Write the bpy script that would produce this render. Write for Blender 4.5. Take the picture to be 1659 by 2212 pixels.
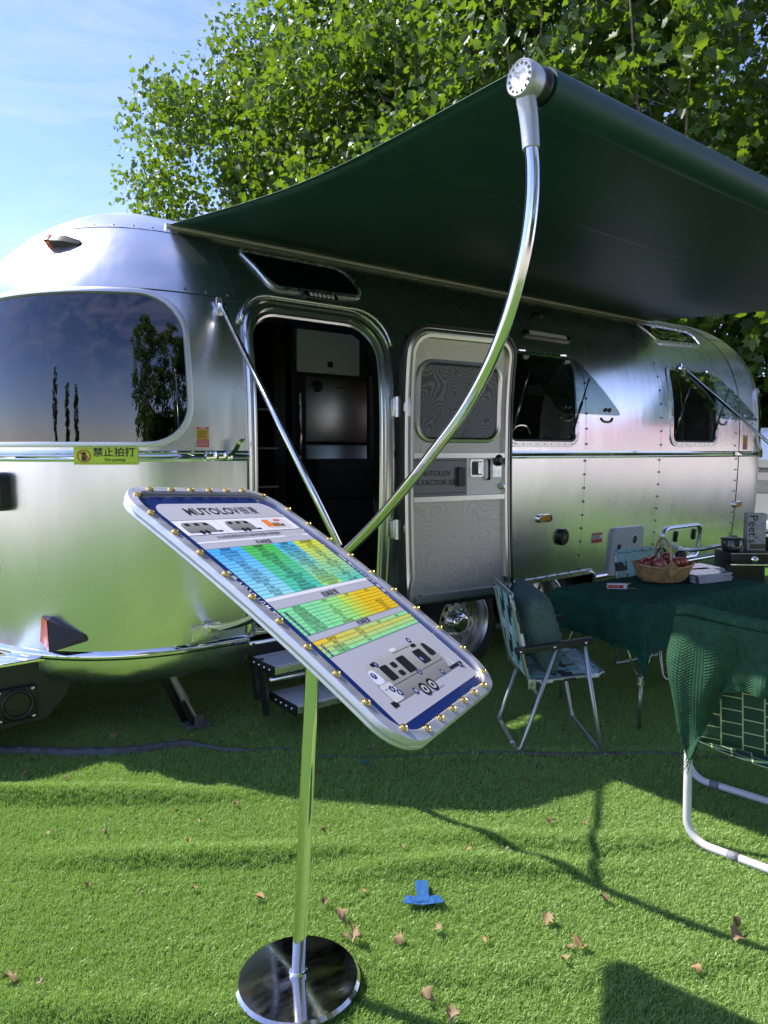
import bpy, bmesh, math, random
import numpy as np
from mathutils import Vector, Matrix, Euler
from mathutils.geometry import delaunay_2d_cdt
R = math.radians
rnd = random.Random(7)
SC = bpy.context.scene
COL = SC.collection
for o in list(bpy.data.objects):
    bpy.data.objects.remove(o)

# ---------------------------------------------------------------- camera
HEAD, PITCH = R(52.1), math.atan(130.0 / 1534.0)
cam = bpy.data.cameras.new('camera')
cam.sensor_fit = 'VERTICAL'; cam.sensor_height = 36.0; cam.sensor_width = 27.0
cam.lens = 36.0 * 1534.0 / 2212.0
cam.clip_start = 0.05; cam.clip_end = 2000
camo = bpy.data.objects.new('camera', cam); COL.objects.link(camo)
camo.location = (0, 0, 1.5)
camo.rotation_euler = (math.pi / 2 - PITCH, 0, HEAD - math.pi / 2)
SC.camera = camo

# ---------------------------------------------------------------- sky, sun, exposure
SUN_DIR = Vector((-0.355, 0.539, 0.764)).normalized()      # towards the sun
ELEV = math.asin(SUN_DIR.z); ROT = math.atan2(SUN_DIR.x, SUN_DIR.y)
world = bpy.data.worlds.new('World'); SC.world = world; world.use_nodes = True
wn, wl = world.node_tree.nodes, world.node_tree.links
bg = wn['Background']; bg.inputs[1].default_value = 0.15
sky = wn.new('ShaderNodeTexSky'); sky.sky_type = 'NISHITA'; sky.sun_disc = False
sky.sun_elevation = ELEV; sky.sun_rotation = ROT
sky.air_density = 1.0; sky.dust_density = 0.05; sky.ozone_density = 6.0
tc = wn.new('ShaderNodeTexCoord')
mp = wn.new('ShaderNodeMapping'); mp.inputs['Scale'].default_value = (1.2, 2.6, 4.5); mp.inputs['Rotation'].default_value = (0.3, 0.5, 0.4)
nz = wn.new('ShaderNodeTexNoise'); nz.inputs['Scale'].default_value = 1.7; nz.inputs['Detail'].default_value = 9; nz.inputs['Roughness'].default_value = 0.62; nz.inputs['Distortion'].default_value = 0.6
cr = wn.new('ShaderNodeValToRGB'); cr.color_ramp.elements[0].position = 0.42; cr.color_ramp.elements[1].position = 0.80
cr.color_ramp.elements[0].color = (0, 0, 0, 1); cr.color_ramp.elements[1].color = (0.5, 0.5, 0.5, 1)
mx = wn.new('ShaderNodeMix'); mx.data_type = 'RGBA'
wl.new(tc.outputs['Generated'], mp.inputs[0]); wl.new(mp.outputs[0], nz.inputs['Vector']); wl.new(nz.outputs['Fac'], cr.inputs[0])
wl.new(cr.outputs[0], mx.inputs['Factor']); wl.new(sky.outputs[0], mx.inputs['A']); mx.inputs['B'].default_value = (4.6, 5.0, 6.2, 1)
tn = wn.new('ShaderNodeMix'); tn.data_type = 'RGBA'; tn.blend_type = 'MULTIPLY'; tn.inputs['Factor'].default_value = 1.0; tn.inputs['B'].default_value = (1.0, 0.86, 0.98, 1)   # the camera's cool-violet white balance
wl.new(mx.outputs['Result'], tn.inputs['A']); wl.new(tn.outputs['Result'], bg.inputs[0])
sl = bpy.data.lights.new('sun', 'SUN'); sl.energy = 4.4; sl.angle = R(0.53); sl.color = (1.0, 0.95, 0.86)
so = bpy.data.objects.new('sun', sl); COL.objects.link(so)
so.rotation_euler = SUN_DIR.to_track_quat('Z', 'Y').to_euler()
SC.view_settings.view_transform = 'Standard'; SC.view_settings.look = 'None'
SC.view_settings.exposure = 1.02; SC.view_settings.gamma = 1.0
SC.cycles.max_bounces = 10; SC.cycles.transparent_max_bounces = 24
SC.cycles.caustics_reflective = True; SC.cycles.caustics_refractive = False
SC.cycles.sample_clamp_indirect = 6.0
SC.cycles.use_denoising = True

# ---------------------------------------------------------------- materials
MATS = {}
def mat(name, col=(0.5, 0.5, 0.5), rough=0.5, metal=0.0, var=0.0, vscale=8.0, bump=0.0, bscale=60.0, rvar=0.0, spec=None, coat=0.0, sheen=0.0, trans=0.0, emit=None, stretch=None, detail=4.0):
    if name in MATS: return MATS[name]
    m = bpy.data.materials.new(name); m.use_nodes = True
    n, l = m.node_tree.nodes, m.node_tree.links
    p = n['Principled BSDF']
    p.inputs['Base Color'].default_value = (*col, 1); p.inputs['Roughness'].default_value = rough; p.inputs['Metallic'].default_value = metal
    if spec is not None: p.inputs['Specular IOR Level'].default_value = spec
    if coat: p.inputs['Coat Weight'].default_value = coat; p.inputs['Coat Roughness'].default_value = 0.05
    if sheen: p.inputs['Sheen Weight'].default_value = sheen
    if trans: p.inputs['Transmission Weight'].default_value = trans
    if emit: p.inputs['Emission Color'].default_value = (*emit[:3], 1); p.inputs['Emission Strength'].default_value = emit[3]
    if var or bump or rvar:
        t = n.new('ShaderNodeTexCoord'); mpn = n.new('ShaderNodeMapping'); l.new(t.outputs['Object'], mpn.inputs[0])
        if stretch: mpn.inputs['Scale'].default_value = stretch
        if var or rvar:
            a = n.new('ShaderNodeTexNoise'); a.inputs['Scale'].default_value = vscale; a.inputs['Detail'].default_value = detail
            l.new(mpn.outputs[0], a.inputs['Vector'])
        if var:
            mr = n.new('ShaderNodeMapRange'); mr.inputs[1].default_value = 0.25; mr.inputs[2].default_value = 0.75
            mr.inputs[3].default_value = 1 - var; mr.inputs[4].default_value = 1 + var
            l.new(a.outputs['Fac'], mr.inputs[0])
            h = n.new('ShaderNodeVectorMath'); h.operation = 'SCALE'; h.inputs[0].default_value = col
            l.new(mr.outputs[0], h.inputs['Scale']); l.new(h.outputs[0], p.inputs['Base Color'])
        if rvar:
            mr2 = n.new('ShaderNodeMapRange'); mr2.inputs[1].default_value = 0.3; mr2.inputs[2].default_value = 0.7
            mr2.inputs[3].default_value = max(0.0, rough - rvar); mr2.inputs[4].default_value = rough + rvar
            l.new(a.outputs['Fac'], mr2.inputs[0]); l.new(mr2.outputs[0], p.inputs['Roughness'])
        if bump:
            b = n.new('ShaderNodeTexNoise'); b.inputs['Scale'].default_value = bscale; b.inputs['Detail'].default_value = 3
            l.new(mpn.outputs[0], b.inputs['Vector'])
            bn = n.new('ShaderNodeBump'); bn.inputs['Strength'].default_value = bump; bn.inputs['Distance'].default_value = 0.01
            l.new(b.outputs['Fac'], bn.inputs['Height']); l.new(bn.outputs[0], p.inputs['Normal'])
    MATS[name] = m
    return m

def vcol_mat(name, rough=0.4, coat=0.0):
    if name in MATS: return MATS[name]
    m = bpy.data.materials.new(name); m.use_nodes = True
    n, l = m.node_tree.nodes, m.node_tree.links
    a = n.new('ShaderNodeVertexColor'); a.layer_name = 'print'
    p = n['Principled BSDF']; p.inputs['Roughness'].default_value = rough
    if coat: p.inputs['Coat Weight'].default_value = coat; p.inputs['Coat Roughness'].default_value = 0.08
    l.new(a.outputs[0], p.inputs['Base Color'])
    MATS[name] = m
    return m

def alu_shell():
    m = mat('shell_aluminium', (0.82, 0.82, 0.81), 0.2, 1.0)
    n, l = m.node_tree.nodes, m.node_tree.links; p = n['Principled BSDF']
    t = n.new('ShaderNodeTexCoord')
    a = n.new('ShaderNodeTexNoise'); a.inputs['Scale'].default_value = 2.6; a.inputs['Detail'].default_value = 2
    b = n.new('ShaderNodeTexNoise'); b.inputs['Scale'].default_value = 5.0; b.inputs['Detail'].default_value = 1
    mpn = n.new('ShaderNodeMapping'); mpn.inputs['Scale'].default_value = (2.2, 2.2, 0.45); l.new(t.outputs['Object'], mpn.inputs[0]); l.new(mpn.outputs[0], a.inputs['Vector']); l.new(t.outputs['Object'], b.inputs['Vector'])
    bn = n.new('ShaderNodeBump'); bn.inputs['Strength'].default_value = 0.20; bn.inputs['Distance'].default_value = 0.03
    l.new(a.outputs['Fac'], bn.inputs['Height']); l.new(bn.outputs[0], p.inputs['Normal'])
    mr = n.new('ShaderNodeMapRange'); mr.inputs[1].default_value = 0.3; mr.inputs[2].default_value = 0.7; mr.inputs[3].default_value = 0.27; mr.inputs[4].default_value = 0.285
    l.new(b.outputs['Fac'], mr.inputs[0]); l.new(mr.outputs[0], p.inputs['Roughness'])
    p.inputs['Anisotropic'].default_value = 0.25
    return m

def glass_tint(name, tint=(0.10, 0.11, 0.12), rough=0.0, ior=2.0):
    if name in MATS: return MATS[name]
    m = bpy.data.materials.new(name); m.use_nodes = True
    n, l = m.node_tree.nodes, m.node_tree.links
    n.remove(n['Principled BSDF'])
    tr = n.new('ShaderNodeBsdfTransparent'); tr.inputs[0].default_value = (*tint, 1)
    g = n.new('ShaderNodeBsdfGlossy'); g.inputs['Roughness'].default_value = rough; g.inputs['Color'].default_value = (0.95, 0.97, 1, 1)
    lw = n.new('ShaderNodeLayerWeight'); lw.inputs['Blend'].default_value = 0.5; r0 = ((ior - 1) / (ior + 1)) ** 2
    pw = n.new('ShaderNodeMath'); pw.operation = 'POWER'; pw.inputs[1].default_value = 5.0; l.new(lw.outputs['Facing'], pw.inputs[0])
    ma = n.new('ShaderNodeMath'); ma.operation = 'MULTIPLY_ADD'; ma.inputs[1].default_value = 1 - r0; ma.inputs[2].default_value = r0; l.new(pw.outputs[0], ma.inputs[0])
    mxs = n.new('ShaderNodeMixShader')
    l.new(ma.outputs[0], mxs.inputs[0]); l.new(tr.outputs[0], mxs.inputs[1]); l.new(g.outputs[0], mxs.inputs[2])
    l.new(mxs.outputs[0], n['Material Output'].inputs[0])
    MATS[name] = m
    return m

def leaf_mat(name, c1, c2, tr, trw=0.45):
    if name in MATS: return MATS[name]
    m = bpy.data.materials.new(name); m.use_nodes = True
    n, l = m.node_tree.nodes, m.node_tree.links
    p = n['Principled BSDF']; p.inputs['Roughness'].default_value = 0.42; p.inputs['Specular IOR Level'].default_value = 0.45
    g = n.new('ShaderNodeNewGeometry')
    rp = n.new('ShaderNodeValToRGB'); rp.color_ramp.elements[0].color = (*c1, 1); rp.color_ramp.elements[1].color = (*c2, 1)
    l.new(g.outputs['Random Per Island'], rp.inputs[0])
    l.new(rp.outputs[0], p.inputs['Base Color'])
    t = n.new('ShaderNodeBsdfTranslucent'); t.inputs[0].default_value = (*tr, 1)
    mxs = n.new('ShaderNodeMixShader'); mxs.inputs[0].default_value = trw
    l.new(p.outputs[0], mxs.inputs[1]); l.new(t.outputs[0], mxs.inputs[2]); l.new(mxs.outputs[0], n['Material Output'].inputs[0])
    MATS[name] = m
    return m

ALU = alu_shell()
CHROME = mat('polished_aluminium', (0.88, 0.88, 0.88), 0.07, 1.0, rvar=0.04, vscale=20)
SATIN = mat('satin_aluminium', (0.80, 0.80, 0.79), 0.30, 1.0, rvar=0.08, vscale=30)
STEEL = mat('brushed_steel', (0.66, 0.65, 0.62), 0.30, 1.0)
BLACKP = mat('black_plastic', (0.012, 0.012, 0.013), 0.35)
BLACKM = mat('black_matte', (0.010, 0.010, 0.010), 0.7)
RUBBER = mat('tyre_rubber', (0.014, 0.014, 0.015), 0.75, bump=0.2, bscale=90)
DARKGLASS = glass_tint('tinted_glass', (0.05, 0.055, 0.06), ior=2.0)
FLAPGLASS = glass_tint('smoked_glass', (0.55, 0.62, 0.60), ior=1.5)
GREYPLATE = mat('grey_plate', (0.16, 0.16, 0.165), 0.35, 0.6)
WHITEPL = mat('white_plastic', (0.62, 0.63, 0.65), 0.35)
PAPER = mat('white_paper', (0.75, 0.75, 0.75), 0.55)
INK = mat('black_ink', (0.012, 0.012, 0.013), 0.5)
WHITEINK = mat('white_ink', (0.78, 0.78, 0.80), 0.5)
REDP = mat('red_print', (0.55, 0.03, 0.03), 0.45)
YELP = mat('yellow_print', (0.70, 0.42, 0.02), 0.45)
LIMEP = mat('lime_print', (0.58, 0.72, 0.03), 0.4)
NAVY = mat('navy_print', (0.010, 0.025, 0.14), 0.25, coat=0.5)
AMBER = mat('amber_lens', (0.75, 0.25, 0.01), 0.15, coat=1.0)
REDLENS = mat('red_lens', (0.42, 0.012, 0.008), 0.15, coat=1.0)
BRASS = mat('brass', (0.78, 0.55, 0.16), 0.22, 1.0)

# ---------------------------------------------------------------- mesh helpers
def mesh_obj(name, verts, faces, m=None, parent=None, smooth=False, normals=None, sharp=None):
    me = bpy.data.meshes.new(name)
    me.from_pydata([tuple(v) for v in verts], [], [tuple(f) for f in faces])
    if m: me.materials.append(m)
    if smooth:
        me.polygons.foreach_set('use_smooth', [True] * len(me.polygons))
        if sharp: me.set_sharp_from_angle(angle=R(sharp))
    me.update()
    if normals is not None:
        me.normals_split_custom_set_from_vertices([tuple(x) for x in normals])
    o = bpy.data.objects.new(name, me); COL.objects.link(o)
    if parent: o.parent = parent
    return o

def empty(name, loc=(0, 0, 0), rz=0.0):
    o = bpy.data.objects.new(name, None); COL.objects.link(o); o.location = loc; o.rotation_euler = (0, 0, rz)
    o.empty_display_size = 0.1
    return o

def tag(o, label=None, cat=None, group=None, kind=None):
    if label: o['label'] = label
    if cat: o['category'] = cat
    if group: o['group'] = group
    if kind: o['kind'] = kind
    return o

class MB:
    def __init__(s): s.v = []; s.f = []
    def add(s, v, f):
        k = len(s.v); s.v += [tuple(x) for x in v]; s.f += [tuple(i + k for i in q) for q in f]; return s
    def build(s, name, m, parent=None, smooth=False, sharp=None): return mesh_obj(name, s.v, s.f, m, parent, smooth, sharp=sharp)
    def xf(s, M):
        s.v = [tuple(M @ Vector(x)) for x in s.v]; return s
    def box(s, c, d, bev=0.0, rot=None):
        x, y, z = d[0] / 2, d[1] / 2, d[2] / 2
        bm = bmesh.new(); bmesh.ops.create_cube(bm, size=1.0)
        for v in bm.verts: v.co = Vector((v.co.x * d[0], v.co.y * d[1], v.co.z * d[2]))
        if bev: bmesh.ops.bevel(bm, geom=bm.edges[:], offset=bev, segments=2, affect='EDGES', profile=0.6)
        M = Matrix.Translation(c) @ (rot.to_4x4() if rot is not None else Matrix.Identity(4))
        bm.verts.index_update()
        s.add([M @ v.co for v in bm.verts], [[v.index for v in f.verts] for f in bm.faces]); bm.free(); return s
    def tube(s, path, r, seg=10, closed=False, cap=True):
        P = [Vector(p) for p in path]; n = len(P)
        rs = r if isinstance(r, (list, tuple)) else [r] * n
        T = []
        for i in range(n):
            a = P[(i - 1) % n] if (closed or i > 0) else P[i]; b = P[(i + 1) % n] if (closed or i < n - 1) else P[i]
            T.append((b - a).normalized())
        up = Vector((0, 0, 1)) if abs(T[0].z) < 0.9 else Vector((1, 0, 0))
        N = (up - T[0] * up.dot(T[0])).normalized()
        vs = []
        for i in range(n):
            N = (N - T[i] * N.dot(T[i])).normalized(); B = T[i].cross(N)
            for k in range(seg):
                a = 2 * math.pi * k / seg
                vs.append(P[i] + (N * math.cos(a) + B * math.sin(a)) * rs[i])
        fs = []
        for i in range(n if closed else n - 1):
            j = (i + 1) % n
            for k in range(seg):
                k2 = (k + 1) % seg
                fs.append((i * seg + k, i * seg + k2, j * seg + k2, j * seg + k))
        if cap and not closed:
            fs.append(tuple(reversed(range(seg)))); fs.append(tuple((n - 1) * seg + k for k in range(seg)))
        return s.add(vs, fs)
    def lathe(s, prof, seg=24, M=None, cap=True):
        vs = []; fs = []
        for (r, z) in prof:
            for k in range(seg):
                a = 2 * math.pi * k / seg; vs.append(Vector((r * math.cos(a), r * math.sin(a), z)))
        for i in range(len(prof) - 1):
            for k in range(seg):
                k2 = (k + 1) % seg; fs.append((i * seg + k, i * seg + k2, (i + 1) * seg + k2, (i + 1) * seg + k))
        if cap:
            fs.append(tuple(reversed(range(seg)))); fs.append(tuple((len(prof) - 1) * seg + k for k in range(seg)))
        if M is not None: vs = [M @ v for v in vs]
        return s.add(vs, fs)
    def prism(s, loop, a, b, fn=lambda x, y, h: (x, y, h)):
        n = len(loop)
        vs = [fn(x, y, a) for x, y in loop] + [fn(x, y, b) for x, y in loop]
        fs = [tuple(reversed(range(n))), tuple(range(n, 2 * n))] + [(i, (i + 1) % n, n + (i + 1) % n, n + i) for i in range(n)]
        return s.add(vs, fs)

def catmull(pts, n=8, closed=False):
    P = [Vector(p) for p in pts]; out = []; m = len(P)
    for i in range(m if closed else m - 1):
        p0 = P[(i - 1) % m] if (closed or i > 0) else P[i]; p1 = P[i]; p2 = P[(i + 1) % m]
        p3 = P[(i + 2) % m] if (closed or i + 2 < m) else P[(i + 1) % m]
        for k in range(n):
            t = k / n
            out.append(0.5 * ((2 * p1) + (p2 - p0) * t + (2 * p0 - 5 * p1 + 4 * p2 - p3) * t * t + (3 * p1 - p0 - 3 * p2 + p3) * t ** 3))
    if not closed: out.append(P[-1])
    return out

def rpoly(pts, rad, n=7):
    """polygon with rounded corners; rad number or list"""
    m = len(pts); rs = rad if isinstance(rad, (list, tuple)) else [rad] * m; out = []
    for i in range(m):
        p = Vector(pts[i]); a = Vector(pts[i - 1]); b = Vector(pts[(i + 1) % m]); r = rs[i]
        if r <= 0: out.append((p.x, p.y)); continue
        da, db = (a - p), (b - p); la, lb = da.length, db.length; da.normalize(); db.normalize()
        ang = math.acos(max(-1, min(1, da.dot(db)))); t = min(r / math.tan(ang / 2), la * 0.48, lb * 0.48); rr = t * math.tan(ang / 2)
        c = p + (da + db).normalized() * (rr / math.sin(ang / 2))
        s = p + da * t; e = p + db * t
        a0 = math.atan2(s.y - c.y, s.x - c.x); a1 = math.atan2(e.y - c.y, e.x - c.x); d = (a1 - a0 + math.pi) % (2 * math.pi) - math.pi
        for k in range(n + 1):
            q = a0 + d * k / n; out.append((c.x + rr * math.cos(q), c.y + rr * math.sin(q)))
    return out

def rrect(x0, z0, x1, z1, r, n=7): return rpoly([(x0, z0), (x1, z0), (x1, z1), (x0, z1)], r, n)

def resample(loop, step):
    out = []; m = len(loop)
    for i in range(m):
        a = Vector(loop[i]); b = Vector(loop[(i + 1) % m]); k = max(1, int(math.ceil((b - a).length / step)))
        for j in range(k): out.append(tuple(a + (b - a) * (j / k)))
    return out

def inset(loop, d):
    """move a counter-clockwise loop inwards by d"""
    m = len(loop); out = []
    for i in range(m):
        p = Vector(loop[i]); a = Vector(loop[i - 1]); b = Vector(loop[(i + 1) % m])
        t = (b - a)
        if t.length < 1e-9: t = b - p
        t.normalize(); out.append((p.x - t.y * d, p.y + t.x * d))
    return out

def in_poly(x, y, poly):
    c = False; n = len(poly); j = n - 1
    for i in range(n):
        xi, yi = poly[i]; xj, yj = poly[j]
        if ((yi > y) != (yj > y)) and (x < (xj - xi) * (y - yi) / (yj - yi + 1e-15) + xi): c = not c
        j = i
    return c

def cdt_fill(outer, holes, step):
    pts = []; cons = []
    for lp in [outer] + list(holes):
        k = len(pts); pts += [Vector(p) for p in lp]; cons += [(k + i, k + (i + 1) % len(lp)) for i in range(len(lp))]
    xs = [p[0] for p in outer]; ys = [p[1] for p in outer]
    nx = max(1, int((max(xs) - min(xs)) / step)); ny = max(1, int((max(ys) - min(ys)) / step))
    allp = np.array([tuple(p) for p in pts])
    for i in range(1, nx):
        for j in range(1, ny):
            x = min(xs) + (max(xs) - min(xs)) * i / nx; y = min(ys) + (max(ys) - min(ys)) * j / ny
            if np.min((allp[:, 0] - x) ** 2 + (allp[:, 1] - y) ** 2) < (0.35 * step) ** 2: continue
            if in_poly(x, y, outer) and not any(in_poly(x, y, h) for h in holes): pts.append(Vector((x, y)))
    v, e, f, _, _, _ = delaunay_2d_cdt(pts, cons, [], 0, 1e-6)
    keep = []
    for t in f:
        cx = sum(v[i].x for i in t) / len(t); cy = sum(v[i].y for i in t) / len(t)
        if in_poly(cx, cy, outer) and not any(in_poly(cx, cy, h) for h in holes): keep.append(t)
    return [(p.x, p.y) for p in v], keep

TXT = {}
def text_geo(s, size=1.0, align='CENTER', bold=0.0):
    """flat glyph outlines as (verts2d, faces), baseline at 0"""
    key = (s, align, bold)
    if key not in TXT:
        c = bpy.data.curves.new('glyphs', 'FONT'); c.body = s; c.size = 1.0; c.resolution_u = 2; c.align_x = align; c.offset = bold
        o = bpy.data.objects.new('glyphs', c); COL.objects.link(o)
        bpy.context.view_layer.update()
        me = bpy.data.meshes.new_from_object(o.evaluated_get(bpy.context.evaluated_depsgraph_get()))
        TXT[key] = ([(v.co.x, v.co.y) for v in me.vertices], [tuple(p.vertices) for p in me.polygons])
        bpy.data.objects.remove(o); bpy.data.curves.remove(c); bpy.data.meshes.remove(me)
    v, f = TXT[key]
    return [(x * size, y * size) for x, y in v], f

def ccopy(o, parent=None):
    c = o.copy(); COL.objects.link(c); c.parent = parent
    for ch in [x for x in KIDS.get(o.name, [])] or list(o.children): ccopy(ch, c)
    return c
KIDS = {}
# ================================================================ ground
CH, SH = math.cos(HEAD), math.sin(HEAD)
def to_rf(x, y): return (x * SH - y * CH, x * CH + y * SH)
def ridge(r, f, f0, r0, r1, h, s, wob, ph):
    c = f0 + wob * np.sin(r * 2.3 + ph) + 0.4 * wob * np.sin(r * 6.1 + 2 * ph)
    env = 1 / (1 + np.exp(-(r - r0) / 0.12)) / (1 + np.exp((r - r1) / 0.12))
    d = f - c
    return 1.5 * h * env * np.where(d > 0, np.exp(-(d / (s * 0.8)) ** 2), np.exp(-(d / (s * 0.24)) ** 2))
def turf_h(x, y):
    x = np.asarray(x, float); y = np.asarray(y, float)
    r = x * SH - y * CH; f = x * CH + y * SH
    h = 0.006 * np.sin(r * 3.1 + 0.7) * np.sin(f * 2.7) + 0.004 * np.sin(r * 7 + f * 5)
    h = h + ridge(r, f, 2.50, -1.2, -0.1, 0.034, 0.10, 0.03, 1.0) + ridge(r, f, 2.40, -0.1, 0.75, 0.034, 0.09, 0.02, 0.2)
    h = h + ridge(r, f, 2.96, -2.4, -0.75, 0.040, 0.11, 0.03, 2.0) + ridge(r, f, 1.77, -1.6, -0.3, 0.022, 0.09, 0.02, 0.4)
    h = h + ridge(r, f, 2.62, 0.15, 1.2, 0.024, 0.10, 0.03, 3.0) + ridge(r, f, 1.95, -0.2, 1.4, 0.012, 0.10, 0.03, 4.0) + ridge(r, f, 3.35, 0.3, 2.6, 0.016, 0.10, 0.03, 5.0)
    return h
GROUND = mat('pale_pavement', (0.36, 0.33, 0.27), 0.85, var=0.12, vscale=1.3, bump=0.2, bscale=25)
o = mesh_obj('ground', [(-600, -600, -0.03), (600, -600, -0.03), (600, 600, -0.03), (-600, 600, -0.03)], [(0, 1, 2, 3)], GROUND)
tag(o, kind='structure')
def seg(*p):
    out = []
    for a, b, s in p: out += list(np.arange(a, b, s))
    return np.array(out + [p[-1][1]])
gx = seg((-7, -1, 0.5), (-1, 4.5, 0.025), (4.5, 14, 0.4)); gy = seg((-4.6, 0, 0.4), (0, 4.4, 0.025), (4.4, 26, 0.6))
X, Y = np.meshgrid(gx, gy); Z = turf_h(X, Y)
near = (X > -0.9) & (X < 4.4) & (Y > 0.1) & (Y < 4.3); Z = np.where(near, Z, 0.0)
nv = np.stack([X, Y, Z], -1).reshape(-1, 3); nxv = len(gx)
fs = [(j * nxv + i, j * nxv + i + 1, (j + 1) * nxv + i + 1, (j + 1) * nxv + i) for j in range(len(gy) - 1) for i in range(nxv - 1)]
TURF = mat('turf_backing', (0.080, 0.15, 0.035), 0.9, var=0.35, vscale=60, bump=0.5, bscale=160, detail=8, spec=0.0)
o = mesh_obj('artificial_turf', nv, fs, TURF, smooth=True); tag(o, kind='structure')

# blades: tufts spread over the part of the turf near the camera
def blade_mat():
    m = bpy.data.materials.new('turf_blades'); m.use_nodes = True
    n, l = m.node_tree.nodes, m.node_tree.links
    p = n['Principled BSDF']; p.inputs['Roughness'].default_value = 0.36; p.inputs['Specular IOR Level'].default_value = 0.42
    g = n.new('ShaderNodeNewGeometry'); oi = n.new('ShaderNodeObjectInfo')
    rp = n.new('ShaderNodeValToRGB'); e = rp.color_ramp.elements
    e[0].color = (0.165, 0.275, 0.080, 1); e[1].color = (0.54, 0.64, 0.27, 1)
    k = e.new(0.5); k.color = (0.275, 0.435, 0.115, 1)
    k = e.new(0.93); k.color = (0.40, 0.55, 0.17, 1)
    ad = n.new('ShaderNodeMath'); ad.operation = 'ADD'
    ml = n.new('ShaderNodeMath'); ml.operation = 'FRACT'
    l.new(g.outputs['Random Per Island'], ad.inputs[0]); l.new(oi.outputs['Random'], ad.inputs[1]); l.new(ad.outputs[0], ml.inputs[0])
    l.new(ml.outputs[0], rp.inputs[0]); l.new(rp.outputs[0], p.inputs['Base Color'])
    t = n.new('ShaderNodeBsdfTranslucent'); t.inputs[0].default_value = (0.36, 0.54, 0.09, 1)
    mxs = n.new('ShaderNodeMixShader'); mxs.inputs[0].default_value = 0.32
    l.new(p.outputs[0], mxs.inputs[1]); l.new(t.outputs[0], mxs.inputs[2]); l.new(mxs.outputs[0], n['Material Output'].inputs[0])
    return m
BLADE = blade_mat()
lean = Vector((0.45, -0.75, 0)).normalized()
tufts = bpy.data.collections.new('turf_tufts')
rg = random.Random(3)
for k in range(5):
    mb = MB()
    for b in range(16):
        a = rg.uniform(0, 6.28); rr = 0.020 * math.sqrt(rg.random()); bx, by = rr * math.cos(a), rr * math.sin(a)
        L = rg.uniform(0.013, 0.023); w = rg.uniform(0.0008, 0.0013); ta = rg.uniform(0, 6.28)
        wd = Vector((math.cos(ta), math.sin(ta), 0))
        dr = (lean * rg.uniform(0.1, 0.75) + Vector((rg.uniform(-.6, .6), rg.uniform(-.6, .6), 0)))
        p0 = Vector((bx, by, 0)); p1 = p0 + Vector((0, 0, L * 0.55)) + dr * L * 0.22; p2 = p0 + Vector((0, 0, L * rg.uniform(0.75, 1.0))) + dr * L * 0.75
        mb.add([p0 - wd * w, p0 + wd * w, p1 + wd * w * 0.9, p1 - wd * w * 0.9, p2], [(0, 1, 2, 3), (3, 2, 4)])
    me = bpy.data.meshes.new('turf_tuft'); me.from_pydata(mb.v, [], mb.f); me.materials.append(BLADE)
    ob = bpy.data.objects.new('turf_tuft', me); tufts.objects.link(ob)
def wedge(x, y):
    r, f = x * SH - y * CH, x * CH + y * SH
    return f > 1.05 and abs(r) < 0.62 * f + 0.45 and y < 5.2
gx2 = np.arange(-1.0, 5.6, 0.03); gy2 = np.arange(-0.6, 5.3, 0.03)
X, Y = np.meshgrid(gx2, gy2); Z = turf_h(X, Y)
Z = np.where((X > -0.9) & (X < 4.4) & (Y > 0.1) & (Y < 4.3), Z, 0.0) - 0.001
nv = np.stack([X, Y, Z], -1).reshape(-1, 3); nn = len(gx2)
fs = [(j * nn + i, j * nn + i + 1, (j + 1) * nn + i + 1, (j + 1) * nn + i) for j in range(len(gy2) - 1) for i in range(nn - 1) if wedge(gx2[i] + .03, gy2[j] + .03)]
used = sorted(set(i for f in fs for i in f)); ren = {u: k for k, u in enumerate(used)}
grass = mesh_obj('turf_grass', [nv[u] for u in used], [tuple(ren[i] for i in f) for f in fs], BLADE)
tag(grass, 'short green artificial grass blades covering the turf sheet', 'grass', kind='stuff')
ng = bpy.data.node_groups.new('turf_blades', 'GeometryNodeTree')
ng.interface.new_socket('Geometry', in_out='INPUT', socket_type='NodeSocketGeometry'); ng.interface.new_socket('Geometry', in_out='OUTPUT', socket_type='NodeSocketGeometry')
gi = ng.nodes.new('NodeGroupInput'); go = ng.nodes.new('NodeGroupOutput')
dp = ng.nodes.new('GeometryNodeDistributePointsOnFaces'); dp.inputs['Density'].default_value = 5600
ci = ng.nodes.new('GeometryNodeCollectionInfo'); ci.inputs['Collection'].default_value = tufts; ci.inputs['Separate Children'].default_value = True; ci.inputs['Reset Children'].default_value = True
ip = ng.nodes.new('GeometryNodeInstanceOnPoints'); ip.inputs['Pick Instance'].default_value = True
rv = ng.nodes.new('FunctionNodeRandomValue'); rv.data_type = 'FLOAT_VECTOR'; rv.inputs[0].default_value = (-0.25, -0.25, -1.1); rv.inputs[1].default_value = (0.25, 0.25, 1.1)
rs = ng.nodes.new('FunctionNodeRandomValue'); rs.data_type = 'FLOAT'
[s for s in rs.inputs if s.type == 'VALUE'][0].default_value = 0.75; [s for s in rs.inputs if s.type == 'VALUE'][1].default_value = 1.15
ng.links.new(gi.outputs[0], dp.inputs['Mesh']); ng.links.new(dp.outputs['Points'], ip.inputs['Points']); ng.links.new(ci.outputs[0], ip.inputs['Instance'])
ng.links.new(rv.outputs[0], ip.inputs['Rotation']); ng.links.new([s for s in rs.outputs if s.type == 'VALUE'][0], ip.inputs['Scale'])
ng.links.new(ip.outputs[0], go.inputs[0])
md = grass.modifiers.new('blades', 'NODES'); md.node_group = ng
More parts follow.
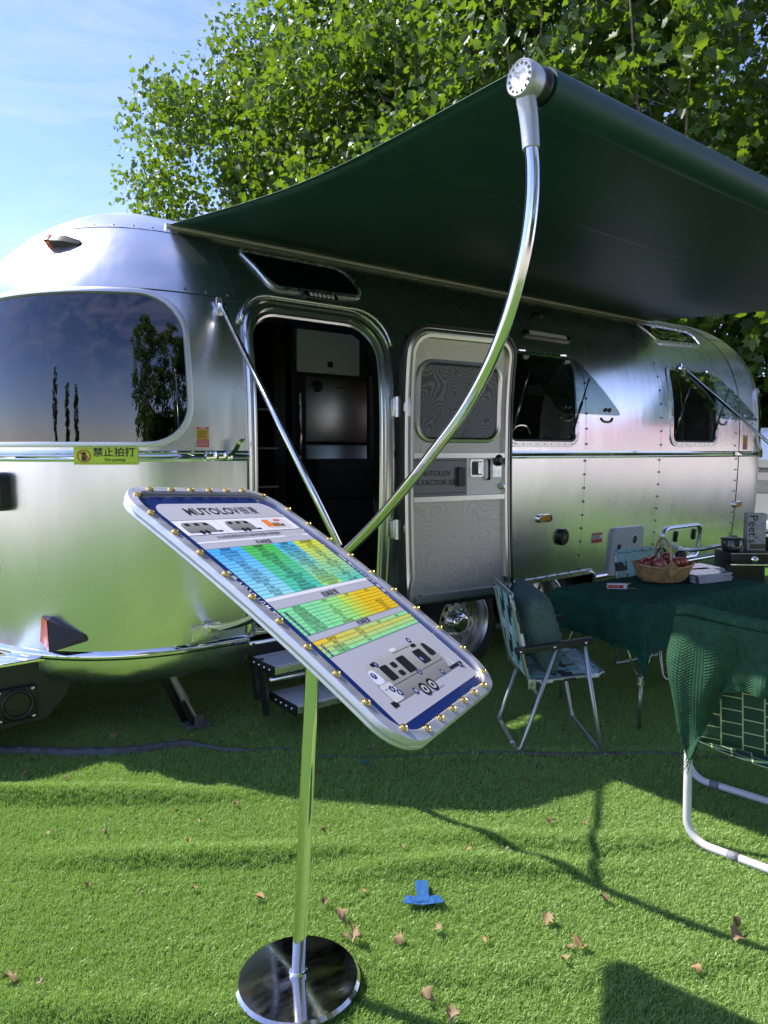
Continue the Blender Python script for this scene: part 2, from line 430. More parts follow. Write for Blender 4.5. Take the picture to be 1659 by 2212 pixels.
# ================================================================ travel trailer
YC, BW, ZB, HT, EX, X0, X1 = 4.6, 1.25, 1.5, 1.40, 0.95, 1.5, 7.2
def sb(z):
    if z <= ZB: return BW - 0.06 * (ZB - z) ** 2
    s = min(1.0, (z - ZB) / HT); return BW * math.sqrt(max(1e-8, 1 - s ** 3.2))
def sex(z):
    return EX * (sb(z) / BW) ** 1.25 if z > ZB else EX
def vz(z): return z if z <= ZB else ZB + HT * math.asin(min(1.0, (z - ZB) / HT))
def zv(v): return v if v <= ZB else ZB + HT * math.sin(min(math.pi / 2, (v - ZB) / HT))
VTOP = ZB + HT * math.pi / 2
def ux(x, z):
    if x < X0: return X0 - EX * math.asin(min(1.0, (X0 - x) / sex(z)))
    if x > X1: return X1 + EX * math.asin(min(1.0, (x - X1) / sex(z)))
    return x
def Gf(x, y, z):
    b = sb(z); e = sex(z); dx = max(0.0, X0 - x, x - X1) / e; dy = abs(y - YC) / b
    return dx ** 2.2 + dy ** 2.2
def S(u, z, off=0.0, side=1):
    z = min(z, ZB + HT * 0.9998)
    b = sb(z); e = sex(z)
    if u < X0: q = min(math.pi / 2, (X0 - u) / EX); dx = math.sin(q); x = X0 - e * dx
    elif u > X1: q = min(math.pi / 2, (u - X1) / EX); dx = math.sin(q); x = X1 + e * dx
    else: dx = 0.0; x = u
    dy = max(0.0, 1 - dx ** 2.2) ** (1 / 2.2); y = YC - side * b * dy
    h = 2e-4
    zz = min(z, ZB + HT * 0.995)
    bb = sb(zz) / b
    yy = YC + (y - YC) * bb
    n = Vector((Gf(x + h, yy, zz) - Gf(x - h, yy, zz), Gf(x, yy + h, zz) - Gf(x, yy - h, zz), Gf(x, yy, zz + h) - Gf(x, yy, zz - h)))
    if n.length < 1e-6: n = Vector((0, 0, 1))
    n.normalize()
    return Vector((x, y, z)) + n * off, n
def uvl(loop):                       # (x, z) outline -> (u, v)
    return [(ux(x, z), vz(z)) for x, z in loop]
def surf_obj(name, v2, f2, off, m, parent, side=1, smooth=True):
    P = []; N = []
    for u, v in v2:
        p, n = S(u, zv(v), off, side); P.append(p); N.append(n)
    F = f2 if side > 0 else [tuple(reversed(t)) for t in f2]
    return mesh_obj(name, P, F, m, parent, smooth, normals=N)
def panel(name, outer, holes, off, m, parent, step=0.07, side=1):
    v2, f2 = cdt_fill(resample(outer, step), [resample(h, step) for h in holes], step)
    return surf_obj(name, v2, f2, off, m, parent, side)
def surf_ring(mb, outer, inner, prof):
    """ring between two loops; prof = [(t, off)], t=0 at the outer loop"""
    n = len(outer); rows = []
    for t, off in prof:
        rows.append([S(a[0] + (b[0] - a[0]) * t, zv(a[1] + (b[1] - a[1]) * t), off)[0] for a, b in zip(outer, inner)])
    vs = [p for r_ in rows for p in r_]; fs = []
    for k in range(len(rows) - 1):
        for i in range(n):
            j = (i + 1) % n; fs.append((k * n + i, k * n + j, (k + 1) * n + j, (k + 1) * n + i))
    return mb.add(vs, fs)
def surf_strip(mb, us, z0, z1, prof):
    """band along the body; prof = [(t, off)], t=0 at z0"""
    rows = [[S(u, z0 + (z1 - z0) * t, off)[0] for u in us] for t, off in prof]
    n = len(us); vs = [p for r_ in rows for p in r_]
    fs = [(k * n + i, k * n + i + 1, (k + 1) * n + i + 1, (k + 1) * n + i) for k in range(len(rows) - 1) for i in range(n - 1)]
    return mb.add(vs, fs)
def surf_tube(mb, pts, r, off, closed=False, seg=8):
    return mb.tube([S(u, z, off)[0] for u, z in pts], r, seg, closed)
def frame_at(u, z, off=0.0):
    p, n = S(u, z, off); t = (S(u + 1e-3, z)[0] - S(u - 1e-3, z)[0]).normalized(); up = n.cross(t).normalized()
    M = Matrix((t, up, n)).transposed().to_4x4(); M.translation = p
    return M
def rivets(mb, pts, off=0.0, r=0.0065):
    for u, z in pts:
        mb.lathe([(r, 0), (r * 0.9, r * 0.45), (r * 0.4, r * 0.75)], 6, frame_at(u, z, off))
def surf_text(mb, s, size, u, z, off, align='CENTER', bold=0.0, sx=1.0, shear=0.0):
    v, f = text_geo(s, size, align, bold)
    mb.add([S(u + x * sx + shear * y, z + y, off)[0] for x, y in v], f)

TR = empty('travel_trailer', (4.3, 4.6, 0.0))
tag(TR, 'polished silver riveted aluminium travel trailer with open side door and dark windows', 'trailer')
KEEP = []
class Root:                                  # parts are authored in world coordinates
    pass
def part(o, par=None):
    par = par or TR
    o.parent = par
    M = Matrix.Translation((-4.3, -4.6, 0))
    if par is TR: o.matrix_parent_inverse = M
    return o
def P_(mb, name, m, par=None, smooth=True, sharp=35): return part(mb.build(name, m, None, smooth, sharp), par)

UE = X0 - EX * math.pi / 2 + 0.002; UF = X1 + EX * math.pi / 2 - 0.002
ZT = 0.505; ZBELT = 1.48
# openings (x, z)
DOOR_IN = rpoly([(1.765, 0.56), (2.565, 0.56), (2.565, 2.215), (1.765, 2.215)], [0.03, 0.03, 0.19, 0.15])
DOOR_OUT = rpoly([(1.712, 0.515), (2.672, 0.515), (2.672, 2.315), (1.712, 2.315)], [0.03, 0.03, 0.25, 0.21])
W2 = rrect(3.66, 1.535, 4.47, 2.235, 0.10); W3 = rrect(5.74, 1.545, 6.56, 2.255, 0.10)
W2i = inset(W2, 0.045); W3i = inset(W3, 0.045)
RW = [(0.0, 2.262), (0.0, 1.535)] + rpoly([(1.0, 1.535), (1.402, 1.535), (1.402, 2.262), (1.0, 2.262)], [0, 0.20, 0.26, 0])
def rw_uv(loop):
    out = []
    for x, z in loop:
        out.append((UE if x <= 0.02 else ux(x, z), vz(z)))
    return out
def box_uv(u0, u1, z0, z1): return [(u0, vz(z0)), (u1, vz(z0)), (u1, vz(z1)), (u0, vz(z1))]
USEAM = 1.708; UFR = 6.98
ARCH = rpoly([(2.78, 0.30), (4.78, 0.30), (4.78, 0.565), (2.78, 0.565)], [0, 0, 0.07, 0.07])
mid_outer = [(USEAM, vz(ZBELT)), (USEAM, vz(2.285)), (UE, vz(2.285))] + rw_uv([(0.0, 2.262)]) + list(reversed(rw_uv(rpoly([(1.0, 1.535), (1.402, 1.535), (1.402, 2.262), (1.0, 2.262)], [0, 0.20, 0.26, 0])))) + rw_uv([(0.0, 1.535)]) + [(UE, vz(ZBELT))]
mid_outer = list(reversed(mid_outer))
side_low = uvl(rpoly([(USEAM, ZT), (1.712, ZT), (1.712, ZBELT), (USEAM, ZBELT)], 0))
for sd, tagn in ((1, 'near'), (-1, 'far')):
    part(panel('rear_panel', box_uv(UE, USEAM, ZT, ZBELT), [], 0.003, ALU, None, 0.06, sd))
    part(panel('rear_panel', mid_outer if sd > 0 else box_uv(UE, USEAM, ZBELT, 2.285), [], 0.003, ALU, None, 0.06, sd))
    part(panel('rear_panel', box_uv(UE, USEAM, 2.285, 2.645), [], 0.0055, ALU, None, 0.05, sd))
    part(panel('rear_roof_panel', box_uv(UE, USEAM + 0.02, 2.645, ZB + HT * 0.99999), [], 0.008, ALU, None, 0.05, sd))
    holes_hi = [uvl(W2i), uvl(W3i)] if sd > 0 else []
    if sd > 0:
        di = uvl(DOOR_IN)
        low = [(USEAM, ZT), (1.765, ZT), (1.765, ZBELT), (USEAM, ZBELT)]
        part(panel('side_panel', low, [], 0.0, ALU, None, 0.06))
        lowr = [(2.565, ZT), (2.78, ZT)] + [(x, z) for x, z in reversed(ARCH) if z > ZT] + [(4.78, ZT), (5.0, ZT), (5.0, ZBELT), (2.565, ZBELT)]
        lowr = [(2.565, ZT), (2.78, ZT), (2.78, 0.52), (2.80, 0.555), (2.84, 0.565), (4.72, 0.565), (4.76, 0.55), (4.78, 0.52), (4.78, ZT), (UFR, ZT), (UFR, ZBELT), (2.565, ZBELT)]
        part(panel('side_panel', lowr, [], 0.0, ALU, None, 0.07))
        top_door = [p for p in DOOR_IN if p[1] > ZBELT]
        up = [(USEAM, vz(ZBELT)), (1.765, vz(ZBELT))] + [(x, vz(z)) for x, z in reversed(DOOR_IN) if z > ZBELT] + [(2.565, vz(ZBELT)), (UFR, vz(ZBELT)), (UFR, vz(2.86)), (USEAM, vz(2.86))]
        part(panel('side_panel', up, holes_hi, 0.0, ALU, None, 0.06))
    else:
        part(panel('side_panel', box_uv(USEAM, UFR, ZT, ZBELT), [], 0.0, ALU, None, 0.2, sd))
        part(panel('side_panel', box_uv(USEAM, UFR, ZBELT, 2.86), [], 0.0, ALU, None, 0.1, sd))
    part(panel('roof_panel', box_uv(USEAM, UFR, 2.86, ZB + HT * 0.99999), [], 0.002, ALU, None, 0.07, sd))
    part(panel('front_panel', box_uv(UFR, UF, ZT, ZBELT), [], 0.003, ALU, None, 0.07, sd))
    part(panel('front_panel', box_uv(UFR, UF, ZBELT, 2.62), [], 0.004, ALU, None, 0.07, sd))
    part(panel('front_roof_panel', box_uv(UFR - 0.02, UF, 2.62, ZB + HT * 0.99999), [], 0.007, ALU, None, 0.07, sd))
# seams: thin lap strips and rivets
mb = MB()
DK = mat('seam_dark', (0.03, 0.03, 0.03), 0.5, 0.5)
zs = [zv(v) for v in np.linspace(vz(2.28), vz(2.86), 24)]
us_rear = list(np.linspace(UE, USEAM, 40))
mb2 = MB()
for pts_, o_ in [([(u, z) for u in us_rear], 0.006) for z in (2.285, 2.645)] + [([(USEAM, z) for z in zs], 0.006), ([(USEAM, z) for z in np.linspace(ZT, ZBELT, 12)], 0.003), ([(UFR, zv(v)) for v in np.linspace(ZT, vz(2.86), 40)], 0.004), ([(5.6, zv(v)) for v in np.linspace(1.52, vz(2.66), 24)], 0.0005), ([(4.56, zv(v)) for v in np.linspace(1.52, vz(2.66), 24)], 0.0005), ([(5.59, z) for z in np.linspace(0.53, 1.45, 16)], 0.0005), ([(4.56, z) for z in np.linspace(0.58, 1.45, 16)], 0.0005)]:
    mb2 = MB(); surf_tube(mb2, pts_, 0.0022, o_ - 0.001); P_(mb2, 'panel_seam', DK if o_ > 0.002 else ALU)
rp = []
for k in range(11): rp.append((UE + 0.08 + k * 0.155, 2.663))
for k in range(3): rp.append((1.43 + k * 0.12, 2.305))
for k in range(9): rp.append((4.555, 0.60 + k * 0.104))
for k in range(6): rp.append((4.565, 1.56 + k * 0.115))
for k in range(9): rp.append((5.585, 0.60 + k * 0.104))
for k in range(7): rp.append((5.60, 1.56 + k * 0.115))
for k in range(9): rp.append((6.93, 0.60 + k * 0.104))
for k in range(5): rp.append((6.90, 1.56 + k * 0.12))
for k in range(15): rp.append((2.9 + k * 0.13, 0.585))
mb = MB(); rivets(mb, rp, 0.004, 0.009); o = P_(mb, 'rivets', mat('rivet_steel', (0.22, 0.22, 0.22), 0.35, 0.9)); o['kind'] = 'stuff'

# belt rail: polished channel along the body at z 1.48
us = list(np.linspace(UE, 1.712, 46))
prof = [(0, 0.002), (0.04, 0.012), (0.2, 0.014), (0.24, 0.007), (0.34, 0.016), (0.5, 0.021), (0.66, 0.016), (0.76, 0.007), (0.8, 0.014), (0.96, 0.012), (1, 0.002)]
mb = MB(); surf_strip(mb, us, 1.452, 1.507, prof); P_(mb, 'belt_rail', CHROME, sharp=50)
mb = MB(); surf_strip(mb, list(np.linspace(2.675, 7.2, 60)) + list(np.linspace(7.25, UF, 20)), 1.452, 1.507, prof); P_(mb, 'belt_rail', CHROME, sharp=50)
# lower trim rail and curved skirt
prof2 = [(0, 0.0), (0.05, 0.016), (0.3, 0.022), (0.42, 0.012), (0.58, 0.022), (0.8, 0.018), (1, 0.001)]
mb = MB(); surf_strip(mb, us, 0.478, 0.525, prof2); P_(mb, 'lower_rail', CHROME, sharp=50)
mb = MB(); surf_strip(mb, list(np.linspace(4.79, 7.2, 30)) + list(np.linspace(7.25, UF, 20)), 0.478, 0.525, prof2); P_(mb, 'lower_rail', CHROME, sharp=50)
mb = MB(); surf_strip(mb, list(np.linspace(2.82, 4.74, 30)), 0.535, 0.575, [(0, 0.0), (0.06, 0.014), (0.9, 0.014), (1, 0.001)])
mb.tube(catmull([S(u, z, 0.006)[0] for u, z in ((4.70, 0.555), (4.765, 0.53), (4.785, 0.46), (4.79, 0.38))], 5), 0.014, 8)
P_(mb, 'wheel_arch_trim', SATIN)
def skirt(u0, u1, n, name):
    rows = []; N = []
    K = 12
    for i in range(n):
        u = u0 + (u1 - u0) * i / (n - 1); rowp = []
        for k in range(K):
            a = (k / (K - 1)) * math.pi * 0.5
            z = 0.50 - 0.205 * math.sin(a); off = -0.22 * (1 - math.cos(a)) ** 1.6 - 0.004
            p, nn = S(u, z, off); rowp.append(p)
        rows.append(rowp)
    vs = [p for r_ in rows for p in r_]
    fs = [(i * K + k + 1, (i + 1) * K + k + 1, (i + 1) * K + k, i * K + k) for i in range(n - 1) for k in range(K - 1)]
    return part(mesh_obj(name, vs, fs, ALU, None, True))
skirt(0.66, 1.708, 30, 'skirt_panel'); skirt(4.80, 7.2, 20, 'skirt_panel'); skirt(7.2, UF, 20, 'skirt_panel')
mb = MB()
for k in range(11): pass
pe = [S(1.712, 0.50 - 0.205 * math.sin(a), -0.22 * (1 - math.cos(a)) ** 1.6 + 0.001)[0] for a in np.linspace(0, math.pi / 2, 14)]
vs = []
for p in pe: vs += [p + Vector((-0.012, -0.006, 0)), p + Vector((0.022, -0.006, 0)), p + Vector((0.022, 0.02, 0.01))]
mb.add(vs, [(i * 3 + a, i * 3 + a + 1, i * 3 + a + 4, i * 3 + a + 3) for i in range(13) for a in (0, 1)])
P_(mb, 'skirt_flange', SATIN)
# under-body
mb = MB(); mb.box((4.35, 4.62, 0.46), (6.6, 2.16, 0.10)); mb.box((4.35, 4.62, 0.34), (6.3, 1.7, 0.14)); mb.box((3.75, 4.75, 0.36), (2.2, 1.9, 0.28)); P_(mb, 'underbody', BLACKM, smooth=False)
mb = MB(); mb.box((3.79, 3.62, 0.58), (2.06, 0.36, 0.02)); mb.box((3.79, 3.80, 0.42), (2.06, 0.02, 0.34)); P_(mb, 'wheel_well', BLACKM, smooth=False)
# interior lining, floor and fittings
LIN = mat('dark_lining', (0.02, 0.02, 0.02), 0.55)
hi = [uvl(W2i), uvl(W3i)]
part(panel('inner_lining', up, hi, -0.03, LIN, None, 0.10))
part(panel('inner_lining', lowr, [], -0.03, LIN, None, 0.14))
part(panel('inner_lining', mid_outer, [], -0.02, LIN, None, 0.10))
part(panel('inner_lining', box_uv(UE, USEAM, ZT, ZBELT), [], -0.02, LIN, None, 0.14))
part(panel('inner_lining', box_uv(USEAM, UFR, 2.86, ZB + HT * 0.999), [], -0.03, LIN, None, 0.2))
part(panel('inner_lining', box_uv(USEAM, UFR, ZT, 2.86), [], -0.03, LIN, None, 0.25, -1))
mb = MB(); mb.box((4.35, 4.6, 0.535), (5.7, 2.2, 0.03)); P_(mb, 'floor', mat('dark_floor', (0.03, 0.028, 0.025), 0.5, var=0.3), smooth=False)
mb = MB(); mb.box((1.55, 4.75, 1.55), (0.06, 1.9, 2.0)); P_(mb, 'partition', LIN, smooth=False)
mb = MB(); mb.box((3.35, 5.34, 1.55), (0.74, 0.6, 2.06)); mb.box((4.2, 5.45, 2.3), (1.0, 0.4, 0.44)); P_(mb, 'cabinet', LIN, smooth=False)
CREAMC = mat('cabinet_front', (0.70, 0.70, 0.60), 0.35)
mb = MB(); mb.prism(rrect(3.02, 2.15, 3.64, 2.49, 0.02), 5.02, 5.04, lambda x, y, h: (x, h, y)); o = P_(mb, 'cabinet_door', CREAMC, sharp=30)
mb = MB(); mb.box((3.335, 5.012, 2.225), (0.045, 0.02, 0.045), 0.006); mb.build('latch', BLACKP, o)
mb = MB(); mb.box((3.37, 5.0, 1.845), (0.62, 0.07, 0.53), 0.01); fr = P_(mb, 'refrigerator', STEEL, sharp=30)
mb = MB(); mb.box((3.37, 5.0, 1.03), (0.62, 0.07, 1.06), 0.01); mb.build('lower_door', STEEL, fr, True, 30)
mb = MB(); mb.lathe([(0.045, 0), (0.045, 0.02), (0.02, 0.03)], 20, Matrix.Translation((3.17, 4.965, 2.03)) @ Matrix.Rotation(math.pi / 2, 4, 'X')); mb.build('badge', BLACKP, fr, True, 30)
mb = MB(); mb.box((3.40, 4.962, 2.03), (0.085, 0.004, 0.008)); mb.build('lettering', BLACKP, fr)
mb = MB(); mb.tube([(2.88, 4.75, 0.56), (2.88, 4.75, 1.95)], 0.013, 10); P_(mb, 'grab_pole', CHROME)
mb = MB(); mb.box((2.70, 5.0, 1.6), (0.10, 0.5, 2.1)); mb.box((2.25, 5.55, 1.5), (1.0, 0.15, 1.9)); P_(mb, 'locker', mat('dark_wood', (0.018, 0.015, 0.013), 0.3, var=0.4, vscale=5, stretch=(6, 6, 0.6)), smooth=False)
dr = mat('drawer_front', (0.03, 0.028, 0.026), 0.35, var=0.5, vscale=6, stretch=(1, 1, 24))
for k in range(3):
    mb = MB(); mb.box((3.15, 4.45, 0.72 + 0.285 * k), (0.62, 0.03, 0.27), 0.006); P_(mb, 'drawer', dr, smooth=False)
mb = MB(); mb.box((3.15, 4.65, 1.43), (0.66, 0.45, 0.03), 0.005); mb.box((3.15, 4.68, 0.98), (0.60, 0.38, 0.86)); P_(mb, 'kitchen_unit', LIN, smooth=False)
# fittings seen through the windows
mb = MB(); mb.box((4.05, 5.15, 1.75), (0.45, 0.04, 0.85)); P_(mb, 'wall_board', mat('beige_board', (0.16, 0.145, 0.12), 0.6, var=0.15), smooth=False)
mb = MB(); mb.box((4.2, 3.75, 1.50), (0.9, 0.55, 0.035), 0.006); P_(mb, 'worktop', LIN)
mb = MB(); mb.tube(catmull([(4.20, 3.78, 1.52), (4.20, 3.78, 1.64), (4.24, 3.76, 1.70), (4.31, 3.73, 1.70), (4.34, 3.71, 1.64)], 6), 0.011, 8); mb.lathe([(0.03, 0), (0.03, 0.03), (0.016, 0.04), (0.016, 0.09)], 14, Matrix.Translation((4.2, 3.78, 1.518))); P_(mb, 'tap', CHROME)
mb = MB(); mb.box((4.11, 3.66, 1.545), (0.10, 0.08, 0.05), 0.008); P_(mb, 'soap_tray', BLACKP)
mb = MB(); mb.box((6.15, 4.9, 2.15), (0.6, 0.3, 0.10), 0.01); P_(mb, 'overhead_shelf', mat('shelf_beige', (0.25, 0.23, 0.18), 0.6), smooth=False)

# door opening frame: stepped, polished
mb = MB(); n_ = 16
A_ = resample(uvl(DOOR_OUT), 0.05); 
def match(a, b):
    out = []
    for p in a:
        q = min(b, key=lambda w: (w[0] - p[0]) ** 2 + (w[1] - p[1]) ** 2); out.append(q)
    return out
Bf = resample(uvl(DOOR_IN), 0.006); B_ = match(A_, Bf)
surf_ring(mb, A_, B_, [(0, 0.0), (0.02, 0.022), (0.16, 0.030), (0.22, 0.016), (0.40, 0.020), (0.46, 0.034), (0.62, 0.032), (0.68, 0.012), (0.86, 0.012), (0.9, 0.020), (1.0, 0.014), (1.03, -0.04)])
DF = P_(mb, 'door_frame', mat('frame_extrusion', (0.72, 0.72, 0.70), 0.20, 1.0), sharp=28)
mb = MB(); tp = [p for p in uvl(rpoly([(1.700, 1.9), (2.684, 1.9), (2.684, 2.325), (1.700, 2.325)], [0, 0, 0.26, 0.22]))][1:-1]
tp = [p for p in tp if zv(p[1]) > 2.08]
surf_tube(mb, [(u, zv(v)) for u, v in tp], 0.010, 0.02); mb.build('drip_rail', SATIN, DF, True)

# windows with riveted frames
def window(loop, inn, name, glass_off=None):
    mb = MB(); a = resample(uvl(loop), 0.05); b = match(a, resample(uvl(inn), 0.005))
    surf_ring(mb, a, b, [(0, 0.001), (0.03, 0.010), (0.85, 0.012), (1.0, 0.004), (1.02, -0.05)])
    o = P_(mb, name, SATIN, sharp=35)
    c = inset(loop, 0.02); c = resample(c, 0.085); mb = MB(); rivets(mb, [(ux(x, z), z) for x, z in c], 0.011, 0.005); k = mb.build('screws', STEEL, o, True); k['kind'] = 'stuff'
    return o
win2 = window(W2, W2i, 'window_frame'); win3 = window(W3, W3i, 'window_frame')
for loop, par in ((W2i, win2), (W3i, win3)):
    mb = MB(); a = resample(uvl(loop), 0.05); b = match(a, resample(uvl(inset(loop, 0.018)), 0.005)); surf_ring(mb, a, b, [(0, 0.004), (0.5, 0.006), (1, -0.02)]); mb.build('seal', BLACKP, par, True)
def flap(x0, x1, par, zt, ang=44):
    hinge = S((x0 + x1) / 2, zt)[0]; hy, hz = hinge.y - 0.03, zt
    L = 0.625; a = R(ang); d = Vector((0, -math.sin(a), -math.cos(a))); nrm = Vector((0, -math.cos(a), math.sin(a)))
    lp = rpoly([(x0, L), (x1, L), (x1, 0.0), (x0, 0.0)], [0.05, 0.05, 0.07, 0.07])
    def fn(x, s, h):
        w = 0.018 * math.sin(math.pi * s / L); return Vector((x, hy, hz)) + d * s + nrm * (h + w)
    N = 14; v2, f2 = cdt_fill(resample(lp, 0.05), [], 0.06)
    vs = [fn(x, s, 0) for x, s in v2]; vs2 = [fn(x, s, 0.005) for x, s in v2]; m_ = len(vs)
    m = mesh_obj('window_pane', vs + vs2, list(f2) + [tuple(i + m_ for i in reversed(t)) for t in f2], FLAPGLASS, None, True)
    part(m)
    for xx in (x0 + 0.10, x1 - 0.14):
        q = MB(); q.box(fn(xx, 0.0, 0.012), (0.07, 0.03, 0.022), 0.004); q.box(fn(xx, 0.05, 0.012), (0.055, 0.05, 0.012), 0.003, Matrix.Rotation(a, 3, 'X')); q.build('hinge', CHROME, m, True, 35)
        q = MB(); q.lathe([(0.016, 0), (0.016, 0.012), (0.008, 0.016)], 12, Matrix.Translation(fn(xx, L - 0.05, -0.004)) @ Matrix.Rotation(a + math.pi / 2 + math.pi, 4, 'X')); q.lathe([(0.016, 0), (0.016, 0.012), (0.008, 0.016)], 12, Matrix.Translation(fn(xx + 0.045, L - 0.05, -0.004)) @ Matrix.Rotation(a + math.pi * 1.5, 4, 'X'))
        hb = fn(xx - 0.02, L + 0.01, -0.02); q.tube(catmull([hb + Vector((-0.075, 0, 0.0)), hb + Vector((-0.04, 0, -0.02)), hb + Vector((0.03, 0, -0.02)), hb + Vector((0.06, 0, 0.004))], 5), 0.009, 8); q.build('latch_handle', mat('dark_chrome', (0.35, 0.35, 0.36), 0.2, 1.0), m, True, 35)
    for xx in (x0 + 0.012, x1 - 0.012):
        q = MB(); e = fn(xx, 0.23, -0.012); w0 = Vector((xx, S(xx, 1.66)[0].y + 0.01, 1.66)); mm = e.lerp(w0, 0.45); q.tube([e, mm], 0.006, 8); q.tube([mm, w0], 0.010, 8); q.build('strut', mat('dark_chrome'), m, True)
    return m
flap(3.74, 4.43, win2, 2.20); flap(5.82, 6.52, win3, 2.22)

# wrap-around rear window
gl = rpoly([(1.0, 1.548), (1.390, 1.548), (1.390, 2.250), (1.0, 2.250)], [0, 0.19, 0.25, 0])
def half_outline(lp, z0, z1): return [(UE, vz(z0))] + uvl(lp) + [(UE, vz(z1))]
g_out = half_outline(gl, 1.548, 2.250)
part(panel('rear_window', g_out, [], 0.012, DARKGLASS, None, 0.05, 1))
for k_ in (ZT, ZBELT): part(panel('inner_lining', box_uv(UE, USEAM, k_, ZBELT if k_ == ZT else 2.285), [], -0.02, LIN, None, 0.14, -1))
fo = half_outline(rpoly([(1.0, 1.522), (1.418, 1.522), (1.418, 2.276), (1.0, 2.276)], [0, 0.215, 0.275, 0]), 1.522, 2.276)
a = resample(fo, 0.04)[:-1]; b = match(a, resample(g_out, 0.004))
mb = MB(); surf_ring(mb, a, b, [(0, 0.0), (0.04, 0.022), (0.6, 0.026), (0.95, 0.024), (1.0, 0.010)]); P_(mb, 'rear_window_frame', mat('frame_aluminium', (0.72, 0.73, 0.74), 0.42, 0.8), sharp=40)
mb = MB(); cur = []
for i in range(9):
    for z in np.linspace(1.5, 2.3, 6): cur.append(S(1.12 + 0.010 * i, z, -0.07 - 0.012 * (i % 2))[0])
mb.add(cur, [(i * 6 + k, i * 6 + k + 1, (i + 1) * 6 + k + 1, (i + 1) * 6 + k) for i in range(8) for k in range(5)]); P_(mb, 'curtain', mat('curtain_cloth', (0.6, 0.58, 0.56), 0.8))
# curved front window
gf = rpoly([(7.62, 1.548), (7.34, 1.548), (7.34, 2.10), (7.62, 2.10)], [0, 0.20, 0.16, 0])
g2 = [(UF, vz(1.548))] + uvl(gf) + [(UF, vz(2.10))]
g2 = list(reversed(g2))
part(panel('front_window', g2, [], 0.014, DARKGLASS, None, 0.05))
f2o = list(reversed([(UF, vz(1.52))] + uvl(rpoly([(7.62, 1.52), (7.30, 1.52), (7.30, 2.14), (7.62, 2.14)], [0, 0.22, 0.18, 0])) + [(UF, vz(2.14))]))
a = resample(f2o, 0.04)[:-1]; b = match(a, resample(g2, 0.004)); mb = MB(); surf_ring(mb, a, b, [(0, 0.0), (0.04, 0.022), (0.6, 0.026), (0.95, 0.024), (1.0, 0.010)]); P_(mb, 'front_window_frame', MATS['frame_aluminium'], sharp=40)

# high roof windows
def skywin(pts, rad):
    lp = rpoly(pts, rad); part(panel('roof_window', uvl(inset(lp, 0.018)), [], 0.010, DARKGLASS_OP, None, 0.05))
    a = resample(uvl(lp), 0.04); b = match(a, resample(uvl(inset(lp, 0.026)), 0.004)); mb = MB(); surf_ring(mb, a, b, [(0, 0.001), (0.1, 0.014), (0.8, 0.018), (1, 0.009)]); o = P_(mb, 'roof_window_frame', SATIN, sharp=40)
    mb = MB(); rivets(mb, [(x, z) for x, z in resample(inset(lp, 0.012), 0.09)], 0.017, 0.004); k = mb.build('screws', STEEL, o, True); k['kind'] = 'stuff'
DARKGLASS_OP = mat('black_glass', (0.004, 0.004, 0.005), 0.03, spec=0.6)
skywin([(1.95, 2.375), (2.59, 2.405), (2.56, 2.625), (1.82, 2.625)], [0.10, 0.06, 0.12, 0.03])
skywin([(5.84, 2.455), (6.62, 2.495), (6.70, 2.665), (5.74, 2.665)], [0.08, 0.05, 0.10, 0.03])

# lamps, camera, caps, hatches
def pod(name, u, z, w, h, d, m, rr=None, off=0.0, par=None, bev=0.006):
    lp = rrect(-w / 2, -h / 2, w / 2, h / 2, rr if rr else h * 0.45, 6); M = frame_at(u, z, off)
    li = inset(lp, min(bev, h * 0.25)); mb = MB(); n = len(lp)
    vs = [M @ Vector((x, y, -0.004)) for x, y in lp] + [M @ Vector((x, y, d - bev)) for x, y in lp] + [M @ Vector((x, y, d)) for x, y in li]
    fs = [(k * n + i, k * n + (i + 1) % n, (k + 1) * n + (i + 1) % n, (k + 1) * n + i) for k in (0, 1) for i in range(n)] + [tuple(range(2 * n, 3 * n))]
    mb.add(vs, fs)
    return P_(mb, name, m, par, sharp=40) if par is None else mb.build(name, m, par, True, 40)
LEDM = mat('led_lens', (0.55, 0.55, 0.42), 0.15, coat=1.0)
o = pod('porch_lamp', 2.26, 2.375, 0.235, 0.055, 0.022, BLACKP)
for k in range(6): pod('led', 2.19 + k * 0.029, 2.375, 0.022, 0.028, 0.026, LEDM, 0.010, par=o, bev=0.003)
o = pod('light_bar', 4.235, 2.35, 0.52, 0.055, 0.022, BLACKP, 0.012); pod('lens', 4.235, 2.35, 0.42, 0.032, 0.025, mat('clear_lens', (0.6, 0.6, 0.58), 0.25, coat=0.6), 0.006, par=o, bev=0.002)
mb = MB(); M = frame_at(4.20, 2.50); mb.lathe([(0.032, 0), (0.034, 0.03), (0.026, 0.055), (0.026, 0.08), (0.018, 0.085)], 16, M @ Matrix.Rotation(R(35), 4, 'X')); P_(mb, 'camera', BLACKP)
o = pod('marker_lamp', 4.10, 1.015, 0.165, 0.055, 0.018, CHROME, 0.022); pod('lens', 4.10, 1.015, 0.105, 0.038, 0.024, AMBER, 0.008, par=o)
o = pod('marker_lamp', 7.02, 0.985, 0.15, 0.055, 0.022, CHROME, 0.022); pod('lens', 7.02, 0.985, 0.10, 0.038, 0.028, AMBER, 0.008, par=o)
o = pod('filler_cap', 4.32, 0.862, 0.115, 0.125, 0.035, BLACKP, 0.05, bev=0.012); pod('emblem', 4.32, 0.865, 0.04, 0.03, 0.037, GREYPLATE, 0.004, par=o, bev=0.001)
o = pod('white_hatch', 5.17, 0.685, 0.45, 0.40, 0.024, mat('hatch_white', (0.50, 0.52, 0.56), 0.3), 0.05)
pod('vent', 5.26, 0.775, 0.10, 0.11, 0.028, WHITEPL, 0.048, par=o); pod('vent_grille', 5.26, 0.775, 0.066, 0.076, 0.031, BLACKP, 0.033, par=o)
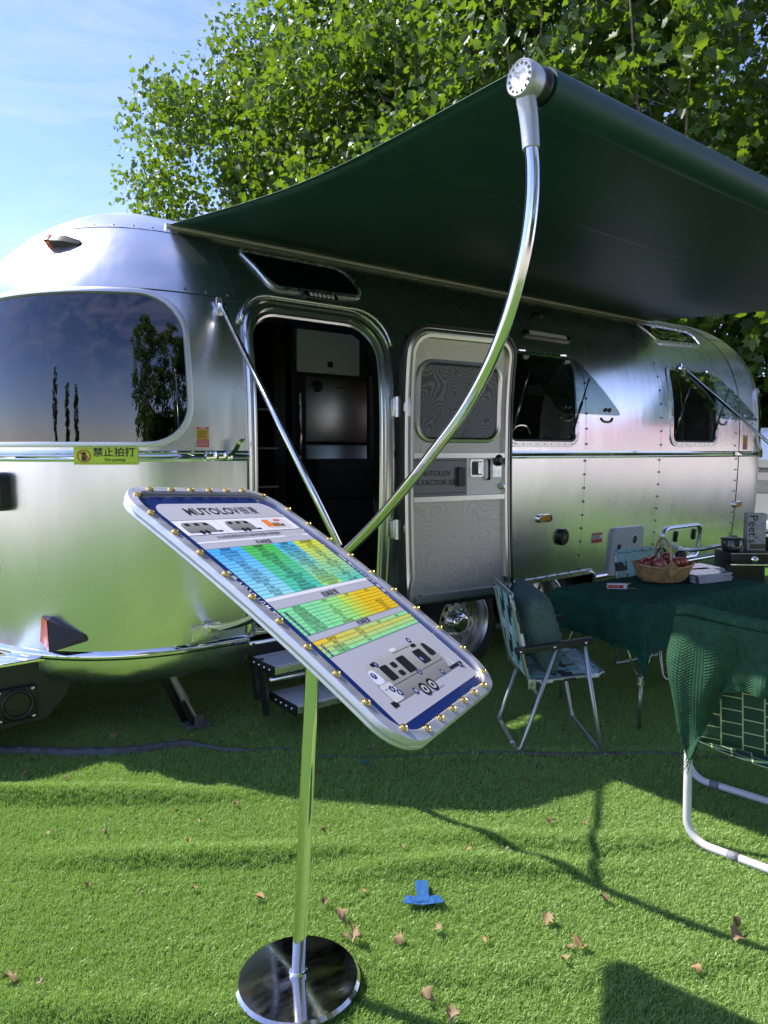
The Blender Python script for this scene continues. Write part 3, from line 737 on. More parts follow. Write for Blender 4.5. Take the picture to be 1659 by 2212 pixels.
pod('latch', 5.05, 0.70, 0.045, 0.10, 0.031, BLACKP, 0.008, par=o)
for k in range(4): pod('louvre', 5.22, 0.575 + k * 0.026, 0.14, 0.012, 0.030, MATS['hatch_white'], 0.004, par=o, bev=0.004)
hl = rrect(5.72, 0.52, 6.38, 0.845, 0.09); a = resample(uvl(hl), 0.05); b = match(a, resample(uvl(inset(hl, 0.032)), 0.004)); mb = MB(); surf_ring(mb, a, b, [(0, 0.0), (0.1, 0.018), (0.5, 0.024), (0.9, 0.018), (1, 0.002)]); o = P_(mb, 'storage_hatch', SATIN)
for x in (5.94, 6.25): pod('latch', x, 0.745, 0.035, 0.10, 0.02, BLACKP, 0.014, par=o)
# rear lights
def wedge_lamp(name, u, z, w, h, d, m1, m2, lensname='lens'):
    M = frame_at(u, z)
    pts = [(-w * .50, -h * .36, 0), (w * .55, -h * .28, 0), (w * .52, -h * .10, 0), (-w * .20, h * .5, 0), (-w * .42, h * .5, 0),
           (-w * .06, -h * .52, d), (-w * .16, h * .46, d * .6)]
    V = [M @ Vector(p) for p in pts]
    mb = MB(); mb.add(V, [(0, 1, 5), (1, 2, 5), (2, 3, 6), (2, 6, 5), (3, 4, 6), (4, 3, 2, 1, 0)]); o = P_(mb, name, m1, smooth=False)
    k = 0.985
    mb = MB(); e = M.to_3x3() @ Vector((-0.003, 0, 0.002)); mb.add([V[0] + e, V[5] + e, V[6] + e, V[4] + e], [(0, 1, 2, 3)]); 
    c = M @ Vector((-w * .41, 0, d * .2)); mb.build(lensname, m2, o)
    return o
wedge_lamp('tail_lamp', ux(0.855, 0.62), 0.622, 0.24, 0.15, 0.085, BLACKP, REDLENS)
M = frame_at(ux(0.975, 2.53), 2.535)
def sect(x, w, h): return [(x, -h, 0), (x, -h, w), (x, h, w), (x, h, 0)]
mb = MB(); ss = [(-0.060, 0.046, 0.022), (-0.03, 0.050, 0.024), (0.04, 0.036, 0.022), (0.115, 0.006, 0.014)]
vs = [M @ Vector(p) for s_ in ss for p in sect(*s_)]; mb.add(vs, [(i * 4 + k, i * 4 + k + 1, (i + 1) * 4 + k + 1, (i + 1) * 4 + k) for i in range(3) for k in range(3)] + [(3, 2, 1, 0)]); o = P_(mb, 'roof_marker_lamp', BLACKP, sharp=50)
mb = MB(); mb.box(M @ Vector((-0.052, 0, 0.027)), (0.034, 0.047, 0.052), 0.005, M.to_3x3()); mb.build('lens', REDLENS, o, True, 35)
o = pod('rear_handle', ux(0.655, 1.30), 1.305, 0.20, 0.19, 0.07, BLACKP, 0.035, bev=0.02)
# bumper box
mb = MB(); 
lp = [(0.20, 0.14), (0.80, 0.16), (0.90, 0.27), (0.93, 0.46), (0.20, 0.46)]
mb.prism(rpoly(lp, [0.02, 0.02, 0.02, 0.01, 0.01], 4), 3.80, 5.40, lambda x, y, h: (x, h, y)); o = P_(mb, 'bumper_box', mat('bumper_steel', (0.035, 0.038, 0.034), 0.45, 0.3), sharp=30)
mb = MB(); mb.box((0.66, 3.79, 0.265), (0.19, 0.03, 0.17), 0.012); k = mb.build('drain_port', BLACKP, o, True, 30)
mb = MB(); mb.tube([(0.665 + 0.068 * math.cos(t), 3.772, 0.265 + 0.068 * math.sin(t)) for t in np.linspace(0, 2 * math.pi, 24, endpoint=False)], 0.010, 8, True); mb.build('port_ring', BLACKP, o, True)
for bx, bz in ((0.585, 0.195), (0.735, 0.195), (0.585, 0.335), (0.735, 0.335)):
    mb = MB(); mb.lathe([(0.008, 0), (0.008, 0.006), (0.004, 0.008)], 10, Matrix.Translation((bx, 3.775, bz)) @ Matrix.Rotation(math.pi / 2, 4, 'X')); mb.build('bolt', CHROME, o, True, 40)
mb = MB(); mb.box((0.55, 3.86, 0.475), (0.76, 0.20, 0.018), 0.006); mb.build('bumper_cap', CHROME, o, True, 30)
# stabiliser jack
mb = MB(); mb.tube([(1.37, 3.66, 0.36), (1.455, 3.62, 0.15)], 0.022, 12); mb.tube([(1.455, 3.62, 0.15), (1.50, 3.60, 0.045)], 0.016, 12); o = P_(mb, 'stabiliser_jack', mat('jack_steel', (0.33, 0.33, 0.31), 0.4, 0.7))
mb = MB(); mb.box((1.40, 3.66, 0.19), (0.05, 0.012, 0.36), 0.003, Matrix.Rotation(R(-24), 3, 'Y')); mb.box((1.45, 3.58, 0.10), (0.03, 0.012, 0.15), 0.003, Matrix.Rotation(R(-24), 3, 'Y')); mb.build('arm', BLACKP, o)
mb = MB(); mb.box((1.505, 3.60, 0.022), (0.13, 0.11, 0.012), 0.004); mb.box((1.505, 3.565, 0.05), (0.05, 0.008, 0.06), 0.003); mb.box((1.505, 3.635, 0.05), (0.05, 0.008, 0.06), 0.003); mb.build('foot_plate', mat('grimy_plate', (0.10, 0.10, 0.10), 0.6, var=0.4, vscale=40), o)
# entry step
STEP = mat('step_tread', (0.52, 0.52, 0.54), 0.55, var=0.06, vscale=30)
st = MB()
for xs in (1.735, 2.44):
    st.box((xs, 3.26, 0.27), (0.012, 0.07, 0.30), 0.002, Matrix.Rotation(R(-14), 3, 'X')); st.box((xs, 3.36, 0.33), (0.012, 0.05, 0.30), 0.002, Matrix.Rotation(R(-10), 3, 'X'))
st.box((2.09, 3.42, 0.43), (0.72, 0.10, 0.06), 0.004)
so_ = P_(st, 'entry_step', BLACKP, smooth=False)
for zt, y0, y1, xa, xb in ((0.405, 3.13, 3.36, 1.72, 2.45), (0.215, 3.03, 3.29, 1.79, 2.52)):
    mb = MB(); mb.box(((xa + xb) / 2, (y0 + y1) / 2, zt), (xb - xa - 0.016, y1 - y0, 0.016), 0.003); t_ = mb.build('tread', STEP, so_)
    mb = MB(); mb.box(((xa + xb) / 2, y0 - 0.004, zt - 0.018), (xb - xa - 0.02, 0.010, 0.038), 0.003); mb.build('nosing', SATIN, t_)
    for xx in (xa, xb):
        mb = MB(); mb.prism([(y0 - 0.01, zt - 0.045), (y1, zt - 0.03), (y1, zt + 0.008), (y0 - 0.01, zt + 0.008)], xx - 0.006, xx + 0.006, lambda y, z, h: (h, y, z)); mb.build('tread_bracket', BLACKP, t_)
    mb = MB()
    for k in range(4): mb.lathe([(0.008, 0), (0.007, 0.005), (0.003, 0.007)], 8, Matrix.Translation((xa - 0.006, y0 + 0.02 + k * 0.055, zt - 0.012)) @ Matrix.Rotation(-math.pi / 2, 4, 'Y'))
    k = mb.build('bolts', CHROME, t_, True); k['kind'] = 'stuff'
mb = MB(); mb.tube([(1.74, 3.20, 0.32), (2.44, 3.20, 0.32)], 0.014, 10); mb.build('cross_tube', SATIN, so_, True)
mb = MB(); mb.tube([(1.72, 3.38, 0.475), (2.66, 3.38, 0.475)], 0.014, 8); mb.build('threshold_tube', SATIN, so_, True)
mb = MB(); mb.box((2.17, 3.44, 0.535), (0.80, 0.10, 0.03), 0.004); o = P_(mb, 'threshold', SATIN)
mb = MB()
for k in range(26): mb.add([(1.80 + k * 0.028, 3.385, 0.553), (1.814 + k * 0.028, 3.385, 0.553), (1.822 + k * 0.028, 3.41, 0.553), (1.808 + k * 0.028, 3.41, 0.553)], [(0, 1, 2, 3)])
mb.build('hazard_stripes', BLACKP, o)
mb = MB(); mb.add([(1.79, 3.38, 0.5515), (2.54, 3.38, 0.5515), (2.54, 3.47, 0.5515), (1.79, 3.47, 0.5515)], [(0, 1, 2, 3)]); mb.build('warning_label', YELP, o)
v, f = text_geo('小心台阶', 0.04); mb = MB(); mb.add([(2.1 + x, 3.42 + y, 0.553) for x, y in v], f); mb.build('lettering', INK, o)

# wheels
WHEEL_RIM = mat('wheel_aluminium', (0.60, 0.59, 0.56), 0.34, 1.0)
def wheel(x, y, z):
    M = Matrix.Translation((x, y, z)) @ Matrix.Rotation(math.pi / 2, 4, 'X')       # local z points to -Y (outwards)
    t = MB(); t.lathe([(0.205, -0.20), (0.24, -0.215), (0.30, -0.205), (0.325, -0.17), (0.33, -0.10), (0.325, -0.035), (0.305, 0.0), (0.262, 0.012), (0.232, 0.004), (0.222, -0.02)], 48, M, cap=False)
    o = P_(t, 'wheel', RUBBER)
    r_ = MB(); r_.lathe([(0.232, 0.004), (0.236, 0.012), (0.228, 0.014), (0.214, -0.006), (0.206, -0.05), (0.198, -0.075), (0.186, -0.080)], 48, M, cap=False)
    # disc with round holes
    lp = [(0.186 * math.cos(a), 0.186 * math.sin(a)) for a in np.linspace(0, 2 * math.pi, 60, endpoint=False)]
    hs = []
    for k in range(12):
        c = 2 * math.pi * (k + .5) / 12; hs.append([(0.142 * math.cos(c) + 0.021 * math.cos(a), 0.142 * math.sin(c) + 0.021 * math.sin(a)) for a in np.linspace(0, 2 * math.pi, 14, endpoint=False)])
    v2, f2 = cdt_fill(lp, hs, 0.03)
    def dz(a, b): q = math.hypot(a, b); return -0.080 + 0.020 * max(0, 1 - abs(q - 0.10) / 0.08)
    r_.add([M @ Vector((a, b, dz(a, b))) for a, b in v2], f2)
    for h in hs: r_.prism(h, -0.08, -0.115, lambda a, b, hh: M @ Vector((a, b, hh)))
    r_.build('rim', WHEEL_RIM, o, True, 40)
    h_ = MB(); h_.lathe([(0.075, -0.075), (0.072, -0.02), (0.05, 0.0), (0.035, 0.002)], 20, M)
    h_.build('hub_cap', CHROME, o, True, 40)
    n_ = MB()
    for k in range(6):
        a = k * math.pi / 3; n_.lathe([(0.010, -0.07), (0.0095, -0.035), (0.005, -0.028)], 8, M @ Matrix.Translation((0.092 * math.cos(a), 0.092 * math.sin(a), 0)))
    k = n_.build('lug_nuts', CHROME, o, True, 40); k['kind'] = 'stuff'
wheel(3.38, 3.455, 0.325); wheel(4.22, 3.455, 0.325)

# latch on the belt rail
mb = MB(); M = frame_at(1.55, 1.48, 0.016); mb.box(M @ Vector((-0.05, 0, 0.006)), (0.055, 0.045, 0.014), 0.004, M.to_3x3()); mb.box(M @ Vector((0.005, 0, 0.008)), (0.04, 0.036, 0.02), 0.004, M.to_3x3()); mb.box(M @ Vector((0.05, 0, 0.006)), (0.03, 0.045, 0.014), 0.004, M.to_3x3())
hook = [M @ Vector(p) for p in ((0.055, 0.0, 0.014), (0.07, 0.03, 0.034), (0.08, 0.06, 0.05), (0.10, 0.085, 0.058))]; tv = M.to_3x3() @ Vector((0.014, 0, 0))
mb.add([q + s_ * tv for q in hook for s_ in (-1, 1)], [(i * 2, i * 2 + 1, i * 2 + 3, i * 2 + 2) for i in range(3)]); P_(mb, 'belt_latch', CHROME, sharp=35)
mb = MB(); M = frame_at(6.93, 1.48, 0.016); mb.box(M @ Vector((0, 0, 0.004)), (0.13, 0.04, 0.012), 0.004, M.to_3x3()); P_(mb, 'belt_latch', CHROME, sharp=35)

# stickers
def sticker(name, x0, x1, z0, z1, m, off, par=None, step=0.05):
    lp = [(ux(x0, z0), z0), (ux(x1, z0), z0), (ux(x1, z1), z1), (ux(x0, z1), z1)]; lp = [(u, vz(z)) for u, z in lp]
    v2, f2 = cdt_fill(resample(lp, step), [], step)
    o = surf_obj(name, v2, f2, off, m, None)
    if par is None: part(o)
    else: o.parent = par
    return o
u0, u1 = ux(0.925, 1.48), ux(1.165, 1.48); uc = (u0 + u1) / 2; uw = u1 - u0
o = sticker('no_patting_sign', 0.925, 1.165, 1.440, 1.524, LIMEP, 0.030)
mb = MB(); surf_text(mb, '禁止拍打', 0.045, uc + 0.036, 1.482, 0.032, bold=0.012); surf_text(mb, 'No patting', 0.020, uc + 0.04, 1.457, 0.032, bold=0.01)
for a, b in (((u0 + 0.006, 1.447), (u1 - 0.006, 1.447)), ((u0 + 0.006, 1.517), (u1 - 0.006, 1.517))): surf_strip(mb, list(np.linspace(a[0], b[0], 12)), a[1], a[1] + 0.0012, [(0, 0.032), (1, 0.032)])
hx, hz = u0 + 0.045, 1.481
surf_strip(mb, [hx - 0.009, hx + 0.009], hz - 0.022, hz, [(0, 0.0318), (1, 0.0318)])
for k in range(4): surf_strip(mb, [hx - 0.009 + k * 0.0047, hx - 0.0053 + k * 0.0047], hz, hz + 0.016 + (0.004 if k in (1, 2) else 0), [(0, 0.0318), (1, 0.0318)])
mb.add([S(hx + a, hz + b, 0.0318)[0] for a, b in ((0.009, -0.015), (0.017, -0.002), (0.013, 0.0), (0.009, -0.006))], [(0, 1, 2, 3)])
mb.build('lettering', INK, o)
mb = MB(); ring = [(hx + 0.030 * math.cos(t), hz + 0.030 * math.sin(t)) for t in np.linspace(0, 2 * math.pi, 28, endpoint=False)]; ri = [(hx + 0.0255 * math.cos(t), hz + 0.0255 * math.sin(t)) for t in np.linspace(0, 2 * math.pi, 28, endpoint=False)]
surf_ring(mb, ring, ri, [(0, 0.0325), (1, 0.0325)]); mb.add([S(hx + a, hz + b, 0.0327)[0] for a, b in ((-0.021, 0.018), (-0.018, 0.021), (0.021, -0.018), (0.018, -0.021))], [(0, 1, 2, 3)]); mb.build('prohibition_ring', REDP, o)
def warn(x0, x1, z0, z1):
    o = sticker('warning_sticker', x0, x1, z0, z1, PAPER, 0.006); h = z1 - z0; e = 0.003
    sticker('red_field', x0 + e, x1 - e, z0 + e, z0 + h * 0.40, REDP, 0.0072, o); sticker('yellow_field', x0 + e, x1 - e, z0 + h * 0.41, z0 + h * 0.86, YELP, 0.0072, o); sticker('red_header', x0 + e, x1 - e, z0 + h * 0.87, z1 - e, REDP, 0.0072, o)
    mb = MB(); n = 7
    for k in range(n):
        zz = z0 + h * (0.46 + 0.055 * k); ua, ub = ux(x0, zz), ux(x1, zz); surf_strip(mb, [ua + (ub - ua) * 0.08, ua + (ub - ua) * (0.9 - 0.25 * ((k * 37) % 5) / 5)], zz, zz + h * 0.022, [(0, 0.0084), (1, 0.0084)])
    mb.build('lettering', INK, o); mb = MB(); surf_text(mb, '注意事项', h * 0.09, (ux(x0, z1) + ux(x1, z1)) / 2, z1 - h * 0.11, 0.0084)
    for k in range(5): zz = z0 + h * (0.08 + 0.06 * k); ua, ub = ux(x0, zz), ux(x1, zz); surf_strip(mb, [ua + (ub - ua) * 0.1, ub - (ub - ua) * 0.1], zz, zz + h * 0.012, [(0, 0.0084), (1, 0.0084)])
    mb.build('header_lettering', WHITEINK, o)['kind'] = 'stuff'
warn(1.430, 1.500, 1.520, 1.625); warn(7.05, 7.14, 1.52, 1.66)
o = sticker('red_warning_sticker', 4.705, 4.835, 0.78, 0.862, PAPER, 0.005)
sticker('red_field', 4.707, 4.833, 0.782, 0.812, REDP, 0.0062, o); sticker('red_header', 4.707, 4.833, 0.846, 0.860, REDP, 0.0062, o)
mb = MB()
for k in range(4): surf_strip(mb, [4.715, 4.81 - 0.012 * (k % 3)], 0.817 + k * 0.007, 0.8205 + k * 0.007, [(0, 0.0062), (1, 0.0062)])
mb.build('lettering', INK, o)
o = sticker('no_patting_sign', 7.58, 7.80, 1.440, 1.524, LIMEP, 0.032)
mb = MB(); uq = ux(7.70, 1.48); surf_text(mb, '禁止拍打', 0.05, uq + 0.03, 1.478, 0.034, bold=0.012); mb.build('lettering', INK, o)
# ================================================================ open entry door (swung back against the side)
DA = R(7); DD = Vector((math.cos(DA), -math.sin(DA), 0)); DN = Vector((-math.sin(DA), -math.cos(DA), 0)); DH = Vector((2.680, 3.315, 0))
def D(d, z, h=0.0): return DH + DD * d + DN * (h + (BW - sb(z)) * 0.75) + Vector((0, 0, z))
def dplate(name, loop, h0, h1, m, par=None, step=0.07, holes=()):
    v2, f2 = cdt_fill(resample(loop, step), [resample(q, step) for q in holes], step); n = len(v2)
    vs = [D(a, b, h1) for a, b in v2] + [D(a, b, h0) for a, b in v2]; fs = list(f2) + [tuple(i + n for i in reversed(t)) for t in f2]
    lp = resample(loop, step); k = len(vs); m_ = len(lp)
    vs += [D(a, b, h1) for a, b in lp] + [D(a, b, h0) for a, b in lp]; fs += [(k + i, k + m_ + i, k + m_ + (i + 1) % m_, k + (i + 1) % m_) for i in range(m_)]
    o = mesh_obj(name, vs, fs, m, None, True); o.data.set_sharp_from_angle(angle=R(30))
    if par is None: part(o)
    else: o.parent = par
    return o
def dring(name, outer, w, prof, m, par, sharp=35):
    a = resample(outer, 0.05); b = match(a, resample(inset(outer, w), 0.004)); n = len(a); rows = []
    for t, h in prof: rows.append([D(p[0] + (q[0] - p[0]) * t, p[1] + (q[1] - p[1]) * t, h) for p, q in zip(a, b)])
    vs = [p for r_ in rows for p in r_]; fs = [(k * n + i, k * n + (i + 1) % n, (k + 1) * n + (i + 1) % n, (k + 1) * n + i) for k in range(len(rows) - 1) for i in range(n)]
    o = mesh_obj(name, vs, fs, m, par, True); o.data.set_sharp_from_angle(angle=R(sharp)); return o
def screen_mat(name, base, contrast, sc=5.0):
    m = mat(name, base, 0.40, 0.80); n, l = m.node_tree.nodes, m.node_tree.links; p = n['Principled BSDF']
    t = n.new('ShaderNodeTexCoord'); a = n.new('ShaderNodeTexNoise'); a.inputs['Scale'].default_value = sc; a.inputs['Detail'].default_value = 0.6; a.inputs['Distortion'].default_value = 0.5
    l.new(t.outputs['Object'], a.inputs['Vector'])
    k = n.new('ShaderNodeMath'); k.operation = 'MULTIPLY'; k.inputs[1].default_value = 210.0; l.new(a.outputs['Fac'], k.inputs[0])
    s = n.new('ShaderNodeMath'); s.operation = 'SINE'; l.new(k.outputs[0], s.inputs[0])
    mr = n.new('ShaderNodeMapRange'); mr.inputs[1].default_value = -1; mr.inputs[2].default_value = 1; mr.inputs[3].default_value = 1 - contrast; mr.inputs[4].default_value = 1 + contrast; l.new(s.outputs[0], mr.inputs[0])
    h = n.new('ShaderNodeVectorMath'); h.operation = 'SCALE'; h.inputs[0].default_value = base; l.new(mr.outputs[0], h.inputs['Scale']); l.new(h.outputs[0], p.inputs['Base Color'])
    return m
SCREEN = screen_mat('insect_screen', (0.46, 0.435, 0.39), 0.08, 3.0); SCREEND = screen_mat('insect_screen_dark', (0.11, 0.11, 0.11), 0.34, 4.2)
DW = 0.855
dl = rpoly([(0, 0.56), (DW, 0.56), (DW, 2.245), (0, 2.245)], [0.03, 0.03, 0.16, 0.17])
door = dplate('entry_door', dl, 0.0, 0.035, SATIN)
dring('rubber_seal', inset(dl, -0.006), 0.022, [(0, 0.0), (0.05, 0.046), (0.8, 0.050), (1, 0.03)], BLACKP, door)
DFRM = mat('door_frame_metal', (0.66, 0.65, 0.62), 0.28, 1.0)
dring('screen_door_frame', inset(dl, 0.02), 0.055, [(0, 0.03), (0.03, 0.052), (0.3, 0.060), (0.36, 0.046), (0.55, 0.048), (0.6, 0.066), (0.94, 0.066), (1, 0.040)], DFRM, door)
dplate('screen_mesh', inset(dl, 0.070), 0.0355, 0.042, SCREEN, door, 0.07)
wl_ = rrect(0.095, 1.555, 0.755, 2.055, 0.115)
dplate('door_window', inset(wl_, 0.02), 0.0425, 0.046, SCREEND, door, 0.07)
dring('window_surround', wl_, 0.035, [(0, 0.042), (0.15, 0.056), (0.6, 0.060), (0.95, 0.052), (1, 0.044)], DFRM, door)
for z0, z1 in ((1.462, 1.492), (1.197, 1.227)): dplate('crossbar', [(0.075, z0), (DW - 0.075, z0), (DW - 0.075, z1), (0.075, z1)], 0.040, 0.066, DFRM, door)
dplate('toe_bar', [(0.075, 0.59), (DW - 0.075, 0.59), (DW - 0.075, 0.625), (0.075, 0.625)], 0.040, 0.064, DFRM, door)
kp = dplate('sliding_panel', [(0.08, 1.228), (0.475, 1.228), (0.475, 1.461), (0.08, 1.461)], 0.042, 0.052, GREYPLATE, door)
dplate('panel_grip', rrect(0.405, 1.285, 0.455, 1.405, 0.012), 0.052, 0.074, BLACKP, kp)
for z in (1.245, 1.445): dplate('panel_groove', [(0.09, z), (0.47, z), (0.47, z + 0.004), (0.09, z + 0.004)], 0.052, 0.0535, BLACKP, kp)
mb = MB()
for s_, z in (('MUTOLOV', 1.352), ('X-FACTOR·X8', 1.297)):
    v, f = text_geo(s_, 0.047, 'CENTER', 0.004); mb.add([D(0.245 + x, z + y, 0.0545) for x, y in v], f)
mb.build('lettering', BLACKP, kp)
lp_ = dplate('latch_plate', [(0.485, 1.230), (0.80, 1.230), (0.80, 1.460), (0.485, 1.460)], 0.042, 0.048, mat('plate_white', (0.66, 0.64, 0.60), 0.35, 0.3), door)
dplate('paddle_latch', rrect(0.510, 1.342, 0.615, 1.452, 0.012), 0.048, 0.056, SATIN, lp_); dplate('latch_recess', rrect(0.520, 1.354, 0.605, 1.440, 0.008), 0.056, 0.0575, BLACKP, lp_); dplate('latch_paddle', rrect(0.562, 1.362, 0.600, 1.434, 0.004), 0.0575, 0.068, SATIN, lp_)
mb = MB(); mb.tube([D(0.66, 1.448, 0.048), D(0.645, 1.448, 0.075), D(0.645, 1.325, 0.075), D(0.66, 1.325, 0.048)], 0.008, 8); mb.build('pull_handle', BLACKP, lp_, True)
dplate('cover_plate', rrect(0.695, 1.338, 0.765, 1.455, 0.004), 0.048, 0.051, SATIN, lp_)
mb = MB(); mb.lathe([(0.035, 0), (0.04, 0.012), (0.02, 0.03)], 16, Matrix.Translation(D(0.735, 1.448, 0.05)) @ Matrix.Rotation(math.pi / 2, 4, 'X')); mb.build('knob', BLACKP, lp_, True, 40)
mb = MB(); mb.lathe([(0.022, 0), (0.022, 0.012), (0.010, 0.016), (0.010, 0.03)], 14, Matrix.Translation(D(0.765, 1.278, 0.048)) @ Matrix.Rotation(math.pi / 2, 4, 'X')); mb.build('door_stop', STEEL, lp_, True, 40)
for z in (1.765, 1.035):
    mb = MB(); c = Vector((2.672, 3.315, z))
    mb.tube([c + Vector((0, -0.012, -0.06)), c + Vector((0, -0.012, 0.06))], 0.019, 12); mb.box(c + Vector((0.035, -0.030, 0)), (0.05, 0.045, 0.055), 0.005); mb.box(c + Vector((0.055, -0.045, 0)), (0.035, 0.03, 0.115), 0.004); mb.box(c + Vector((-0.02, 0.012, 0)), (0.035, 0.03, 0.11), 0.004)
    mb.build('hinge', SATIN, door, True, 35)
# ================================================================ patio awning fixed to the trailer
AWN = mat('awning_vinyl', (0.014, 0.056, 0.045), 0.5, var=0.12, vscale=5.0, bump=0.10, bscale=9, spec=0.3)
XA0, XA1 = 1.50, 6.08
RAIL = Vector((0, 3.795, 2.712)); ROLL = Vector((0, 1.30, 2.462)); RR = 0.052
mb = MB(); NU, NV = 60, 30; vs = []
for j in range(NV + 1):
    t = j / NV
    x0 = XA0 + 0.10 * math.sin(math.pi * t) ** 1.2; x1 = XA1 - 0.10 * math.sin(math.pi * t) ** 1.2
    for i in range(NU + 1):
        s = i / NU; x = x0 + (x1 - x0) * s
        y = RAIL.y + (ROLL.y - RAIL.y) * t; z = RAIL.z + (ROLL.z + RR - RAIL.z) * t
        z += 0.006 * math.sin(26 * s * t + 3 * s) * math.sin(math.pi * t) * math.exp(-((s - 0.0) / 0.12) ** 2) + 0.003 * math.sin(41 * s) * math.exp(-((t - 0.05) / 0.12) ** 2) * min(1, t * 20)
        z -= 0.035 * math.sin(math.pi * t) * (1 - 0.9 * (2 * s - 1) ** 6) + 0.004 * math.sin(9 * s + 5 * t) * math.sin(math.pi * t) 
        vs.append((x, y, z))
n = NU + 1
fs = [(j * n + i, (j + 1) * n + i, (j + 1) * n + i + 1, j * n + i + 1) for j in range(NV) for i in range(NU)]
AW = part(mesh_obj('awning', vs, fs, AWN, None, True)); AW['label'] = 'dark green awning fabric stretched out from the roof'
md = AW.modifiers.new('thickness', 'SOLIDIFY'); md.thickness = 0.0016
mb = MB()
for i_, sg_ in ((0, 1), (NU, -1)):
    vv = []
    for j in range(NV + 1):
        p = Vector(vs[j * n + i_]); vv += [p + Vector((sg_ * 0.001, 0, -0.0022)), p + Vector((sg_ * 0.024, 0, -0.0026))]
    mb.add(vv, [(2 * j, 2 * j + 1, 2 * j + 3, 2 * j + 2) for j in range(NV)])
mb.build('hem', mat('hem_vinyl', (0.016, 0.075, 0.050), 0.5, spec=0.3), AW, True)
for jj in (9, 20):
    mb = MB(); vv = []
    for i in range(NU + 1):
        p = Vector(vs[jj * n + i]); vv += [p + Vector((0, -0.006, -0.0020)), p + Vector((0, 0.006, -0.0020))]
    mb.add(vv, [(2 * i, 2 * i + 1, 2 * i + 3, 2 * i + 2) for i in range(NU)]); mb.build('welded_seam', mat('seam_vinyl', (0.010, 0.050, 0.034), 0.4, spec=0.4), AW, True)
mb = MB(); mb.tube([(XA0 + 0.045, ROLL.y, ROLL.z), (XA1 - 0.03, ROLL.y, ROLL.z)], RR, 28); mb.build('roller', AWN, AW, True, 40)
mb = MB(); mb.box(((XA0 + XA1) / 2, 3.803, 2.706), (XA1 - XA0 + 0.04, 0.024, 0.022), 0.004); mb.build('awning_rail', mat('rail_cream', (0.50, 0.50, 0.40), 0.35, 0.4), AW, True, 30)
ARM = [(1.300, 2.32), (1.290, 2.25), (1.290, 2.16), (1.305, 2.06), (1.333, 1.965), (1.375, 1.86), (1.440, 1.745), (1.543, 1.619), (1.680, 1.495), (1.825, 1.371), (2.0, 1.235), (2.165, 1.123), (2.42, 0.965), (2.68, 0.835), (2.95, 0.72), (3.18, 0.645), (3.40, 0.60)]
TUBE = mat('arm_aluminium', (0.84, 0.84, 0.82), 0.13, 1.0, rvar=0.05, vscale=40)
CAST = mat('cast_aluminium', (0.50, 0.50, 0.52), 0.42, 0.6, bump=0.10, bscale=120)
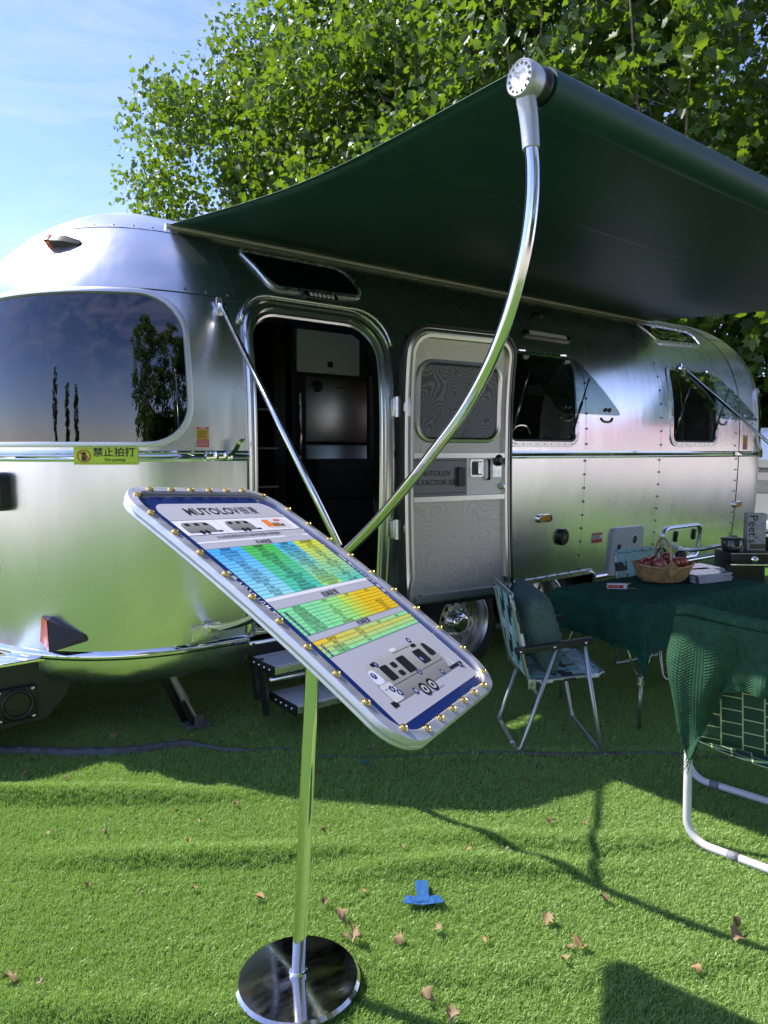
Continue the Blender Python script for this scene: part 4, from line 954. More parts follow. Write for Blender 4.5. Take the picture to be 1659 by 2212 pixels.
def arm(x, sgn):
    q = MB(); q.tube(catmull([(x, y, z) for y, z in ARM], 5), 0.0185, 14); a = q.build('awning_arm', TUBE, AW, True)
    # thin slot line along the upper half of the tube
    q = MB(); q.tube(catmull([(x - sgn * 0.0175, y + 0.006, z) for y, z in ARM[:12]], 5), 0.0022, 6); q.build('slot', BLACKP, a, True)
    # end casting round the roller axle
    q = MB(); xe = x - sgn * 0.048
    M = Matrix.Translation((xe, ROLL.y, ROLL.z)) @ Matrix.Rotation(-sgn * math.pi / 2, 4, 'Y')
    q.lathe([(0.040, -0.06), (0.0455, -0.045), (0.047, -0.012), (0.045, -0.003), (0.042, 0.0), (0.040, -0.0015)], 40, M)
    pn = catmull([(x - sgn * 0.020, ROLL.y + 0.004, ROLL.z + 0.008), (x - sgn * 0.014, ROLL.y + 0.005, ROLL.z - 0.035), (x - sgn * 0.004, 1.304, 2.385), (x, 1.301, 2.34), (x, 1.296, 2.295)], 5); q.tube(pn, [0.0285 - 0.006 * (i / (len(pn) - 1)) ** 0.8 for i in range(len(pn))], 20)
    c = q.build('end_casting', CAST, a, True, 40)
    q = MB(); M2 = Matrix.Translation((xe - sgn * 0.0005, ROLL.y, ROLL.z))
    def fp(px, py): return Vector((xe - sgn * (-0.0022 + 0.0), ROLL.y - sgn * px, ROLL.z + py)) + Vector((-sgn * 0.0006, 0, 0))
    for k in range(14):
        t = 2 * math.pi * k / 14; st = []
        for j in range(10):
            rr_ = 0.0040 if j % 2 == 0 else 0.0017; st.append((0.034 * math.cos(t) + rr_ * math.sin(j * math.pi / 5), 0.034 * math.sin(t) + rr_ * math.cos(j * math.pi / 5)))
        q.prism(st, 0.0, 0.0025, lambda px, py, h: fp(px, py) + Vector((-sgn * h, 0, 0)))
    for s_, sz, yy in (('Sport', 0.0165, 0.008), ('by', 0.0125, -0.0045), ('MUTOLOV', 0.013, -0.0175)):
        v, f = text_geo(s_, sz, 'CENTER', 0.006); q.add([fp(px, py + yy) + Vector((-sgn * 0.0022, 0, 0)) for px, py in v], f)
    q.build('emblem', mat('emblem_dark', (0.10, 0.10, 0.11), 0.5), c)
    q = MB(); q.lathe([(0.044, -0.10), (0.048, -0.075), (0.040, -0.058)], 24, M); q.build('spacer', BLACKP, c, True)
    # strut from the upper bracket and lower bracket
    xb = x + 0.10 * sgn; top = S(xb, 2.235)[0]
    q = MB(); q.tube([top + Vector((0, -0.04, 0)), (x, 2.20, 1.145)], 0.0135, 12); q.tube([top + Vector((0, -0.005, 0)), top + Vector((0, -0.06, -0.005))], 0.018, 10); s2 = q.build('strut', TUBE, a, True)
    q = MB(); q.box(top + Vector((0, -0.012, 0)), (0.03, 0.02, 0.09), 0.004); q.build('bracket', SATIN, s2, True, 35)
    q = MB(); q.box((x - 0.02 * sgn, 3.395, 0.575), (0.16, 0.014, 0.085), 0.003); q.box((x, 3.375, 0.60), (0.05, 0.03, 0.05), 0.004)
    for dx, dz in ((-.07, .03), (-.07, -.03), (.06, .03)): q.lathe([(0.009, 0), (0.007, 0.006)], 6, Matrix.Translation((x - 0.02 * sgn + dx, 3.388, 0.575 + dz)) @ Matrix.Rotation(math.pi / 2, 4, 'X'))
    q.build('lower_bracket', SATIN, a, True, 35)
arm(1.50, 1); arm(6.10, -1)
# ================================================================ price board on a stand
BC = Vector((0.997, 1.567, 1.139)); RB = Matrix(((0.895, -0.348, 0.28), (0.443, 0.775, -0.451), (-0.06, 0.527, 0.847)))
BU = RB.col[0].normalized(); BVv = (RB.col[1] - BU * RB.col[1].dot(BU)).normalized(); BNn = BU.cross(BVv)
def bow(v): return 0.016 * (1 - (v / 0.47) ** 2)
def Bp(u, v, h=0.0): return BC + BU * u + BVv * v + BNn * (h + bow(v) - 0.006)
SG = empty('price_board_stand', (0.958, 1.620, 0.0)); tag(SG, 'tilted aluminium price board with colourful table on a chrome pole and round base', 'sign')
SGI = Matrix.Translation((-0.958, -1.620, 0))
def sp(o): o.parent = SG; o.matrix_parent_inverse = SGI; return o
q = MB(); q.lathe([(0.162, 0.004), (0.171, 0.010), (0.173, 0.022), (0.165, 0.031), (0.10, 0.035), (0.03, 0.037)], 72, Matrix.Translation((0.958, 1.620, 0.012)))
sp(q.build('base_disc', mat('mirror_steel', (0.58, 0.55, 0.51), 0.10, 1.0, rvar=0.05, vscale=26, stretch=(1, 5, 1)), None, True, 30))
pt = Bp(0.0, -0.02, -0.05); pb = Vector((0.958, 1.620, 0.045))
q = MB(); q.tube([pb, pb.lerp(pt, 0.5), pt], 0.0195, 24); q.lathe([(0.026, 0), (0.026, 0.012), (0.020, 0.016)], 24, Matrix.Translation(pb)); sp(q.build('pole', mat('pole_chrome', (0.86, 0.86, 0.85), 0.06, 1.0), None, True, 40))
q = MB(); q.box(Bp(0, -0.02, -0.03), (0.10, 0.16, 0.02), 0.004, Matrix((BU, BVv, BNn)).transposed()); sp(q.build('mount', SATIN, None, True, 30))
W_, L_ = 0.316, 0.490
lo = rrect(-W_, -L_, W_, L_, 0.105, 12); li = inset(resample(lo, 0.05), 0.031)
lo = resample(lo, 0.05)
def bring(outer, inner, prof, name, m, sharp=35):
    n = len(outer); rows = [[Bp(a[0] + (b[0] - a[0]) * t, a[1] + (b[1] - a[1]) * t, h) for a, b in zip(outer, inner)] for t, h in prof]
    vs = [p for r_ in rows for p in r_]; fs = [(k * n + i, k * n + (i + 1) % n, (k + 1) * n + (i + 1) % n, (k + 1) * n + i) for k in range(len(rows) - 1) for i in range(n)]
    return sp(mesh_obj(name, vs, fs, m, None, True, sharp=sharp) if False else _sm(mesh_obj(name, vs, fs, m, None, True), sharp))
def _sm(o, a): o.data.set_sharp_from_angle(angle=R(a)); return o
bring(lo, li, [(0.50, -0.024), (0.16, -0.0235), (0.10, -0.021), (0.12, -0.014), (0.20, -0.012), (0.18, -0.008), (-0.02, -0.006), (0.0, 0.004), (0.06, 0.008), (0.86, 0.010), (0.97, 0.008), (1.0, -0.004), (1.02, -0.010)], 'frame', mat('board_frame', (0.66, 0.66, 0.68), 0.40, 0.75, rvar=0.10, vscale=9, stretch=(1, 6, 1)))
v2, f2 = cdt_fill(inset(lo, 0.02), [], 0.07); n = len(v2)
sp(mesh_obj('back_sheet', [Bp(a, b, -0.021) for a, b in v2] , [tuple(reversed(t)) for t in f2], SATIN, None, True))
v2, f2 = cdt_fill(inset(lo, 0.035), [], 0.05)
BRD = sp(mesh_obj('board', [Bp(a, b, 0.0) for a, b in v2], f2, NAVY, None, True))
# individual brass bolts
bolt = MB(); bolt.lathe([(0.0098, 0), (0.0098, 0.0016), (0.0082, 0.0026), (0.0078, 0.0046), (0.0055, 0.0064), (0.0040, 0.0067), (0.0032, 0.0052)], 18)
bme = None
bpts = [(-0.300, (4 - i) * 0.088) for i in range(9)] + [(0.300, (4 - i) * 0.088) for i in range(9)] + [((i - 2.5) * 0.079, 0.470) for i in range(6)] + [((i - 2.5) * 0.079, -0.470) for i in range(6)] + [(sx * 0.268, sy * 0.440) for sx in (-1, 1) for sy in (-1, 1)]
for u, v in bpts:
    if bme is None: o = bolt.build('bolt', BRASS, None, True, 40); bme = o.data
    else: o = bpy.data.objects.new('bolt', bme); COL.objects.link(o)
    M = Matrix((BU, BVv, BNn)).transposed().to_4x4(); M.translation = Bp(u, v, 0.010)
    o.parent = SG; o.matrix_parent_inverse = SGI; o.matrix_basis = M
def Bq(u, v, h): return Bp(u, v, 0.0002 + h * 0.16)
# printed sheet
PR = vcol_mat('printed_sheet', 0.42, 0.15)
pv, pf, pc = [], [], []
def quad(u0, v0, u1, v1, h, c00, c10=None, c11=None, c01=None, nu=1, nv=4):
    c10 = c10 or c00; c11 = c11 or c00; c01 = c01 or c00
    for j in range(nv + 1):
        for i in range(nu + 1):
            s, t = i / nu, j / nv; pv.append(Bq(u0 + (u1 - u0) * s, v0 + (v1 - v0) * t, h))
            pc.append([((1 - s) * (1 - t) * c00[k] + s * (1 - t) * c10[k] + s * t * c11[k] + (1 - s) * t * c01[k]) for k in range(3)])
    b = len(pv) - (nu + 1) * (nv + 1)
    for j in range(nv):
        for i in range(nu): pf.append((b + j * (nu + 1) + i, b + j * (nu + 1) + i + 1, b + (j + 1) * (nu + 1) + i + 1, b + (j + 1) * (nu + 1) + i))
GREY = (0.42, 0.42, 0.47); WHT = (0.72, 0.72, 0.76)
SU = 0.254
sheet = resample(rpoly([(-SU, -0.432), (SU, -0.432), (SU, 0.410), (-SU, 0.410)], [0.0, 0.0, 0.05, 0.05]), 0.05)
v2, f2 = cdt_fill(sheet, [], 0.06); b = len(pv); pv += [Bq(x, y, 0.0015) for x, y in v2]; pc += [GREY] * len(v2); pf += [tuple(i + b for i in t) for t in f2]
BLUE, CYAN, GREEN, TEAL, YEL, LIME, ORG, MINT = (0.06, 0.40, 0.85), (0.28, 0.68, 0.72), (0.08, 0.50, 0.07), (0.08, 0.55, 0.42), (0.66, 0.70, 0.03), (0.35, 0.72, 0.16), (0.80, 0.52, 0.01), (0.22, 0.72, 0.32)
quad(-SU, 0.258, SU, 0.327, 0.003, WHT); quad(-SU, 0.222, SU, 0.229, 0.003, WHT)
T1, T0 = 0.197, -0.004
cu = [-SU, -0.120, 0.022, 0.125, SU]
cg = [(BLUE, CYAN), (GREEN, TEAL), ((0.06, 0.45, 0.75), LIME), (YEL, TEAL)]
for k in range(4):
    a, b_ = cg[k]; m_ = tuple((x + y) / 2 for x, y in zip(a, b_)); quad(cu[k], T0, cu[k + 1], T1, 0.003, b_, b_, a, a, 2, 8)
quad(-SU, T0 - 0.013, SU, T0 - 0.001, 0.003, WHT)
T2, T3 = -0.046, -0.141
quad(-SU, T3, -0.115, T2, 0.003, MINT, MINT, MINT, MINT); quad(-0.115, T3, 0.02, T2, 0.003, MINT, LIME, LIME, MINT, 2); quad(0.02, T3, 0.12, T2, 0.003, (0.4, 0.7, 0.1), ORG, ORG, (0.5, 0.75, 0.1), 2); quad(0.12, T3, SU, T2, 0.003, ORG)
T4, T5 = -0.162, -0.215
quad(-SU, T5, SU, T4, 0.003, MINT, MINT, ORG, ORG, 2, 4); quad(-SU, T4 - 0.013, SU, T4, 0.0033, ORG, MINT, MINT, ORG, 3, 1)
me_ = mesh_obj('printed_sheet', pv, pf, PR, None, True); lay = me_.data.color_attributes.new('print', 'FLOAT_COLOR', 'POINT')
lay.data.foreach_set('color', [x for c in pc for x in (*c, 1.0)]); me_.parent = BRD
# black rules, lettering and pictures
ink = MB(); wink = MB(); nav = MB(); pic = []
def rule(u0, v0, u1, v1, w=0.0011, h=0.0042, mbx=None):
    mbx = mbx or ink; d = Vector((u1 - u0, v1 - v0)); nn = Vector((-d.y, d.x)).normalized() * w / 2; K = 6; vs = []
    for k in range(K + 1):
        t = k / K; uu, vv = u0 + d.x * t, v0 + d.y * t; vs += [Bq(uu + nn.x, vv + nn.y, h), Bq(uu - nn.x, vv - nn.y, h)]
    mbx.add(vs, [(2 * k + 1, 2 * k + 3, 2 * k + 2, 2 * k) for k in range(K)])
def txt(s, size, u, v, mbx=None, align='CENTER', bold=0.0, sx=1.0, rot=0.0, h=0.0046, shear=0.0):
    mbx = mbx or ink; vv, f = text_geo(s, size, align, bold); c, s_ = math.cos(rot), math.sin(rot)
    mbx.add([Bq(u + ((x * sx + y * shear) * c - y * s_), v + ((x * sx + y * shear) * s_ + y * c), h) for x, y in vv], f)
txt('MUTOLOV', 0.048, -0.046, 0.352, bold=0.022, sx=0.98); txt('银漫', 0.042, 0.112, 0.353)
for u in (-0.096, 0.09): rule(u, 0.258, u, 0.327, 0.0008)
rule(-SU, 0.327, SU, 0.327); rule(-SU, 0.258, SU, 0.258)
txt('2026款银漫拖挂房车X8四月配置价格明细表', 0.0150, -0.02, 0.238); txt('A. 760cm  B. 250cm  H. 290cm', 0.007, 0.17, 0.2235)
txt('基本配置', 0.018, 0.0, 0.2025, bold=0.01)
rows = [['底盘配置', '自主研发减震底盘', '铝合金轮毂轮胎', '轮胎 215/70/R15', '4独立悬挂', '电磁刹车', '驻车制动', '手动平衡支腿', '十三针拖车插头', '拖车球道2, 5/16', '导向轮/支撑板', '保险杠', '10.9 螺栓', '拖车安全绳', '房车底板'],
        ['车身配置', '铝制车身', '蒙皮外壳', '保温棉隔热材料', '双层上车踏板', 'LED照明灯', '车辆示廓灯', '铝制车门', '铝制车窗', '铝制尾灯', '全景后视天窗车玻璃', '遮阳帘纱窗', '前置储物箱', '铝制车身护角*2', '耐磨防腐底板地板'],
        ['水电配置', '车载蓄电池 (10度电)', '工频逆变器 3000W', '220V/12V电源插座', '12V驻车/220V空气开关', '外接220V电源', '32安漏电保护', '车内水口/外接溢水力', '室外淋浴', '外置厨房', '燃气双用热水器', '房车马桶/灰水箱', '120L清水箱/智能水位表', '120L灰水箱/智能水位表', '洗化/厨房水箱'],
        ['家具家电配置', '冷暖电器', '燃气加热水', '1.5 P空调', '整车音响', '整体卫浴', '冰箱', '油烟机', '微波炉 (大容量)', '沙发床1.8m*2.0m', '茶桌', '衣柜', '储物柜空间', '灯饰', 'Alcantara顶棚']]
nr = 15; rh = (T1 - T0) / nr
for k in range(4):
    for r_ in range(nr): txt(rows[k][r_], rh * (0.80 if r_ == 0 else 0.66), (cu[k] + cu[k + 1]) / 2, T1 - (r_ + 0.78) * rh, bold=0.012 if r_ == 0 else 0.004)
for r_ in range(nr + 1): rule(-SU, T1 - r_ * rh, SU, T1 - r_ * rh, 0.0008)
txt('选装配置', 0.021, 0.01, -0.0395, bold=0.01)
r2 = ['选装内容', '阿尔卑斯窗', '智能恒温柜', '遥控移车器', '太阳能光伏板', '半自动遮阳棚', 'Nappa真皮沙发', '柏林之声音响']; p2 = ['价格/元', '', '5000', '12500', '900/220W', '7800', '8500', '9800/8扬声器']
rh2 = (T2 - T3) / 8
for k in range(8):
    v = T2 - (k + 0.78) * rh2; txt(r2[k], rh2 * 0.78, -0.178, v, bold=0.004); txt(p2[k], rh2 * 0.75, -0.048, v)
    if k == 0: txt('选项', rh2 * 0.8, 0.07, v); txt('备注', rh2 * 0.8, 0.185, v)
    else:
        txt('o', rh2 * 0.5, 0.07, v)
        if k > 3: txt(['欧洲进口品', '可选颜色', '可选材料', '可遥控声光'][k - 4], rh2 * 0.66, 0.185, v)
for k in range(9): rule(-SU, T2 - k * rh2, SU, T2 - k * rh2, 0.0008)
for u in (-0.115, 0.02, 0.12): rule(u, T3, u, T2, 0.0008)
txt('改装配置', 0.017, 0.01, T4 + 0.0045, bold=0.01)
r3 = ['改装内容', '电池', '清水箱/230L', '污水箱/230L']; p3 = ['价格/元', '1000/度', '3500', '3500']; rh3 = (T4 - T5) / 4
for k in range(4):
    v = T4 - (k + 0.78) * rh3; txt(r3[k], rh3 * 0.76, -0.178, v, bold=0.004); txt(p3[k], rh3 * 0.74, -0.048, v)
    if k == 0: txt('选项', rh3 * 0.76, 0.07, v); txt('备注', rh3 * 0.76, 0.185, v)
    else: txt('o', rh3 * 0.5, 0.07, v)
for k in range(5): rule(-SU, T4 - k * rh3, SU, T4 - k * rh3, 0.0008)
for u in (-0.115, 0.02, 0.12): rule(u, T5, u, T4, 0.0008)
for sgn, u in ((-1, -0.2625), (1, 0.2625)): txt('2026  M U T O L O V  银 漫', 0.018, u, 0.017, wink, 'CENTER', 0.003, 0.88, sgn * -math.pi / 2 if False else math.pi / 2 * (1 if sgn < 0 else -1), 0.0046)
# small drawings of the trailer
SILV, DKG, BLK, ORA, WHI = (0.30, 0.29, 0.29), (0.14, 0.14, 0.14), (0.008, 0.008, 0.01), (0.75, 0.22, 0.03), (0.6, 0.6, 0.62)
dv, df, dc = [], [], []
def flush(name):
    o = mesh_obj(name, list(dv), list(df), PR, None, True); la = o.data.color_attributes.new('print', 'FLOAT_COLOR', 'POINT'); la.data.foreach_set('color', [x for c in dc for x in (*c, 1.0)]); o.parent = BRD; dv.clear(); df.clear(); dc.clear()
def shape(loop, c, h=0.005, c2=None):
    v2, f2 = cdt_fill(loop, [], 0.03) if len(loop) > 4 else (loop, [tuple(range(len(loop)))]); b = len(dv)
    ys = [p[1] for p in loop]; y0, y1 = min(ys), max(ys)
    for x, y in v2:
        dv.append(Bq(x, y, h)); t = (y - y0) / (y1 - y0 + 1e-9); dc.append(c if c2 is None else tuple(a + (bb - a) * t for a, bb in zip(c, c2)))
    df.extend(tuple(i + b for i in t) for t in f2)
def box2(x0, y0, x1, y1, c, h=0.0055, r=0.0): shape(rrect(x0, y0, x1, y1, r, 3) if r else [(x0, y0), (x1, y0), (x1, y1), (x0, y1)], c, h)
def circ(x, y, r, c, h): shape([(x + r * math.cos(a), y + r * math.sin(a)) for a in np.linspace(0, 2 * math.pi, 16, endpoint=False)], c, h)
for cx_ in (-0.182, -0.010):
    shape(rpoly([(cx_ - .055, .268), (cx_ + .055, .268), (cx_ + .058, .316), (cx_ - .058, .316)], [.006, .006, .022, .022], 4), DKG, 0.005, SILV)
    for a in (-.04, -.005, .03): box2(cx_ + a, .300, cx_ + a + .018, .312, BLK)
    box2(cx_ + .055, .268, cx_ + .075, .275, BLK)
    for a in (-.008, .012): circ(cx_ + a, .270, .009, BLK, .0058)
shape(rpoly([(.105, .268), (.228, .268), (.228, .318), (.105, .318)], .015, 4), WHI, 0.005)
for a, b_, c, d, cc_ in ((.108, .276, .14, .314, ORA), (.14, .276, .18, .296, (0.28, 0.13, 0.05)), (.142, .30, .165, .314, (0.55, 0.62, 0.72)), (.168, .304, .20, .314, (0.6, 0.1, 0.06)), (.182, .276, .195, .29, BLK), (.198, .276, .22, .30, WHI)): box2(a, b_, c, d, cc_, .0056)
flush('floor_plan')
# large drawing of the trailer in the lower field
shape(rpoly([(-.196, -.385), (.150, -.385), (.176, -.335), (.160, -.262), (-.168, -.262), (-.200, -.33)], [.012, .012, .03, .045, .04, .03], 5), (0.20, 0.19, 0.185), 0.0048, (0.42, 0.41, 0.40))
shape(rpoly([(-.196, -.383), (-.150, -.383), (-.140, -.330), (-.198, -.330)], .008, 3), (0.55, 0.55, 0.56), 0.0052)
shape(rpoly([(-.199, -.328), (-.152, -.328), (-.158, -.285), (-.182, -.285)], .01, 3), (0.62, 0.66, 0.72), 0.0054)
shape(rpoly([(.128, -.325), (.172, -.325), (.158, -.280), (.138, -.276)], .01, 3), BLK, 0.0054)
for a, b_, c, d in ((-.130, -.335, -.092, -.288), (-.076, -.308, -.050, -.290), (-.076, -.335, -.050, -.318), (-.034, -.338, .012, -.285), (.062, -.335, .112, -.288), (-.150, -.282, -.122, -.270), (.085, -.280, .115, -.268)): box2(a, b_, c, d, BLK, 0.0056, 0.006)
box2(-.19, -.346, .166, -.3445, BLK, 0.0055); box2(-.02, -.272, .08, -.269, DKG, 0.0055)
box2(.15, -.384, .235, -.374, BLK, 0.0050); box2(.186, -.374, .194, -.345, (0.6, 0.6, 0.6), 0.0050); box2(.222, -.400, .228, -.374, BLK, 0.0050)
box2(-.215, -.392, -.19, -.376, BLK, 0.0050); box2(-.02, -.265, .01, -.256, WHT, 0.0050)
for a in (-.043, .003):
    circ(a, -.390, .020, BLK, .0058); circ(a, -.390, .0125, (0.45, 0.45, 0.45), .0060); circ(a, -.390, .006, BLK, .0062)
shape([(-.03, -.402), (.05, -.404), (.045, -.408), (-.035, -.406)], (0.35, 0.35, 0.37), 0.0046)
flush('trailer_drawing')
def badge(n_, u, v, r=0.0085):
    nav.add([Bq(u + r * math.cos(a), v + r * 1.0 * math.sin(a), 0.0066) for a in np.linspace(0, 2 * math.pi, 16, endpoint=False)], [tuple(range(16))]); txt(n_, r * 1.5, u, v - r * 0.5, wink, bold=0.01, h=0.0072)
for n_, u, v in (('1', -.128, -.278), ('7', -.176, -.302), ('4', .106, -.255), ('5', .074, -.318), ('2', .005, -.345), ('6', -.160, -.350), ('8', -.146, -.366), ('9', .100, -.376), ('10', -.085, -.382), ('3', .215, -.384)): badge(n_, u, v, 0.0095)
for k in range(7): badge(str(k + 1), -0.236, T2 - (k + 1.5) * rh2, 0.0056)
for k in range(3): badge(str(k + 8), -0.236, T4 - (k + 1.5) * rh3, 0.0056)
nav.build('number_badges', NAVY, BRD); ink.build('lettering', INK, BRD); wink.build('white_lettering', WHITEINK, BRD)
# ================================================================ folding chairs with woven straps
CHM = mat('chair_tube', (0.40, 0.41, 0.40), 0.34, 0.85)
TEAL_S = mat('strap_teal', (0.34, 0.60, 0.55), 0.6, bump=0.15, bscale=400); DARK_S = mat('strap_dark', (0.030, 0.030, 0.030), 0.6, bump=0.15, bscale=400); WHITE_S = mat('strap_white', (0.66, 0.72, 0.75), 0.6, bump=0.15, bscale=400)
WOODA = mat('dark_armrest', (0.018, 0.014, 0.012), 0.45, var=0.3, vscale=20, stretch=(1, 14, 14))
CW = 0.49
def strap(mb, a, b, wdir, w, nrm, crossings, phase, t=0.0012, wraps=True):
    """woven strip from a to b, waving over and under at the crossings"""
    a, b = Vector(a), Vector(b); K = max(6, crossings * 4); d = b - a; vs = []
    for k in range(K + 1):
        s = k / K; o = 0.0028 * math.sin(math.pi * crossings * s + phase * math.pi) ; p = a + d * s + nrm * o
        vs += [p - wdir * w / 2, p + wdir * w / 2]
    m = len(vs); vs += [v - nrm * t for v in vs]
    fs = [(2 * k, 2 * k + 1, 2 * k + 3, 2 * k + 2) for k in range(K)] + [(m + 2 * k + 2, m + 2 * k + 3, m + 2 * k + 1, m + 2 * k) for k in range(K)]
    mb.add(vs, fs)
    if wraps:
        for p, sg in ((a, -1), (b, 1)):
            mb.tube([p - wdir * w / 2 - nrm * 0.008, p + wdir * w / 2 - nrm * 0.008], 0.0122, 10)
def make_chair():
    """x forward, y across (0..CW), z up; origin under the middle of the rear foot"""
    root = empty('folding_chair'); r = 0.0105; h = CW / 2
    def leg_frame(x_f, top_near, name):
        pts = [(top_near[0], -h, top_near[1]), (x_f + (top_near[0] - x_f) * 0.09, -h, 0.05), (x_f, -h + 0.012, 0.022), (x_f, -h + 0.05, 0.013), (x_f, 0, 0.013), (x_f, h - 0.05, 0.013), (x_f, h - 0.012, 0.022), (x_f + (top_near[0] - x_f) * 0.09, h, 0.05), (top_near[0], h, top_near[1])]
        q = MB(); q.tube([pts[0]] + list(catmull(pts[1:-1], 4)) + [pts[-1]], r, 12); q.build(name, CHM, root, True)
    leg_frame(0.0, (0.175, 0.545), 'leg_frame'); leg_frame(0.415, (0.315, 0.565), 'leg_frame')
    bt = (-0.045, 0.805); bb = (0.045, 0.395)
    hb = h - 0.022
    pts = [(0.10, -hb, 0.30), (bb[0], -hb, bb[1]), (-0.028, -hb, 0.73), (bt[0] + 0.004, -hb + 0.01, bt[1] - 0.025), (bt[0], -hb + 0.05, bt[1]), (bt[0], hb - 0.05, bt[1]), (bt[0] + 0.004, hb - 0.01, bt[1] - 0.025), (-0.028, hb, 0.73), (bb[0], hb, bb[1]), (0.10, hb, 0.30)]
    q = MB(); q.tube(catmull(pts, 5), r, 12); bf = q.build('back_frame', CHM, root, True)
    sf = [(0.06, -hb, 0.372), (0.36, -hb, 0.40), (0.405, -hb + 0.012, 0.408), (0.425, -hb + 0.05, 0.412), (0.425, hb - 0.05, 0.412), (0.405, hb - 0.012, 0.408), (0.36, hb, 0.40), (0.06, hb, 0.372)]
    q = MB(); q.tube(catmull(sf, 5), r, 12); st = q.build('seat_frame', CHM, root, True)
    for s in (-1, 1):
        q = MB(); q.box((0.165, s * h, 0.558), (0.385, 0.036, 0.030), 0.006, Matrix.Rotation(R(-8), 3, 'Y')); ar = q.build('armrest', WOODA, root, True, 35)
        q = MB()
        for x, z in ((0.0, 0.532), (0.165, 0.555), (0.318, 0.575)): q.lathe([(0.007, 0), (0.006, 0.004), (0.002, 0.006)], 8, Matrix.Translation((x, s * (h + 0.018), z)) @ Matrix.Rotation(-s * math.pi / 2, 4, 'X'))
        q.build('screws', CHROME, ar, True)['kind'] = 'stuff'
        q = MB(); q.box((0.062, s * (h - 0.006), 0.365), (0.04, 0.008, 0.05), 0.003); q.lathe([(0.009, 0), (0.009, 0.02)], 10, Matrix.Translation((0.065, s * (h + 0.004), 0.36)) @ Matrix.Rotation(-s * math.pi / 2, 4, 'X')); q.build('hinge_plate', CHM, root, True, 35)
    # back straps
    up = Vector((bt[0] - bb[0], 0, bt[1] - bb[1])).normalized(); nb = Vector((up.z, 0, -up.x)) * -1
    A = lambda y, t: Vector((bb[0] + (bt[0] - bb[0]) * t, y, bb[1] + (bt[1] - bb[1]) * t))
    for k in range(5):
        q = MB(); y = -hb + 0.058 + k * (2 * hb - 0.116) / 4; strap(q, A(y, -0.02), A(y, 0.985), Vector((0, 1, 0)), 0.066, nb, 4, k % 2); q.build('strap', TEAL_S, root, True, 50)
    for k, (m, t) in enumerate(((DARK_S, 0.19), (WHITE_S, 0.45), (DARK_S, 0.74))):
        q = MB(); strap(q, A(-hb, t), A(hb, t), up, 0.062, nb, 5, (k + 1) % 2); q.build('strap', m, root, True, 50)
    # seat straps
    fw = Vector((0.365, 0, 0.04)).normalized(); ns = Vector((-fw.z, 0, fw.x))
    Bq = lambda x, y: Vector((0.06 + x, y, 0.374 + x * 0.11))
    for k in range(5):
        q = MB(); y = -hb + 0.058 + k * (2 * hb - 0.116) / 4; strap(q, Bq(0.01, y), Bq(0.362, y), Vector((0, 1, 0)), 0.064, ns, 4, k % 2); q.build('strap', TEAL_S, root, True, 50)
    for k, (m, x) in enumerate(((WHITE_S, 0.075), (DARK_S, 0.19), (WHITE_S, 0.305))):
        q = MB(); strap(q, Bq(x, -hb), Bq(x, hb), fw, 0.062, ns, 5, (k + 1) % 2); q.build('strap', m, root, True, 50)
    q = MB(); q.tube([(0, -0.12, 0.013), (0, -0.095, 0.013)], r + 0.0008, 12); q.build('sticker', PAPER, root, True)
    return root
ch = make_chair(); KIDS[ch.name] = list(ch.children)
CF = math.atan2(-0.584, 0.812)
ch.location = Vector((2.606, 2.267, 0)) + Vector((0.584, 0.812, 0)) * (CW / 2); ch.rotation_euler = (0, 0, CF)
tag(ch, 'folding lawn chair with teal, black and white woven straps holding a green cushion', 'chair', 'woven folding lawn chairs')
def tree_copy(o, parent=None):
    c = o.copy(); COL.objects.link(c); c.parent = parent
    for k in list(o.children): tree_copy(k, c)
    return c
c2 = tree_copy(ch); c2.location = (4.52, 2.83, 0); c2.rotation_euler = (0, 0, R(-98))
tag(c2, 'folding lawn chair mostly hidden behind the table, its teal strap back showing', 'chair', 'woven folding lawn chairs')
# cushion leaning against the back of the near chair
def cushion():
    N = 20; vs = []; fs = []
    for sgn in (1, -1):
        for j in range(N + 1):
            for i in range(N + 1):
                a, b = -1 + 2 * i / N, -1 + 2 * j / N
                th = (max(0, 1 - abs(a) ** 2.6) * max(0, 1 - abs(b) ** 2.6)) ** 0.5
                w = 0.21 * (1 - 0.07 * (1 - abs(b) ** 2) ) ; hh = 0.21 * (1 - 0.06 * (1 - abs(a) ** 2))
                vs.append((sgn * 0.105 * th + 0.006 * math.sin(5 * a + 3 * b) * th, a * w, b * hh))
    n = N + 1; off = n * n
    for j in range(N):
        for i in range(N):
            q = (j * n + i, j * n + i + 1, (j + 1) * n + i + 1, (j + 1) * n + i); fs.append(q); fs.append(tuple(off + k for k in reversed(q)))
    me = mesh_obj('cushion', vs, fs, mat('cushion_boucle', (0.12, 0.18, 0.155), 0.95, var=0.5, vscale=160, bump=1.0, bscale=220, spec=0.1, detail=8), None, True)
    bm = bmesh.new(); bm.from_mesh(me.data); bmesh.ops.remove_doubles(bm, verts=bm.verts, dist=0.0008); bm.to_mesh(me.data); bm.free()
    return me
cu_ = cushion(); tag(cu_, 'dark green fluffy square cushion leaning on the lawn chair seat', 'cushion')
fwd_ = Vector((0.812, -0.584, 0)); sid = Vector((0.584, 0.812, 0))
cu_.location = Vector((2.606, 2.267, 0)) + fwd_ * 0.135 + sid * (CW / 2 + 0.0) + Vector((0, 0, 0.605))
cu_.rotation_euler = Euler((R(6), R(-14), CF), 'XYZ')
